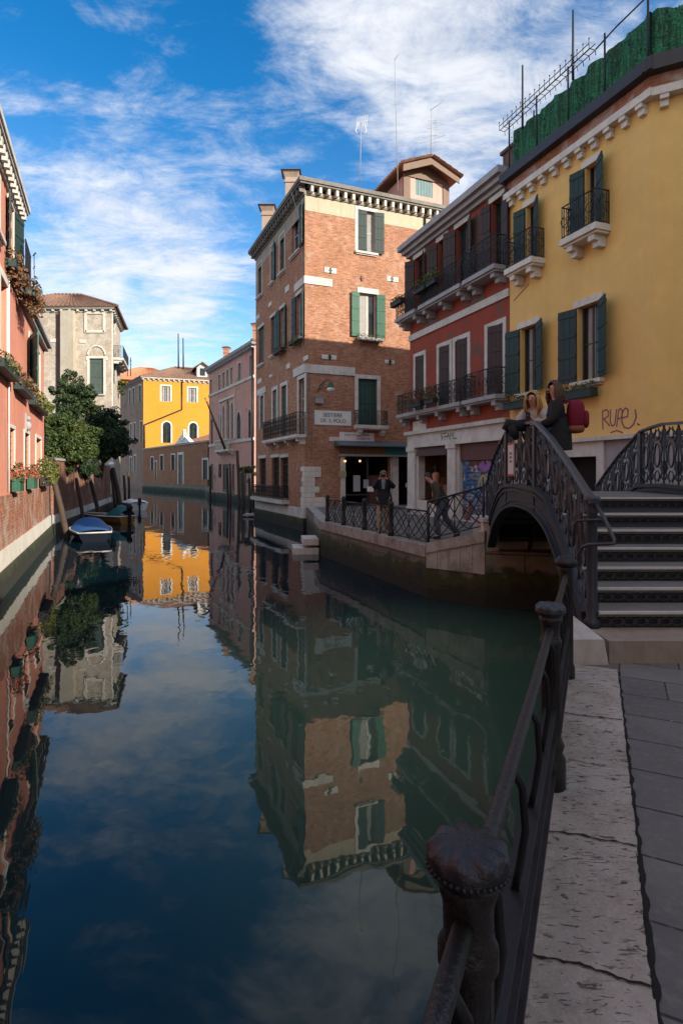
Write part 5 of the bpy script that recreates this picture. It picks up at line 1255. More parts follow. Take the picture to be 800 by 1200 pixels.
for (x, yt, yb_, lab) in ((676.5, 14, 95, 'tallest bare metal pole above the ivy screen'), (617, 78, 152, 'thin metal pole at the left end of the ivy screen, beside the chimney'), (612.5, 126, 155, 'short dark pole stub on the chimney of the ochre house')):
    u = FYE.u(x); p0 = FYE.p(u, FYE.z(yb_, u), .16 if x > 613 else -.4); p1 = FYE.p(u, FYE.z(yt, u), .16 if x > 613 else -.4)
    q = MB(); q.tube([p0, p1], [.035, .025], 6); solo(q, 'metal_pole', M['iron'], lab, 'pole', p0)

# ------------------------------------------------------------------ unseen houses added behind the viewer to cast the foreground shade
def pq(L, p): s = Vector((S.x, S.y)).normalized(); return s*L+Vector((-s.y, s.x))*p
for (L, p0, p1, h_, lab, m_) in ((13.2, -12, 11.0, 10.2, 'long ochre house added unseen behind the viewer to shade the near quay and bridge', 'yellow'), (13.2, 11.02, 14.09, 12.4, 'narrow grey house added unseen between the long ochre one and the tall red one to shade the far quay', 'greybeige'), (13.2, 14.1, 20.0, 19.0, 'tall red house added unseen at the end of the side canal to shade the ochre house corner', 'red')):
    a, b_ = pq(L, p1), pq(L, p0); Fh = Facade(b_, a) if Facade(b_, a).n.dot(Vector((S.x, S.y))) < 0 else Facade(a, b_)
    H = thing('plaster_house', lab, 'house', (a.x, a.y, 0)); ws = []
    for i in range(int(Fh.L/3)):
        for zz in (1.2, 4.6, 7.4): ws.append(dict(b=(1+i*3., 2+i*3., zz, zz+1.6)))
    wm = MB(); front(wm, Fh, 0, Fh.L, -2.5, h_, ws); prism_walls(wm, foot(Fh, 0, Fh.L, 9), -2.5, h_, (0,)); wm.build('wall', M[m_], H)
    hip_roof(H, foot(Fh, 0, Fh.L, 9), h_, .6 if h_ < 12 else 1.6, .2, 'tile')
# ------------------------------------------------------------------ iron footbridge
def interp(pts, y):
    if y <= pts[0][0]: return pts[0][1]+(y-pts[0][0])*(pts[1][1]-pts[0][1])/(pts[1][0]-pts[0][0])
    for (a, va), (b, vb) in zip(pts[:-1], pts[1:]):
        if y <= b: t = (y-a)/(b-a); return va+(vb-va)*t
    return pts[-1][1]+(y-pts[-1][0])*(pts[-1][1]-pts[-2][1])/(pts[-1][0]-pts[-2][0])
XLp = [(5.0, 2.30), (5.44, 2.39), (6.5, 2.60), (7.6, 2.79), (8.6, 2.90), (9.6, 2.96), (10.5, 3.02), (11.5, 3.12), (12.5, 3.26), (13.4, 3.42)]
XRp = [(5.0, 5.40), (5.44, 5.34), (6.6, 5.26), (8.8, 5.28), (9.8, 5.36), (10.5, 5.46), (11.5, 5.62), (12.5, 5.80), (13.4, 5.98)]
YS = [4.99, 5.38, 5.74, 6.10, 6.48, 6.88, 7.32, 7.80]     # nosing distances, sill first
ZS = [.19, .351, .505, .655, .815, .98, 1.145, 1.334]
YF = [10.75, 11.2, 11.62, 12.02, 12.4, 12.78, 13.15, 13.5]
B = thing('footbridge', 'dark blue-grey cast iron footbridge with ornate railings and stepped deck', 'bridge', (3.9, 9.2, WL))
XL = lambda y: interp(XLp, y); XR = lambda y: interp(XRp, y)
M['tread'] = stone('worn_tread', (.20, .19, .175), (.11, .105, .098), .5, 2., .6, .0, .006)
M['nosing'] = stone('worn_bright_nosing', (.62, .61, .58), (.40, .39, .37), .35, 3., .5)
M['riser'] = plain('dark_iron_riser', (.016, .016, .018), .6, 0, .4, 8, .2, (.05, .022, .012))
for i in range(1, 8):
    y0, y1, z = YS[i], (YS[i+1] if i < 7 else 10.7), ZS[i]
    m_ = MB(); zb = z-.05
    m_.hexa([(XL(y0)+.05, y0+.018, zb), (XR(y0)-.05, y0+.018, zb), (XR(y1)-.05, y1+.03, zb), (XL(y1)+.05, y1+.03, zb)], [(XL(y0)+.05, y0+.018, z), (XR(y0)-.05, y0+.018, z), (XR(y1)-.05, y1+.03, z), (XL(y1)+.05, y1+.03, z)])
    t_ = m_.build('step' if i < 7 else 'deck', M['tread'], B)
    m_ = MB(); m_.box(XL(y0)+.052, XR(y0)-.052, y0-.012, y0+.030, z-.020, z+.003); m_.build('nosing', M['nosing'], t_)
    m_ = MB(); zl = ZS[i-1]; m_.box(XL(y0)+.06, XR(y0)-.06, y0+.055, y0+.075, zl-.05, zb-.005)
    xx = XL(y0)+.07; hh = (z-zl)-.055
    while xx < XR(y0)-.1:
        m_.tube([(xx+.055+.052*math.cos(a*math.pi/5), y0+.048, zl+hh/2+.005+hh*.36*math.sin(a*math.pi/5)) for a in range(10)], .010, 4, 1, closed=True)
        m_.tube([(xx+.105, y0+.048, zl+.004), (xx+.115, y0+.048, zb-.006)], .008, 4, 1); xx += .115
    m_.build('riser', [M['riser'], M['iron_blue']], t_)
for i in range(1, 8):
    y1, z = YF[i], ZS[7-i]; y0 = YF[i-1]
    m_ = MB(); m_.hexa([(XL(y0)+.05, y0, z-.05), (XR(y0)-.05, y0, z-.05), (XR(y1)-.05, y1, z-.05), (XL(y1)+.05, y1, z-.05)], [(XL(y0)+.05, y0, z), (XR(y0)-.05, y0, z), (XR(y1)-.05, y1, z), (XL(y1)+.05, y1, z)])
    m_.box(XL(y0)+.06, XR(y0)-.06, y0-.03, y0-.005, z, z+.155); m_.build('step', M['tread'], B)
# first stone step and the corner block
m_ = MB(); m_.box(2.345, 4.0, 4.99, 5.5, -.05, .19); m_.box(4.008, 5.7, 4.99, 5.5, -.05, .188); m_.build('stone_step', stone('stained_step_stone', (.34, .29, .24), (.20, .15, .11), .6, 1.4, .8, .35), B)
m_ = MB(); m_.hexa([(1.99, 4.95, -.1), (2.338, 4.95, -.1), (2.338, 5.56, -.1), (2.10, 5.56, -.1)], [(1.99, 4.95, .215), (2.28, 4.95, .215), (2.22, 5.56, .30), (2.08, 5.56, .30)]); m_.build('corner_block', M['istria'], B)
# girders: arched web plate with top chord and arch flange
def ztop(y):
    pts = [(5.3, .10), (5.6, .30), (6.6, .86), (7.7, 1.33), (8.3, 1.43), (9.5, 1.475), (10.4, 1.44), (11.0, 1.30), (12.0, .82), (13.0, .25), (13.4, .1)]
    return interp(pts, y)
def zbot(y):
    t = (y-9.25)/(3.68 if y < 9.25 else 3.5); t = max(-1, min(1, t))
    return -.28+1.42*max(0, 1-abs(t)**2.25)
for Xf, sg in ((XL, -1), (XR, 1)):
    ys = [5.57+(12.75-5.57)*i/44 for i in range(45)]
    m_ = MB(); th = .03
    for i in range(44):
        a, b = ys[i], ys[i+1]; za0, za1 = min(zbot(a), ztop(a)-.05), ztop(a); zb0, zb1 = min(zbot(b), ztop(b)-.05), ztop(b)
        m_.hexa([(Xf(a)-th, a, za0), (Xf(a)+th, a, za0), (Xf(b)+th, b, zb0), (Xf(b)-th, b, zb0)], [(Xf(a)-th, a, za1), (Xf(a)+th, a, za1), (Xf(b)+th, b, zb1), (Xf(b)-th, b, zb1)])
        for (w0, h0, off, zf) in ((.075, .028, .0, ztop), (.06, .02, -.085, ztop)):
            m_.hexa([(Xf(a)-w0, a, zf(a)+off-h0), (Xf(a)+w0, a, zf(a)+off-h0), (Xf(b)+w0, b, zf(b)+off-h0), (Xf(b)-w0, b, zf(b)+off-h0)], [(Xf(a)-w0, a, zf(a)+off+h0), (Xf(a)+w0, a, zf(a)+off+h0), (Xf(b)+w0, b, zf(b)+off+h0), (Xf(b)-w0, b, zf(b)+off+h0)])
        for (w0, h0, off) in ((.085, .022, -.005), (.05, .014, .085)):
            if zbot(a)+off < ztop(a)-.16 and zbot(b)+off < ztop(b)-.16:
                m_.hexa([(Xf(a)-w0, a, zbot(a)+off-h0), (Xf(a)+w0, a, zbot(a)+off-h0), (Xf(b)+w0, b, zbot(b)+off-h0), (Xf(b)-w0, b, zbot(b)+off-h0)], [(Xf(a)-w0, a, zbot(a)+off+h0), (Xf(a)+w0, a, zbot(a)+off+h0), (Xf(b)+w0, b, zbot(b)+off+h0), (Xf(b)-w0, b, zbot(b)+off+h0)])
    for yv in (8.45, 10.3): m_.box(Xf(yv)-.05, Xf(yv)+.05, yv-.03, yv+.03, zbot(yv)+.02, ztop(yv)-.03)
    m_.build('girder', M['iron_blue'], B)
m_ = MB()      # underside plates and cross ribs
for i in range(44):
    a, b = ys[i], ys[i+1]; m_.quad((XL(a), a, ztop(a)-.14), (XR(a), a, ztop(a)-.14), (XR(b), b, ztop(b)-.14), (XL(b), b, ztop(b)-.14))
m_.build('underside', M['riser'], B)
for k in (1, 2):
    m_ = MB()
    for i in range(44):
        a, b = ys[i], ys[i+1]; xa = XL(a)+(XR(a)-XL(a))*k/3; xb = XL(b)+(XR(b)-XL(b))*k/3
        m_.hexa([(xa-.03, a, zbot(a)-.01), (xa+.03, a, zbot(a)-.01), (xb+.03, b, zbot(b)-.01), (xb-.03, b, zbot(b)-.01)], [(xa-.03, a, min(zbot(a)+.13, ztop(a)-.13)), (xa+.03, a, min(zbot(a)+.13, ztop(a)-.13)), (xb+.03, b, min(zbot(b)+.13, ztop(b)-.13)), (xb-.03, b, min(zbot(b)+.13, ztop(b)-.13))])
    m_.build('rib', M['iron_blue'], B)
# balustrades
def zrail(y):
    return interp([(5.44, 1.425), (8.45, 2.43), (9.5, 2.49), (10.4, 2.43), (11.6, 2.03), (13.2, 1.42), (13.4, 1.36)], y)
for Xf, sgn in ((XL, -1), (XR, 1)):
    m_ = MB(); r = .0115
    edges = [5.52, 6.0, 6.5, 7.0, 7.5, 8.0, 8.45, 8.95, 9.42, 9.9, 10.35, 10.85, 11.4, 11.95, 12.5, 13.1]
    for a, b in zip(edges[:-1], edges[1:]):
        def pf(s, t, a=a, b=b, Xf=Xf):
            y = a+(b-a)*s; z0 = ztop(y)+.03; z1 = zrail(y)-.03; return Vector((Xf(y), y, z0+(z1-z0)*t))
        def ring(cs, ct, rs, rt, k=16, rr=r): m_.tube([pf(cs+rs*math.cos(2*math.pi*i/k), ct+rt*math.sin(2*math.pi*i/k)) for i in range(k)], rr, 5, closed=True)
        def curve(f, k=14, rr=r): m_.tube([pf(*f(i/k)) for i in range(k+1)], rr, 5)
        ring(.5, .5, .20, .21, 18, r*1.45)                       # big oval
        ring(.5, .14, .16, .085); ring(.5, .86, .16, .085)        # small ones above and below
        for sg in (-1, 1):
            curve(lambda t, sg=sg: (.5+sg*(.49-.17*math.sin(math.pi*t)**2+.04*math.sin(4*math.pi*t)), t), 16, r*1.25)
            curve(lambda t, sg=sg: (.5+sg*(.20+.16*math.sin(math.pi*t)), .28+.0*t-.20*t), 8); curve(lambda t, sg=sg: (.5+sg*(.20+.16*math.sin(math.pi*t)), .72+.20*t), 8)
            ring(.5+sg*.36, .32, .085, .07, 10); ring(.5+sg*.36, .68, .085, .07, 10)
            curve(lambda t, sg=sg: (.5+sg*(.10+.30*t), .02+.14*math.sin(math.pi*t*.9)), 8); curve(lambda t, sg=sg: (.5+sg*(.10+.30*t), .98-.14*math.sin(math.pi*t*.9)), 8)
        m_.tube([pf(0, 0), pf(0, 1)], r*1.3, 5)
        m_.tube([pf(.32, .5), pf(.16, .5)], r, 4); m_.tube([pf(.68, .5), pf(.84, .5)], r, 4)
    bal = m_.build('balustrade', M['iron_blue'], B)
    m_ = MB(); k = 60; w0, h0 = .045, .022
    yy = [5.36+(13.3-5.36)*i/k for i in range(k+1)]
    for a, b in zip(yy[:-1], yy[1:]):
        m_.hexa([(Xf(a)-w0, a, zrail(a)-h0), (Xf(a)+w0, a, zrail(a)-h0), (Xf(b)+w0, b, zrail(b)-h0), (Xf(b)-w0, b, zrail(b)-h0)], [(Xf(a)-w0*.6, a, zrail(a)+h0), (Xf(a)+w0*.6, a, zrail(a)+h0), (Xf(b)+w0*.6, b, zrail(b)+h0), (Xf(b)-w0*.6, b, zrail(b)+h0)])
    m_.build('handrail', M['iron_blue'], bal)
    for yv, zb in ((5.44, .19), (8.45, 1.43), (10.35, 1.43), (13.2, .15)):
        m_ = MB(); c = (Xf(yv), yv, 0); zt = zrail(yv)
        if yv < 6 or yv > 13: m_.lathe(c, [(.075, zb), (.075, zb+.06), (.05, zb+.1), (.062, zb+.2), (.05, zb+.26), (.048, zt-.16), (.06, zt-.12), (.05, zt-.09), (.075, zt-.03), (.075, zt+.01), (.04, zt+.02)], 12)
        else: m_.box(c[0]-.045, c[0]+.045, yv-.05, yv+.05, zb, zt-.025)
        m_.build('newel_post', M['iron_blue'], B)
# added pipe guard at the foot of the near balustrade
m_ = MB(); xx = XL(5.44)
def pp_(px, py, Y): return PT(px, py, Y)
m_.tube([pp_(694, 586, 5.42), pp_(707, 606, 5.25), pp_(719, 632, 5.08), pp_(719.5, 637, 5.06), pp_(712, 637.5, 5.08), pp_(690, 638, 5.3), pp_(682, 641, 5.4), pp_(677, 650, 5.46), pp_(676, 661, 5.48), pp_(672, 664, 5.5)], .017, 7)
m_.tube([pp_(704, 609, 5.28), pp_(690, 609.5, 5.4), pp_(676, 610, 5.5), pp_(672, 614, 5.52), pp_(671.5, 640, 5.52)], .014, 7)
m_.build('pipe_guard', M['iron_blue'], B)
# small notice on the rail
N_ = thing('notice_board', 'white notice with a red border hung on the near side of the bridge railing', 'sign', (XL(9.6)-.06, 9.6, 1.75))
y0, y1 = 9.62, 10.1; m_ = MB(); m_.hexa([(XL(y0)-.05, y0, 1.62), (XL(y0)-.035, y0, 1.62), (XL(y1)-.035, y1, 1.62), (XL(y1)-.05, y1, 1.62)], [(XL(y0)-.05, y0, 2.2), (XL(y0)-.035, y0, 2.2), (XL(y1)-.035, y1, 2.2), (XL(y1)-.05, y1, 2.2)]); m_.build('board', M['white'], N_)
m_ = MB()
def nb(y, z, o=.054): return (XL(y)-o, y, z)
for (ya, yb_, za, zb_) in ((y0, y1, 2.165, 2.2), (y0, y1, 1.62, 1.655), (y0, y0+.03, 1.655, 2.165), (y1-.03, y1, 1.655, 2.165)): m_.quad(nb(ya, za), nb(yb_, za), nb(yb_, zb_), nb(ya, zb_))
m_.build('border', plain('red_sign_paint', (.45, .03, .03), .5), N_)
m_ = MB()
for zz in (2.0, 1.93, 1.86): m_.quad(nb(y0+.16, zz), nb(y1-.16, zz), nb(y1-.16, zz+.03), nb(y0+.16, zz+.03))
m_.build('marks', plain('grey_ink', (.1, .1, .12), .6), N_)
# stone pier at the far end of the near girder
m_ = MB(); m_.box(3.06, 3.40, 12.3, 13.3, -.3, .62); m_.box(3.03, 3.43, 12.27, 13.33, .62, .70); m_.build('pier', M['istria'], B)
m_ = MB(); m_.box(3.41, 6.0, 12.55, 13.5, -.3, .17); m_.build('stone_step', M['istria'], B)

# ------------------------------------------------------------------ railing of the near quay
RL = thing('quay_railing', 'black iron railing with domed fluted posts along the near quay edge', 'railing', (QX(3), 3, 0))
def QP(Y, z, o=0.): return Vector((QX(Y)+pv_.x*o, Y+pv_.y*o, z))
for k, Y in enumerate((-.95, 1.054, 3.0, 4.6)):
    m_ = MB(); c = QP(Y, 0)
    if k == 1: prof = [(.082, 0), (.082, .16), (.066, .19), (.076, .23), (.058, .27), (.054, .30), (.052, .74), (.062, .75), (.062, .78), (.05, .80), (.052, .86), (.060, .885), (.058, .915)]
    else: prof = [(.085, 0), (.085, .16), (.066, .19), (.078, .23), (.06, .27), (.054, .30), (.052, .74), (.062, .75), (.062, .78), (.05, .80), (.053, .86), (.062, .88), (.066, .905)]
    if k == 3: prof = [(.075, 0), (.075, .10), (.062, .13), (.06, .5), (.056, .88), (.066, .90), (.05, .905)]
    prof = [(r_*.9, z_) for r_, z_ in prof]; nseg = 48 if k == 1 else 32
    m_.lathe(c, prof, nseg, 0, 16, (.30, .735)); po = m_.build('post', M['iron_rust'], RL)
    m_ = MB()
    if k != 3:
        # domed cap with swirling lobes and a beaded rim
        n_, rings = 48, 12; vs = []; fs = []
        for i in range(rings+1):
            t = i/rings; z = .940+.034*math.sin(t*math.pi/2)**.8; r_ = .0745*math.cos(t*math.pi/2)**.68+.002
            for j in range(n_):
                a = 2*math.pi*j/n_; lob = 1+.035*math.sin(9*a+2.2*t)*math.sin(math.pi*min(1, t*1.15))
                vs.append(c+Vector((r_*lob*math.cos(a), r_*lob*math.sin(a), z+.0042*math.sin(9*a+2.2*t)*math.sin(math.pi*min(1, t*1.2)))))
        for i in range(rings):
            for j in range(n_): j2 = (j+1) % n_; fs.append((i*n_+j, i*n_+j2, (i+1)*n_+j2, (i+1)*n_+j))
        m_.add(vs, fs, 0, True); m_.lathe(c, [(.050, .900), (.066, .915), (.0745, .930), (.071, .942)], 32)
        for j in range(40): a = 2*math.pi*j/40; m_.ball(c+Vector((.0735*math.cos(a), .0735*math.sin(a), .930)), .0050, 6, 4)
    else:
        m_.lathe(c, [(.06, .905), (.088, .92), (.09, .945), (.083, .955), (.06, .985), (.02, 1.0)], 28)
    m_.build('cap', plain('corroded_cap_iron', (.030, .034, .044), .38, .25, .5, 14, .5, (.07, .03, .02), .5) if k == 1 else (M['iron_blue'] if k != 3 else M['iron']), po)
for ya, yb_ in ((-.95, 1.054), (1.054, 3.0), (3.0, 4.6)):
    d_ = .05; a, b = ya+d_*.8, yb_-d_*.8
    m_ = MB(); zr = .835
    m_.tube([QP(a+(b-a)*i/8, zr+.004*math.sin(i)) for i in range(9)], .0195, 10); m_.build('top_rail', M['iron_rust'], RL)
    for (z, hw) in ((.42, .012), (.27, .012), (.10, .014)):
        m_ = MB(); m_.obox(QP(a, z), QP(b, z), pv_.to_3d()*.03, (0, 0, hw)); m_.build('flat_bar', M['iron'], RL)
    n_ = 4
    for yq in [a+.10+(b-a-.2)*i/n_ for i in range(n_+1)]:
        m_ = MB(); m_.tube([QP(yq, .825), QP(yq+.02, .76, .025), QP(yq+.05, .62, .03), QP(yq+.06, .50, .012), QP(yq+.06, .44)], .012, 6); m_.obox(QP(yq+.06, .11), QP(yq+.06, .44), pv_.to_3d()*.012, Vector((dv.x, dv.y, 0))*.006)
        m_.build('scroll_bracket', M['iron'], RL)

# ------------------------------------------------------------------ railing of the far quay
RF = thing('quay_railing', 'low black iron railing with crossed curved bars along the far quay', 'railing', (QB.x, QB.y, 0))
dq2 = (QB-QC).normalized(); nq = Vector((dq2.y, -dq2.x))
def tpos(px): 
    k = (px-400)/667; a = QC-nq*.14; return (k*a.y-a.x)/(dq2.x-k*dq2.y)
ts = [tpos(383.5), tpos(402.5), tpos(427), tpos(458), tpos(502)]
def fp(t, z=0.): q = QC-nq*.14+dq2*t; return Vector((q.x, q.y, z))
for i, t in enumerate(ts):
    m_ = MB()
    if i < 4: m_.lathe(fp(t, .0), [(.085, 0), (.085, .12), (.065, .16), (.06, .75), (.075, .78), (.06, .82), (.085, .86), (.05, .93), (.02, .95)], 14)
    else: m_.tube([fp(t, 0), fp(t, .9)], .025, 6)
    m_.build('post', M['iron'], RF)
for a, b in zip(ts[:-1], ts[1:]):
    m_ = MB(); railing_mesh(m_, [fp(a+.06, .0), fp(b-.05, .0)], .78, 1, .012, (b-a)/2 if b-a < 4 else (b-a)/3); m_.build('panel', M['iron'], RF)
m_ = MB(); r0 = Vector((QB.x+.05, QB.y+.25)); r1 = Vector((QD.x+.02, QD.y+.28))
railing_mesh(m_, [(r0.x, r0.y, .08), (r1.x, r1.y, .46)], .92, 1, .014, .7); m_.build('ramp_panel', M['iron'], RF)
m_ = MB(); m_.tube([(r1.x, r1.y, .4), (r1.x, r1.y, 1.45)], .03, 6); m_.build('end_post', M['iron'], RF)
# ------------------------------------------------------------------ signs, lamp, boxes on the brick house
b = FBr.box(368.5, 411, 481.5, 498); 
SG = thing('wall_sign', 'big white painted wall sign with two lines of black lettering', 'sign', FBr.p((b[0]+b[1])/2, b[2], .02))
q = MB(); q.fbox(FBr, *b, .002, .02); q.build('panel', M['white'], SG)
q = MB(); bb = .03
for (u0, u1, z0, z1) in ((b[0], b[1], b[3], b[3]+bb), (b[0], b[1], b[2]-bb, b[2]), (b[0]-bb, b[0], b[2]-bb, b[3]+bb), (b[1], b[1]+bb, b[2]-bb, b[3]+bb)): q.fbox(FBr, u0, u1, z0, z1, .001, .022)
q.build('border', M['greystone'], SG)
ink = plain('faded_black_paint', (.07, .075, .085), .8, 0, .6, 9)
um = (b[0]+b[1])/2; hz = b[3]-b[2]
text_mesh('SESTIERE', .27, FBr, um-.02, b[2]+hz*.68, .024, ink, SG, sx=1.0); text_mesh('DE  S. POLO', .26, FBr, um, b[2]+hz*.28, .024, ink, SG, sx=1.0)
b = FBr.box(397.5, 438, 507, 517)
SG = thing('street_sign', 'smaller white street name plate just above the shop canopy', 'sign', FBr.p((b[0]+b[1])/2, b[2], .02))
q = MB(); q.fbox(FBr, *b, .002, .024); q.build('panel', M['white'], SG)
um = (b[0]+b[1])/2; hz = b[3]-b[2]
text_mesh('CALLE DE CA CORNER', .15, FBr, um, b[2]+hz*.72, .027, ink, SG, sx=.9); text_mesh('CORRENTE', .15, FBr, um+.35, b[2]+hz*.27, .027, ink, SG)
q = MB(); bq = FBr.box(385.5, 397, 512, 517); q.fbox(FBr, *bq, .002, .03); solo(q, 'wall_plate', M['istria_lit'], 'small blank white stone plate left of the street name plate', 'plate', FBr.p((bq[0]+bq[1])/2, bq[2], .02))
u, z_ = FBr.u(372.5), FBr.z(456, FBr.u(372.5))
LP = thing('wall_lamp', 'green curved-arm wall lantern beside the corner of the brick house', 'lamp', FBr.p(u, z_, 0))
q = MB(); q.tube([FBr.p(u, z_-.15, .01), FBr.p(u+.05, z_+.15, .2), FBr.p(u+.2, z_+.38, .5), FBr.p(u+.38, z_+.38, .68), FBr.p(u+.42, z_+.24, .72)], .028, 6); q.tube([FBr.p(u, z_-.1, .01), FBr.p(u+.08, z_, .25), FBr.p(u+.2, z_+.3, .45)], .018, 5); q.build('bracket', plain('green_lamp_paint', (.012, .07, .05), .5), LP)
q = MB(); c = FBr.p(u+.42, z_, .72); q.lathe(c, [(.20, -.02), (.19, .0), (.13, .06), (.11, .22), (.05, .26), (.03, .3)], 14); q.build('lamp_shade', MATS['green_lamp_paint'], LP)
q = MB(); q.lathe(c, [(.02, -.21), (.13, -.19), (.19, -.10), (.19, -.021)], 14); q.build('lamp_glass', M['white'], LP)
b = FBr.box(368.5, 377.5, 466, 473); q = MB(); q.fbox(FBr, *b, .002, .22); q.fbox(FBr, b[0]-.02, b[1]+.02, b[3], b[3]+.03, .0, .25); solo(q, 'junction_box', M['greystone'], 'grey electrical box between the wall lantern and the big white sign', 'box', FBr.p((b[0]+b[1])/2, b[2], .1))
flower_box('stone-coloured window box of dark trailing plants under the bright green shutters', FBr, FBr.u(418), FBr.u(446), FBr.z(401, FBr.u(432)), .22, .16, .16, leafm='box', n=420, top=.16, spread=.2, trail=.16, pm='greystone')
flower_box('dark trailing window box on the canal side of the brick house, nearest the corner', FBl, FBl.u(345.5), FBl.u(358), FBl.z(402.5, FBl.u(351)), .25, .16, .14, leafm='box', n=420, top=.12, spread=.22, trail=.3, pm='black')
flower_box('dark window box under the second window from the corner, canal side of the brick house', FBl, FBl.u(327), FBl.u(337), FBl.z(414, FBl.u(332)), .25, .16, .14, leafm='dry', n=300, top=.12, spread=.22, trail=.25, pm='black')

# ------------------------------------------------------------------ aerials
def aerial(name, lab, base, top, kind):
    t = thing(name, lab, 'antenna', base); b_, tp_ = Vector(base), Vector(top)
    q = MB(); q.tube([b_, tp_], [.028, .018], 5); q.build('mast', M['greystone'], t)
    q = MB()
    if kind == 'yagi':
        d = Vector((.9, -.2, .5)); q.tube([tp_-d*.1, tp_+d], .014, 5)
        for i in range(3): c = tp_-Vector((0, 0, .7+.45*i)); q.tube([c-Vector((.25, 0, 0)), c+Vector((.3, 0, .05))], .010, 4)
        c = tp_-Vector((0, 0, 1.8)); q.tube([c-Vector((.7, 0, .25)), c+Vector((.8, 0, .25))], .014, 4); q.tube([c+Vector((.2, 0, -.9)), c+Vector((.25, 0, 1.3))], .014, 4)
        for i in range(5): z = c+Vector((.22, 0, -.6+.4*i)); q.tube([z-Vector((.16, 0, 0)), z+Vector((.16, 0, 0))], .008, 4)
    elif kind == 'tv':
        d = Vector((.55, 0, .12))
        q.tube([tp_-d*.5, tp_+d*.6], .014, 4)
        for i in range(6): c = tp_+d*(-.4+.2*i); q.tube([c-Vector((.02, .0, .32)), c+Vector((.02, 0, .32))], .012, 4)
        for sx in (-1, 1): q.tube([tp_+Vector((.18*sx, 0, -.1)), tp_+Vector((.30*sx, 0, -.5)), tp_+Vector((.22*sx, 0, -.62))], .022, 4)
    else:
        q.tube([tp_, tp_+Vector((.33, -.05, .52))], .016, 5); q.ball(tp_, .04, 6, 4)
    q.build('aerial', M['white'] if kind == 'tv' else M['greystone'], t)
    return t
aerial('roof_antenna', 'short-masted white television aerial at the left of the brick house roof', PT(421.5, 214, 31.5), PT(423, 143, 31.5), 'tv')
aerial('roof_antenna', 'tallest thin whip aerial with a bent tip beside the roof dormer', PT(466, 224, 31.0), PT(462.5, 70, 31.0), 'whip')
aerial('roof_antenna', 'yagi aerial with crossbars standing on the roof dormer', PT(504.5, 184, 34.0), PT(505.5, 128, 34.0), 'yagi')
for (x, y, lab) in ((209, 391, 'left one of two thin aerials above the orange house roof'), (214.7, 396, 'right one of two thin aerials above the orange house roof')):
    q = MB(); q.tube([PT(x+.3, 432, 114), PT(x, y, 114)], [.16, .10], 5); solo(q, 'roof_antenna', M['iron'], lab, 'antenna', PT(x+.3, 432, 114))
for (x, y, yb_, Yd, lab) in ((149.5, 417, 441, 118, 'left one of two small aerials over the far orange roof'), (153.3, 419, 441, 118, 'right one of two small aerials with crossbars over the far orange roof')):
    q = MB(); q.tube([PT(x, yb_, Yd), PT(x, y, Yd)], .09, 5); q.tube([PT(x-1.5, y+4, Yd), PT(x+1.5, y+4, Yd)], .07, 4); q.tube([PT(x-1, y+8, Yd), PT(x+1, y+8, Yd)], .07, 4); solo(q, 'roof_antenna', M['iron'], lab, 'antenna', PT(x, yb_, Yd))
q = MB(); q.tube([PT(40.5, 345, 54), PT(40.3, 297, 54)], .035, 5); q.tube([PT(39, 300, 54), PT(42.5, 296, 54)], .06, 4); q.tube([PT(39, 315, 54), PT(41.5, 312, 54)], .04, 4); solo(q, 'roof_antenna', M['iron'], 'small aerial on the tiled roof of the old pale brick house', 'antenna', PT(40.5, 345, 54))

# ------------------------------------------------------------------ trees over the garden wall
LF = dict(
    mid=leaf('mid_green_leaf', (.026, .048, .012), (.050, .074, .018), (.075, .095, .022)),
    dark=leaf('dark_evergreen_leaf', (.010, .025, .010), (.020, .042, .014), (.028, .055, .016)),
    feather=leaf('feathery_leaf', (.018, .038, .015), (.038, .062, .020), (.052, .075, .026)))
M['bark'] = stone('tree_bark', (.10, .075, .05), (.04, .03, .02), .6, 3)
def tree(lab, base, clumps, leafm, n, size, trunk, name='tree', seed=1):
    base = Vector(base); t = thing(name, lab, 'tree', base)
    q = MB(); cen = sum((Vector(c[0]) for c in clumps), Vector())/len(clumps)
    q.tube([base, base.lerp(cen, .45)+Vector((.15, .1, 0)), base.lerp(cen, .8)], [trunk, trunk*.75, trunk*.5], 8)
    fork = base.lerp(cen, .55)+Vector((.12, .08, 0))
    for c, r in clumps: q.tube([fork, fork.lerp(Vector(c), .55)+Vector((0, 0, -.1)), Vector(c)], [trunk*.45, trunk*.28, trunk*.1], 6)
    q.build('trunk', M['bark'], t)
    q = MB(); rn = random.Random(seed); tot = sum(r[0]*r[1]*r[2] for c, r in clumps)
    for k, (c, r) in enumerate(clumps):
        m_ = max(60, int(n*(r[0]*r[1]*r[2])/tot)); c = Vector(c)
        subs = max(5, int(m_/110))
        for s_ in range(subs):
            d = Vector((rn.gauss(0, 1), rn.gauss(0, 1), rn.gauss(0, 1))).normalized()*rn.uniform(.55, 1.0)
            cc = c+Vector((d.x*r[0], d.y*r[1], d.z*r[2])); rr = rn.uniform(.22, .42)
            leaves(q, cc, (r[0]*rr, r[1]*rr, r[2]*rr), m_//subs, size, seed*100+k*37+s_)
    q.build('crown', LF[leafm], t); return t
def cl(x, y, Y, rx, ry=None, rz=None): return (tuple(PT(x, y, Y)), (rx, ry or rx, rz or rx*.8))
tree('light green bushy tree leaning over the garden wall beside the salmon house', (-15.9, 31.0, -.05), [cl(63, 500, 31, .75), cl(76, 500, 31.5, 1.0), cl(70, 525, 30.5, 1.05), cl(88, 522, 31.5, 1.05), cl(98, 508, 32.5, .8), cl(82, 538, 30.5, .8), cl(62, 536, 30, .65), cl(100, 530, 32, .7)], 'mid', 26000, .07, .14, seed=3)
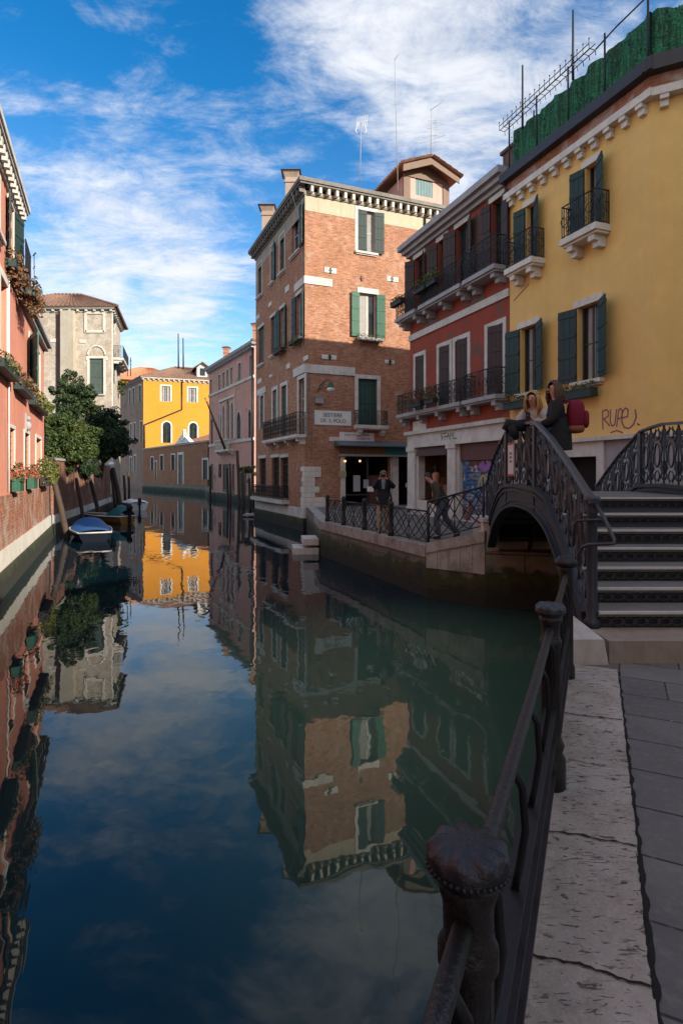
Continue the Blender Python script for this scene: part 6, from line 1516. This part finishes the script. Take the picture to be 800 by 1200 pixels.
tree('taller feathery dark tree rising in front of the pale brick house', (-17.6, 36.5, -.05), [cl(84, 447, 37, .75, None, .9), cl(73, 463, 37, .8), cl(96, 460, 37, .8), cl(86, 475, 37, 1.1), cl(66, 478, 36.5, .6), cl(104, 478, 37.5, .7), cl(80, 490, 37, .9)], 'feather', 12000, .08, .13, seed=7)
tree('dark rounded evergreen hanging over the canal at the end of the garden wall', (-18.8, 43.5, -.05), [cl(112, 497, 43, 1.2), cl(124, 490, 43.5, 1.1), cl(135, 500, 43.5, 1.15), cl(143, 515, 43.5, .9), cl(128, 518, 42.5, 1.4), cl(113, 520, 42, 1.2), cl(138, 526, 43, .9), cl(120, 530, 42.5, 1.0), cl(105, 505, 42, .9)], 'dark', 30000, .08, .2, seed=11)
tree('low dark shrub filling the gap behind the garden wall top', (-17.4, 36, -.05), [cl(95, 545, 34.5, .8), cl(107, 550, 36, .75), cl(86, 555, 33.5, .6), cl(74, 552, 32, .55)], 'dark', 5000, .075, .08, 'shrub', seed=17)
q = MB()
tree('small pale green shrub on the balcony side of the pale brick house', (-22.0, 57, 9.0), [cl(143, 452, 57, .7), cl(141, 462, 57, .6)], 'mid', 900, .12, .05, 'shrub', seed=19)
tree('short green vine canopy over the water entrance of the rose palace', tuple(PT(289, 566, 52)), [cl(284, 549, 52.5, .45, .5, .35), cl(291, 549, 52, .5, .5, .4), cl(297, 551, 51.5, .35, .5, .4)], 'mid', 2200, .08, .04, 'vine', seed=23)

# ------------------------------------------------------------------ mooring piles
M['pile'] = stone('wet_pile_wood', (.07, .05, .038), (.028, .021, .017), .7, 2.5)
def pile(lab, xt, yt, xb, Y, r=.13, Yb=None, group=None):
    zb = WL-.8; top = PT(xt, yt, Y); Yb = Yb or Y
    ybot = 556+(EYE-WL)/Yb*667; bot = PT(xb, ybot, Yb); d = (bot-top); low = bot+d*(.8/abs(d.z))
    q = MB(); mid = top.lerp(bot, .5)+Vector((r*.2, 0, 0)); q.tube([low, bot, mid, top-(top-bot).normalized()*.12, top], [r, r, r*.95, r*.9, r*.7], 9)
    solo(q, 'mooring_pile', M['pile'], lab, 'mooring post', (bot.x, bot.y, WL), group)
pile('thick dark leaning pile beside the blue-covered boat, nearest the salmon house', 62.5, 560, 79, 25.6, .14)
pile('slim pile leaning against the garden wall just behind the blue-covered boat', 89.5, 560, 99, 31, .10)
pile('leaning dark pile between the blue and the teal covered boats', 105.5, 560, 117, 37, .13)
pile('slim leaning pile left of the thick pair at the garden wall end', 130, 550, 135.5, 47, .12)
pile('thick leaning pile in front of the garden wall end', 132, 548, 142, 46, .2)
pile('grey upright pile behind the small white boat', 145.2, 557, 147, 60, .14)
pile('grey upright pile with a pale top by the far white stone post', 150.5, 553, 151.5, 62, .14)
pile('dark pile at the water door of the rose palace, left one', 266, 548, 267, 57, .13)
pile('leaning pile under the vine canopy, left one', 278, 528, 280.5, 52, .15)
pile('short pile under the vine canopy, centre', 284.5, 551, 285, 50.5, .17)
pile('short pile under the vine canopy, beside the brick house', 292, 560, 293, 45, .13)
pile('thin pale pile before the dark door of the rose palace', 269.5, 543, 270, 56.5, .11)
pile('dark pile standing off the left end of the rose palace', 246, 546, 246.5, 66, .14)
q = MB(); q.lathe(PT(131, 580, 50), [(.2, -.6), (.2, 2.6), (.25, 2.65), (.25, 2.8), (.1, 2.9)], 8); solo(q, 'stone_post', M['white'], 'pale stone post at the far end of the garden wall', 'post', PT(131, 580, 50))
for (xa, ya, xb, yb_, lab) in ((240.5, 467, 264, 529, 'lower left one of two leaning flag poles on the rose palace balcony'), (243, 471, 266, 530, 'upper right one of two leaning flag poles on the rose palace balcony')):
    q = MB(); p0 = PT(xb, yb_, 59.8); p1 = PT(xa, ya, 57.5); q.tube([p0, p1], [.07, .045], 6); q.ball(p1, .09, 6, 5); solo(q, 'flag_pole', M['oldwood'], lab, 'flag pole', p0)

# ------------------------------------------------------------------ boats
def hull_pts(L, B, H, n=14, stern=.72):
    rows = []
    for i in range(n+1):
        t = i/n; half = B/2*(stern+(1-stern)*math.sin(min(1, t*1.9)*math.pi/2))*(1-max(0, (t-.42)/.58)**2.3)
        half = max(half, .02); sheer = H*(1+.30*max(0, t-.35)**1.6*1.6+.03*(1-t)); rk = .18*max(0, t-.8)*L*.5
        x = L*(t-.5)
        rows.append([(x, 0, -.14+(.16*max(0, t-.75))), (x, half*.62, -.10+.1*max(0, t-.75)), (x+rk*.5, half*.9, H*.45), (x+rk, half, sheer)])
    return rows
def boat(lab, pos, heading, L, B, H, hullm, gunm, cover=None, extras=None, name='boat'):
    t = thing(name, lab, 'boat', (0, 0, 0)); rows = hull_pts(L, B, H); q = MB(); n = len(rows)
    for sg in (1, -1):
        vs = [(x, y*sg, z) for r in rows for (x, y, z) in r]
        fs = []
        for i in range(n-1):
            for j in range(3): f = (i*4+j, (i+1)*4+j, (i+1)*4+j+1, i*4+j+1); fs.append(f if sg < 0 else f[::-1])
        q.add(vs, fs, 0, True)
    r0 = rows[0]; tr = [(x, y, z) for (x, y, z) in r0]+[(x, -y, z) for (x, y, z) in reversed(r0)]; q.add(tr, [tuple(range(len(tr)))], 0)
    q.build('hull', M[hullm], t)
    q = MB()
    for sg in (1, -1): q.tube([(r[3][0], r[3][1]*sg, r[3][2]) for r in rows], .035, 6)
    q.tube([(r0[3][0], r0[3][1], r0[3][2]), (r0[3][0], -r0[3][1], r0[3][2])], .035, 6); q.build('gunwale', M[gunm], t)
    q = MB(); vs = []
    for r in rows: vs += [(r[3][0], r[3][1]*.93, r[3][2]*.55), (r[3][0], -r[3][1]*.93, r[3][2]*.55)]
    q.add(vs, [(2*i, 2*i+1, 2*i+3, 2*i+2) for i in range(n-1)]); q.build('deck', M['boat_floor'], t)
    if extras: extras(t, rows)
    t.location = pos; t.rotation_euler = (0, 0, heading); return t
M['boat_navy'] = plain('navy_hull_paint', (.008, .011, .020), .8, 0, .3, 5, 0, None, .08); M['boat_floor'] = plain('boat_floor', (.12, .10, .08), .8)
M['boat_wood'] = slatwood('varnished_hull', (.30, .17, .035), .1, .4); M['boat_white'] = plain('white_gelcoat', (.66, .68, .70), .4, 0, .15)
M['tarp_blue'] = plain('blue_tarpaulin', (.02, .10, .30), .6, 0, .35, 4, .3); M['tarp_teal'] = plain('teal_tarpaulin', (.012, .12, .14), .6, 0, .35, 4, .3)
def tarp(m_, hump=(.35, .3), lo=0., hi=1.):
    def f(t, rows):
        q = MB(); k = 8; vs = []; rr = random.Random(2); n = len(rows)
        i0, i1 = int(lo*(n-1)), int(hi*(n-1))
        for i in range(i0, i1+1):
            r = rows[i]; tt = i/(n-1)
            for j in range(k+1):
                s = -1+2*j/k; z = r[3][2]+.02+(.10+hump[1]*math.exp(-((tt-hump[0])/.13)**2))*(1-s*s)**.8+rr.uniform(-.012, .012)-(.08 if abs(s) == 1 else 0)
                vs.append((r[3][0]+rr.uniform(-.01, .01), r[3][1]*s*1.03, z))
        w_ = k+1; q.add(vs, [(i*w_+j, (i+1)*w_+j, (i+1)*w_+j+1, i*w_+j+1) for i in range(i1-i0) for j in range(k)], 0, True); q.build('tarpaulin', M[m_], t)
    return f
def outboard(q, x, z): q.ball((x-.18, 0, z+.32), .2, 10, 7, 0, (1.1, .75, 1)); q.box(x-.26, x-.12, -.06, .06, z-.6, z+.2); q.box(x-.14, x+.06, -.12, .12, z-.08, z+.06)
hd = lambda dx, dy: math.atan2(dy, dx)
def ex1(t, rows): tarp('tarp_blue', (.66, .34), 0, .97)(t, rows)
boat('navy boat under a bright blue tarpaulin, nearest of the moored boats', (-11.55, 26.2, WL), hd(-.47, .88), 5.0, 1.75, .38, 'boat_navy', 'casement', extras=ex1)
def ex2(t, rows):
    tarp('tarp_teal', (.12, .55), 0, .34)(t, rows); q = MB(); outboard(q, rows[0][3][0], .62); q.build('outboard_motor', M['rubber'], t)
    for i in (6, 9): q = MB(); r = rows[i]; q.box(r[3][0]-.12, r[3][0]+.12, -r[3][1]*.95, r[3][1]*.95, r[3][2]-.1, r[3][2]-.06); q.build('bench', M['casement'], t)
boat('open yellow wooden boat with a teal cover over its stern', (-14.1, 34.0, WL), hd(-.86, .51), 4.0, 1.55, .42, 'boat_wood', 'boat_white', extras=ex2)
def ex3(t, rows):
    q = MB(); outboard(q, rows[0][3][0], .5); q.build('outboard_motor', M['rubber'], t)
    tarp('boat_white', (.3, .14), .05, .95)(t, rows)
boat('small white covered boat with a black outboard, farthest of the moored boats', (-17.0, 46.8, WL), hd(-.5, .86), 4.0, 1.9, .55, 'boat_white', 'boat_white', extras=ex3)
q = MB(); q.box(-.5, .5, -.3, .3, -.03, .06); q.box(-.44, .44, -.24, .24, .06, .085)
pl = solo(q, 'floating_pontoon', M['greystone'], 'small grey wooden landing stage floating by the brick house corner at the rose palace', 'landing stage', (0, 0, 0)); pl.location = (-5.9, 38.6, WL+.1); pl.scale = (1.4, 1.6, 1)
# ------------------------------------------------------------------ people
def skin_obj(name, verts, edges, radii, m, parent, sub=2, root=0):
    me = bpy.data.meshes.new(name+'_cage'); org = ORG[parent.name]
    me.from_pydata([tuple(Vector(v)-org) for v in verts], edges, []); ob = bpy.data.objects.new(name+'_cage', me); COL.objects.link(ob)
    md = ob.modifiers.new('skin', 'SKIN'); md.use_smooth_shade = True; md.branch_smoothing = .3
    sv = me.skin_vertices[0].data
    for i, r in enumerate(radii):
        r = r if isinstance(r, tuple) else (r, r); sv[i].radius = r; sv[i].use_root = (i == root)
    s2 = ob.modifiers.new('sub', 'SUBSURF'); s2.levels = sub; s2.render_levels = sub
    bpy.context.view_layer.update(); dg = bpy.context.evaluated_depsgraph_get()
    nm = bpy.data.meshes.new_from_object(ob.evaluated_get(dg)); bpy.data.objects.remove(ob)
    nm.materials.clear(); nm.materials.append(m); nm.name = name
    for p in nm.polygons: p.use_smooth = True
    o = bpy.data.objects.new(name, nm); COL.objects.link(o); o.parent = parent; ORG[o.name] = org
    return o
SKIN = plain('skin', (.50, .30, .22), .55, 0, .1)
def person(lab, pos, face, hgt, pose, top, trouser, shoes, hair, hairlong=False, coat=None, lean=(0, 0, 0), head_look=None, cloth_r=1.0):
    """face: heading the chest points to (radians, world xy). pose: dict with local joints overrides. local axes: x right, y forward, z up (metres for 1.7 m)"""
    k = hgt/1.70; t = thing('person', lab, 'person', pos)
    ca, sa = math.cos(face-math.pi/2), math.sin(face-math.pi/2)
    def Lc(v): v = Vector(v)*k; return Vector((pos[0]+v.x*ca-v.y*sa, pos[1]+v.x*sa+v.y*ca, pos[2]+v.z))
    J = dict(pelvis=(0, 0, .93), waist=(0, .0, 1.07), chest=(0, .0, 1.27), neck=(0, .0, 1.44), chin=(0, .02, 1.50), head=(0, .03, 1.60), crown=(0, .02, 1.665),
             shR=(.18, 0, 1.385), elR=(.23, -.03, 1.11), wrR=(.24, .06, .87), haR=(.24, .08, .79), shL=(-.18, 0, 1.385), elL=(-.23, -.03, 1.11), wrL=(-.24, .06, .87), haL=(-.24, .08, .79),
             hipR=(.09, 0, .89), knR=(.10, .02, .49), anR=(.10, -.02, .09), toR=(.11, .13, .03), hipL=(-.09, 0, .89), knL=(-.10, .02, .49), anL=(-.10, -.02, .09), toL=(-.11, .13, .03))
    J.update(pose); P_ = {a: Lc(v) for a, v in J.items()}
    nm = list(J); ix = {a: i for i, a in enumerate(nm)}
    ed = [('pelvis', 'waist'), ('waist', 'chest'), ('chest', 'neck'), ('neck', 'chin'), ('chin', 'head'), ('head', 'crown'), ('chest', 'shR'), ('shR', 'elR'), ('elR', 'wrR'), ('wrR', 'haR'), ('chest', 'shL'), ('shL', 'elL'), ('elL', 'wrL'), ('wrL', 'haL'),
          ('pelvis', 'hipR'), ('hipR', 'knR'), ('knR', 'anR'), ('anR', 'toR'), ('pelvis', 'hipL'), ('hipL', 'knL'), ('knL', 'anL'), ('anL', 'toL')]
    rad = dict(pelvis=.13, waist=.115, chest=.135, neck=.05, chin=.065, head=.088, crown=.06, shR=.06, elR=.042, wrR=.028, haR=.036, shL=.06, elL=.042, wrL=.028, haL=.036, hipR=.085, knR=.058, anR=.04, toR=.035, hipL=.085, knL=.058, anL=.04, toL=.035)
    vs = [P_[a] for a in nm]; es = [(ix[a], ix[b]) for a, b in ed]; rs = [rad[a]*k*.93 for a in nm]
    fing = []
    for sd in ('R', 'L'):           # five fingers per hand, rooted inside the palm
        h = P_['ha'+sd]; d = (h-P_['wr'+sd]).normalized(); side = d.cross(Vector((0, 0, 1)))
        if side.length < .1: side = Vector((ca, sa, 0))
        side.normalize(); pl_ = side.cross(d).normalized()
        for f in range(4):
            s_ = (f-1.5)*.019*k; ln = (.062, .075, .07, .052)[f]*k; b0 = h+side*s_; b1 = b0+d*ln*.55-pl_*.008*k; b2 = b1+d*ln*.45-pl_*.022*k
            i0 = len(vs); vs += [b0+d*.012*k, b1, b2]; rs += [.010*k, .009*k, .007*k]; es += [(ix['ha'+sd], i0), (i0, i0+1), (i0+1, i0+2)]
        i0 = len(vs); tb = h-d*.02*k+side*.03*k*(1 if sd == 'L' else -1); vs += [tb, tb+side*.02*k*(1 if sd == 'L' else -1)+d*.035*k]; rs += [.011*k, .008*k]; es += [(ix['ha'+sd], i0), (i0, i0+1)]
    body = skin_obj('body', vs, es, rs, SKIN, t, 1)
    fwd = (Lc((0, 1, 0))-Lc((0, 0, 0))).normalized(); rt = (Lc((1, 0, 0))-Lc((0, 0, 0))).normalized(); up = (P_['crown']-P_['chin']).normalized()
    look = head_look.normalized() if head_look is not None else fwd
    look = (look-up*look.dot(up)).normalized(); hr = look.cross(up).normalized(); H_ = P_['head']
    fm = MB()       # face details as one child
    fm.ball(H_+look*.092*k-up*.022*k, .015*k, 8, 6, 0, (1, 1, 1.4)); fm.build('nose', SKIN, t)
    for sg in (1, -1):
        fm = MB(); fm.ball(H_+look*.078*k+hr*.032*k*sg+up*.004*k, .012*k, 8, 6); fm.build('eye', plain('eye_dark', (.03, .025, .02), .3), t)
        fm = MB(); fm.ball(H_+hr*.082*k*sg-up*.008*k, .022*k, 8, 6, 0, (.6, .8, 1.2)); fm.build('ear', SKIN, t)
    fm = MB(); fm.obox(H_+look*.078*k-up*.058*k-hr*.022*k, H_+look*.078*k-up*.058*k+hr*.022*k, look*.006*k, up*.006*k); fm.build('mouth', plain('lips', (.36, .12, .11), .5), t)
    # clothes
    def sub(names, rmul, radd, edges, m_, nme, ex=None):
        vv = [P_[a] for a in names]; ii = {a: i for i, a in enumerate(names)}; rr = [(rad[a]*rmul+radd)*k for a in names]; ee = [(ii[a], ii[b]) for a, b in edges]
        if ex:
            for (frm, pt, r_) in ex: ii[len(vv)] = len(vv); ee.append((ii[frm] if isinstance(frm, str) else frm+0, len(vv))); vv.append(pt); rr.append(r_*k)
        return skin_obj(nme, vv, ee, rr, m_, t, 2)
    tn = ['waist', 'pelvis', 'chest', 'neck', 'shR', 'elR', 'wrR', 'shL', 'elL', 'wrL']
    rad['neck'] = .062; sub(tn, 1.10, .026, [('waist', 'pelvis'), ('waist', 'chest'), ('chest', 'neck'), ('chest', 'shR'), ('shR', 'elR'), ('elR', 'wrR'), ('chest', 'shL'), ('shL', 'elL'), ('elL', 'wrL')], top, 'jacket')
    if coat:
        q = MB(); n_ = 16; rws = []
        for (c, ra, rb) in coat: 
            c = Lc(c); rws.append([c+rt*math.cos(2*math.pi*j/n_)*ra*k+fwd*math.sin(2*math.pi*j/n_)*rb*k*(1+.05*math.sin(j*2.3)) for j in range(n_)])
        v2 = [p for r in rws for p in r]; q.add(v2, [(i*n_+j, i*n_+(j+1) % n_, (i+1)*n_+(j+1) % n_, (i+1)*n_+j) for i in range(len(rws)-1) for j in range(n_)], 0, True); q.build('coat_skirt', top, t)
    rad['hipR'] = rad['hipL'] = .066; rad['pelvis'] = .115; sub(['pelvis', 'hipR', 'knR', 'anR', 'hipL', 'knL', 'anL'], 1.1, .024, [('pelvis', 'hipR'), ('hipR', 'knR'), ('knR', 'anR'), ('pelvis', 'hipL'), ('hipL', 'knL'), ('knL', 'anL')], trouser, 'trousers')
    for sd in ('R', 'L'): skin_obj('shoe', [P_['an'+sd]-Vector((0, 0, .02)), P_['an'+sd]+(P_['an'+sd]-P_['to'+sd])*.25-Vector((0, 0, .045)), P_['to'+sd]], [(0, 1), (0, 2)], [.045*k, .04*k, .042*k], shoes, t, 1)
    # hair cap (+ long locks)
    q = MB(); n_, m_ = 18, 9; vs = []; fs = []; R0 = .106*k; cc = H_+up*.018*k-look*.018*k
    for i in range(m_+1):
        th = math.pi*.60*i/m_
        for j in range(n_):
            a = 2*math.pi*j/n_; f_ = math.cos(a)     # a=0 is the face
            tt = th*(1-.42*max(0, f_)) if not hairlong else th*(1.08-.66*max(0, f_))
            rr = R0*(1+.05*math.sin(5*a+i))
            vs.append(cc+(look*math.cos(a)+hr*math.sin(a))*math.sin(tt)*rr*.93+up*math.cos(tt)*rr*1.05)
    for i in range(m_):
        for j in range(n_): j2 = (j+1) % n_; fs.append((i*n_+j, (i+1)*n_+j, (i+1)*n_+j2, i*n_+j2))
    q.add(vs, fs, 0, True)
    if hairlong:
        rn = random.Random(4)
        for j in range(46):
            a = math.radians(62+236*j/45); dr = (look*math.cos(a)+hr*math.sin(a)); p0 = cc+dr*.098*k+up*.03*k; L_ = k*(.30+rn.uniform(-.04, .05))*hairlong
            q.tube([p0, p0+dr*.022*k-up*L_*.3, p0+dr*(.028+rn.uniform(-.01, .012))*k-up*L_*.65+hr*rn.uniform(-.015, .015)*k, p0+dr*.005*k-up*L_+look*rn.uniform(-.01, .02)*k], [.018*k, .022*k, .02*k, .006*k], 6)
    q.build('hair', hair, t)
    return t, P_, (fwd, rt, k)
def cloth(name, col): return plain(name, col, .85, 0, .3, 12, .3)
HB = lambda n, c: plain(n, c, .5, 0, .5, 30, .4)
BZ = ZS[7]
# two women on the crown of the bridge
fb = math.atan2(-.75, -.65)
pA = (3.17, 9.28, BZ)
t, P_, fr = person('blonde woman in a grey jacket leaning on the bridge railing looking at her phone', pA, fb, 1.68,
    dict(waist=(0, .02, 1.07), chest=(0, .06, 1.26), neck=(0, .10, 1.42), chin=(0, .14, 1.475), head=(0, .165, 1.565), crown=(0, .16, 1.63), shR=(.175, .07, 1.37), shL=(-.175, .07, 1.37), elR=(.25, .20, 1.14), wrR=(.06, .30, 1.19), haR=(.02, .31, 1.25), elL=(-.25, .20, 1.14), wrL=(-.08, .30, 1.18), haL=(-.04, .32, 1.24)),
    cloth('grey_jacket', (.42, .40, .37)), cloth('dark_jeans', (.03, .035, .05)), M['rubber'], HB('blonde_hair', (.45, .26, .09)), 1.0, head_look=Vector((-.55, -.7, -.35)))
q = MB(); c = P_['haR'].lerp(P_['haL'], .5)+fr[0]*.05; q.obox(c-fr[1]*.036, c+fr[1]*.036, fr[0]*.005, Vector((0, 0, .07))); solo(q, 'phone', M['rubber'], 'dark phone held in front of the blonde woman', 'phone', c)
bgm = cloth('black_puffer', (.012, .013, .018)); q = MB(); c = P_['elR'].lerp(P_['wrR'], .4)
q.tube([c+Vector((-.26, -.05, -.12)), c+Vector((-.20, -.07, -.03)), c+Vector((-.08, -.09, -.05)), c+Vector((.04, -.1, -.04)), c+Vector((.16, -.08, -.06)), c+Vector((.26, -.05, -.02))], [.06, .10, .09, .105, .09, .07], 10); q.tube([c+Vector((-.18, -.12, -.05)), c+Vector((-.14, -.15, -.18)), c+Vector((-.1, -.14, -.27))], [.07, .075, .04], 8); q.tube([c+Vector((.08, -.14, -.05)), c+Vector((.1, -.16, -.16)), c+Vector((.12, -.15, -.22))], [.07, .07, .04], 8); solo(q, 'folded_coat', bgm, 'black puffer coat draped over the railing in front of the blonde woman', 'coat', c-Vector((0, 0, .15)))
pB = (3.20, 8.50, BZ); fB = math.atan2(.25, -1)
t, P_, fr = person('brown-haired woman in a long black coat looking left on the bridge', pB, fB, 1.70,
    dict(elR=(.22, .06, 1.12), wrR=(.17, .24, 1.02), haR=(.14, .30, 1.04), elL=(-.23, .05, 1.12), wrL=(-.16, .24, 1.04), haL=(-.13, .30, 1.06), head=(0, .04, 1.60)),
    cloth('black_coat', (.013, .014, .018)), cloth('blue_jeans', (.05, .09, .16)), M['rubber'], HB('brown_hair', (.085, .042, .02)), 1.0,
    coat=[((0, 0, 1.14), .19, .17), ((0, -.01, .95), .22, .20), ((0, -.02, .75), .225, .20), ((0, -.02, .68), .23, .205)], head_look=Vector((-1, -.25, -.05)))
bk_ = thing('backpack', 'crimson backpack with a tan base worn by the brown-haired woman', 'backpack', P_['waist']-fr[0]*.24)
def pill(q, c, sx, sy, sz, pw=3., n=16, m_=10):
    vs = []; fs = []
    sg = lambda v, p: math.copysign(abs(v)**p, v)
    for i in range(m_+1):
        th = math.pi*i/m_
        for j in range(n):
            a = 2*math.pi*j/n; vs.append(Vector(c)+fr[1]*sx*sg(math.cos(a), 2/pw)*sg(math.sin(th), 2/pw)+fr[0]*sy*sg(math.sin(a), 2/pw)*sg(math.sin(th), 2/pw)+Vector((0, 0, sz*sg(math.cos(th), 2/pw))))
    for i in range(m_):
        for j in range(n): j2 = (j+1) % n; fs.append((i*n+j, (i+1)*n+j, (i+1)*n+j2, i*n+j2))
    q.add(vs, fs, 0, True)
cb = P_['chest']-fr[0]*.27-Vector((0, 0, .08)); crim = cloth('crimson_canvas', (.19, .008, .035))
q = MB(); pill(q, cb, .155, .125, .235); q.build('bag', crim, bk_)
q = MB(); pill(q, cb-fr[0]*.135-Vector((0, 0, .06)), .115, .05, .13); q.build('front_pocket', crim, bk_)
q = MB(); pill(q, cb-Vector((0, 0, .20)), .150, .122, .065); q.build('base', cloth('tan_leather', (.26, .10, .04)), bk_)
for sg in (1, -1): q = MB(); q.tube([cb+fr[1]*.10*sg+Vector((0, 0, .2))+fr[0]*.1, P_['chest']+fr[1]*.115*sg+Vector((0, 0, .165)), P_['chest']+fr[1]*.12*sg+fr[0]*.10+Vector((0, 0, .13))], .016, 6); q.build('strap', crim, bk_)
# photographer on the far quay
pC = (1.17, 15.9, .0); fC = math.atan2(-1, -.12)
t, P_, fr = person('man in a dark jacket and khaki trousers taking a photo on the far quay', pC, fC, 1.74,
    dict(elR=(.27, .17, 1.22), wrR=(.09, .30, 1.50), haR=(.055, .31, 1.55), elL=(-.29, .15, 1.26), wrL=(-.10, .30, 1.50), haL=(-.06, .31, 1.55), knR=(.11, .03, .49), anR=(.12, 0, .09), toR=(.14, .14, .03)),
    cloth('navy_jacket', (.012, .014, .022)), cloth('khaki_trousers', (.33, .27, .18)), cloth('brown_shoes', (.05, .03, .02)), HB('greying_hair', (.14, .11, .085)), False,
    coat=[((0, 0, 1.14), .19, .17), ((0, -.01, .97), .235, .205), ((0, -.01, .80), .235, .20)])
q = MB(); c = P_['haR'].lerp(P_['haL'], .5)+fr[0]*.03+Vector((0, 0, .03)); q.obox(c-fr[1]*.065, c+fr[1]*.065, fr[0]*.025, Vector((0, 0, .042))); q.tube([c+fr[0]*.02, c+fr[0]*.09], .032, 10); solo(q, 'camera', M['rubber'], 'small black camera held up by the man in khaki trousers', 'camera', c)
q = MB(); q.hexa([P_['neck']+fr[0]*.10-fr[1]*.03-Vector((0, 0, .26)), P_['neck']+fr[0]*.10+fr[1]*.03-Vector((0, 0, .26)), P_['neck']+fr[0]*.13+fr[1]*.03-Vector((0, 0, .26)), P_['neck']+fr[0]*.13-fr[1]*.03-Vector((0, 0, .26))], [P_['neck']+fr[0]*.03-fr[1]*.065-Vector((0, 0, .0)), P_['neck']+fr[0]*.03+fr[1]*.065, P_['neck']+fr[0]*.085+fr[1]*.055, P_['neck']+fr[0]*.085-fr[1]*.055]); q.build('shirt', cloth('pale_blue_shirt', (.22, .27, .34)), t)
q = MB(); c = P_['elR']+fr[0]*.06-Vector((0, 0, .0)); q.obox(c-fr[1]*.02, c+fr[1]*.16, fr[0]*.004, Vector((0, 0, .07))-fr[0]*.03); solo(q, 'paper', plain('map_paper', (.45, .45, .44), .8), 'white folded map tucked at the elbow of the photographing man', 'paper', c)
# stooped man walking
pE = (2.58, 14.55, .0); fE = math.atan2(.1, -1)
t, P_, fr = person('stooped dark-haired man in an olive jacket and jeans walking left on the far quay', pE, fE, 1.78,
    dict(waist=(0, .06, 1.05), chest=(0, .15, 1.24), neck=(0, .25, 1.38), chin=(0, .32, 1.42), head=(0, .36, 1.50), crown=(0, .37, 1.57), shR=(.18, .17, 1.34), shL=(-.18, .17, 1.34), elR=(.24, .14, 1.06), wrR=(.23, .26, .84), haR=(.23, .29, .77), elL=(-.24, .12, 1.06), wrL=(-.23, .2, .83), haL=(-.23, .22, .76),
         knL=(-.10, .16, .50), anL=(-.10, .10, .09), toL=(-.11, .25, .03), knR=(.10, -.08, .50), anR=(.10, -.38, .14), toR=(.11, -.26, .04)),
    cloth('olive_jacket', (.05, .052, .038)), cloth('washed_jeans', (.07, .09, .12)), cloth('dark_shoes', (.03, .03, .03)), HB('black_hair', (.02, .014, .012)), False, head_look=Vector((-1, -.2, -.35)))
# dress on a stand in the shop window
u = FR.u(499); c = FR.p(u, .63, -.45); D_ = thing('dress_stand', 'peach coloured dress on a stand in the lit shop window', 'mannequin', c)
q = MB(); q.lathe(c, [(.05, .0), (.16, .02), (.17, .25), (.14, .55), (.11, .72), (.15, .92), (.15, 1.05), (.05, 1.12)], 16); q.build('dress', cloth('peach_fabric', (.50, .24, .15)), D_)
q = MB(); q.lathe(c, [(.04, 1.10), (.04, 1.18), (.08, 1.24), (.09, 1.32), (.06, 1.4), (.01, 1.43)], 12); q.build('head_form', cloth('dark_wig', (.03, .02, .018)), D_)
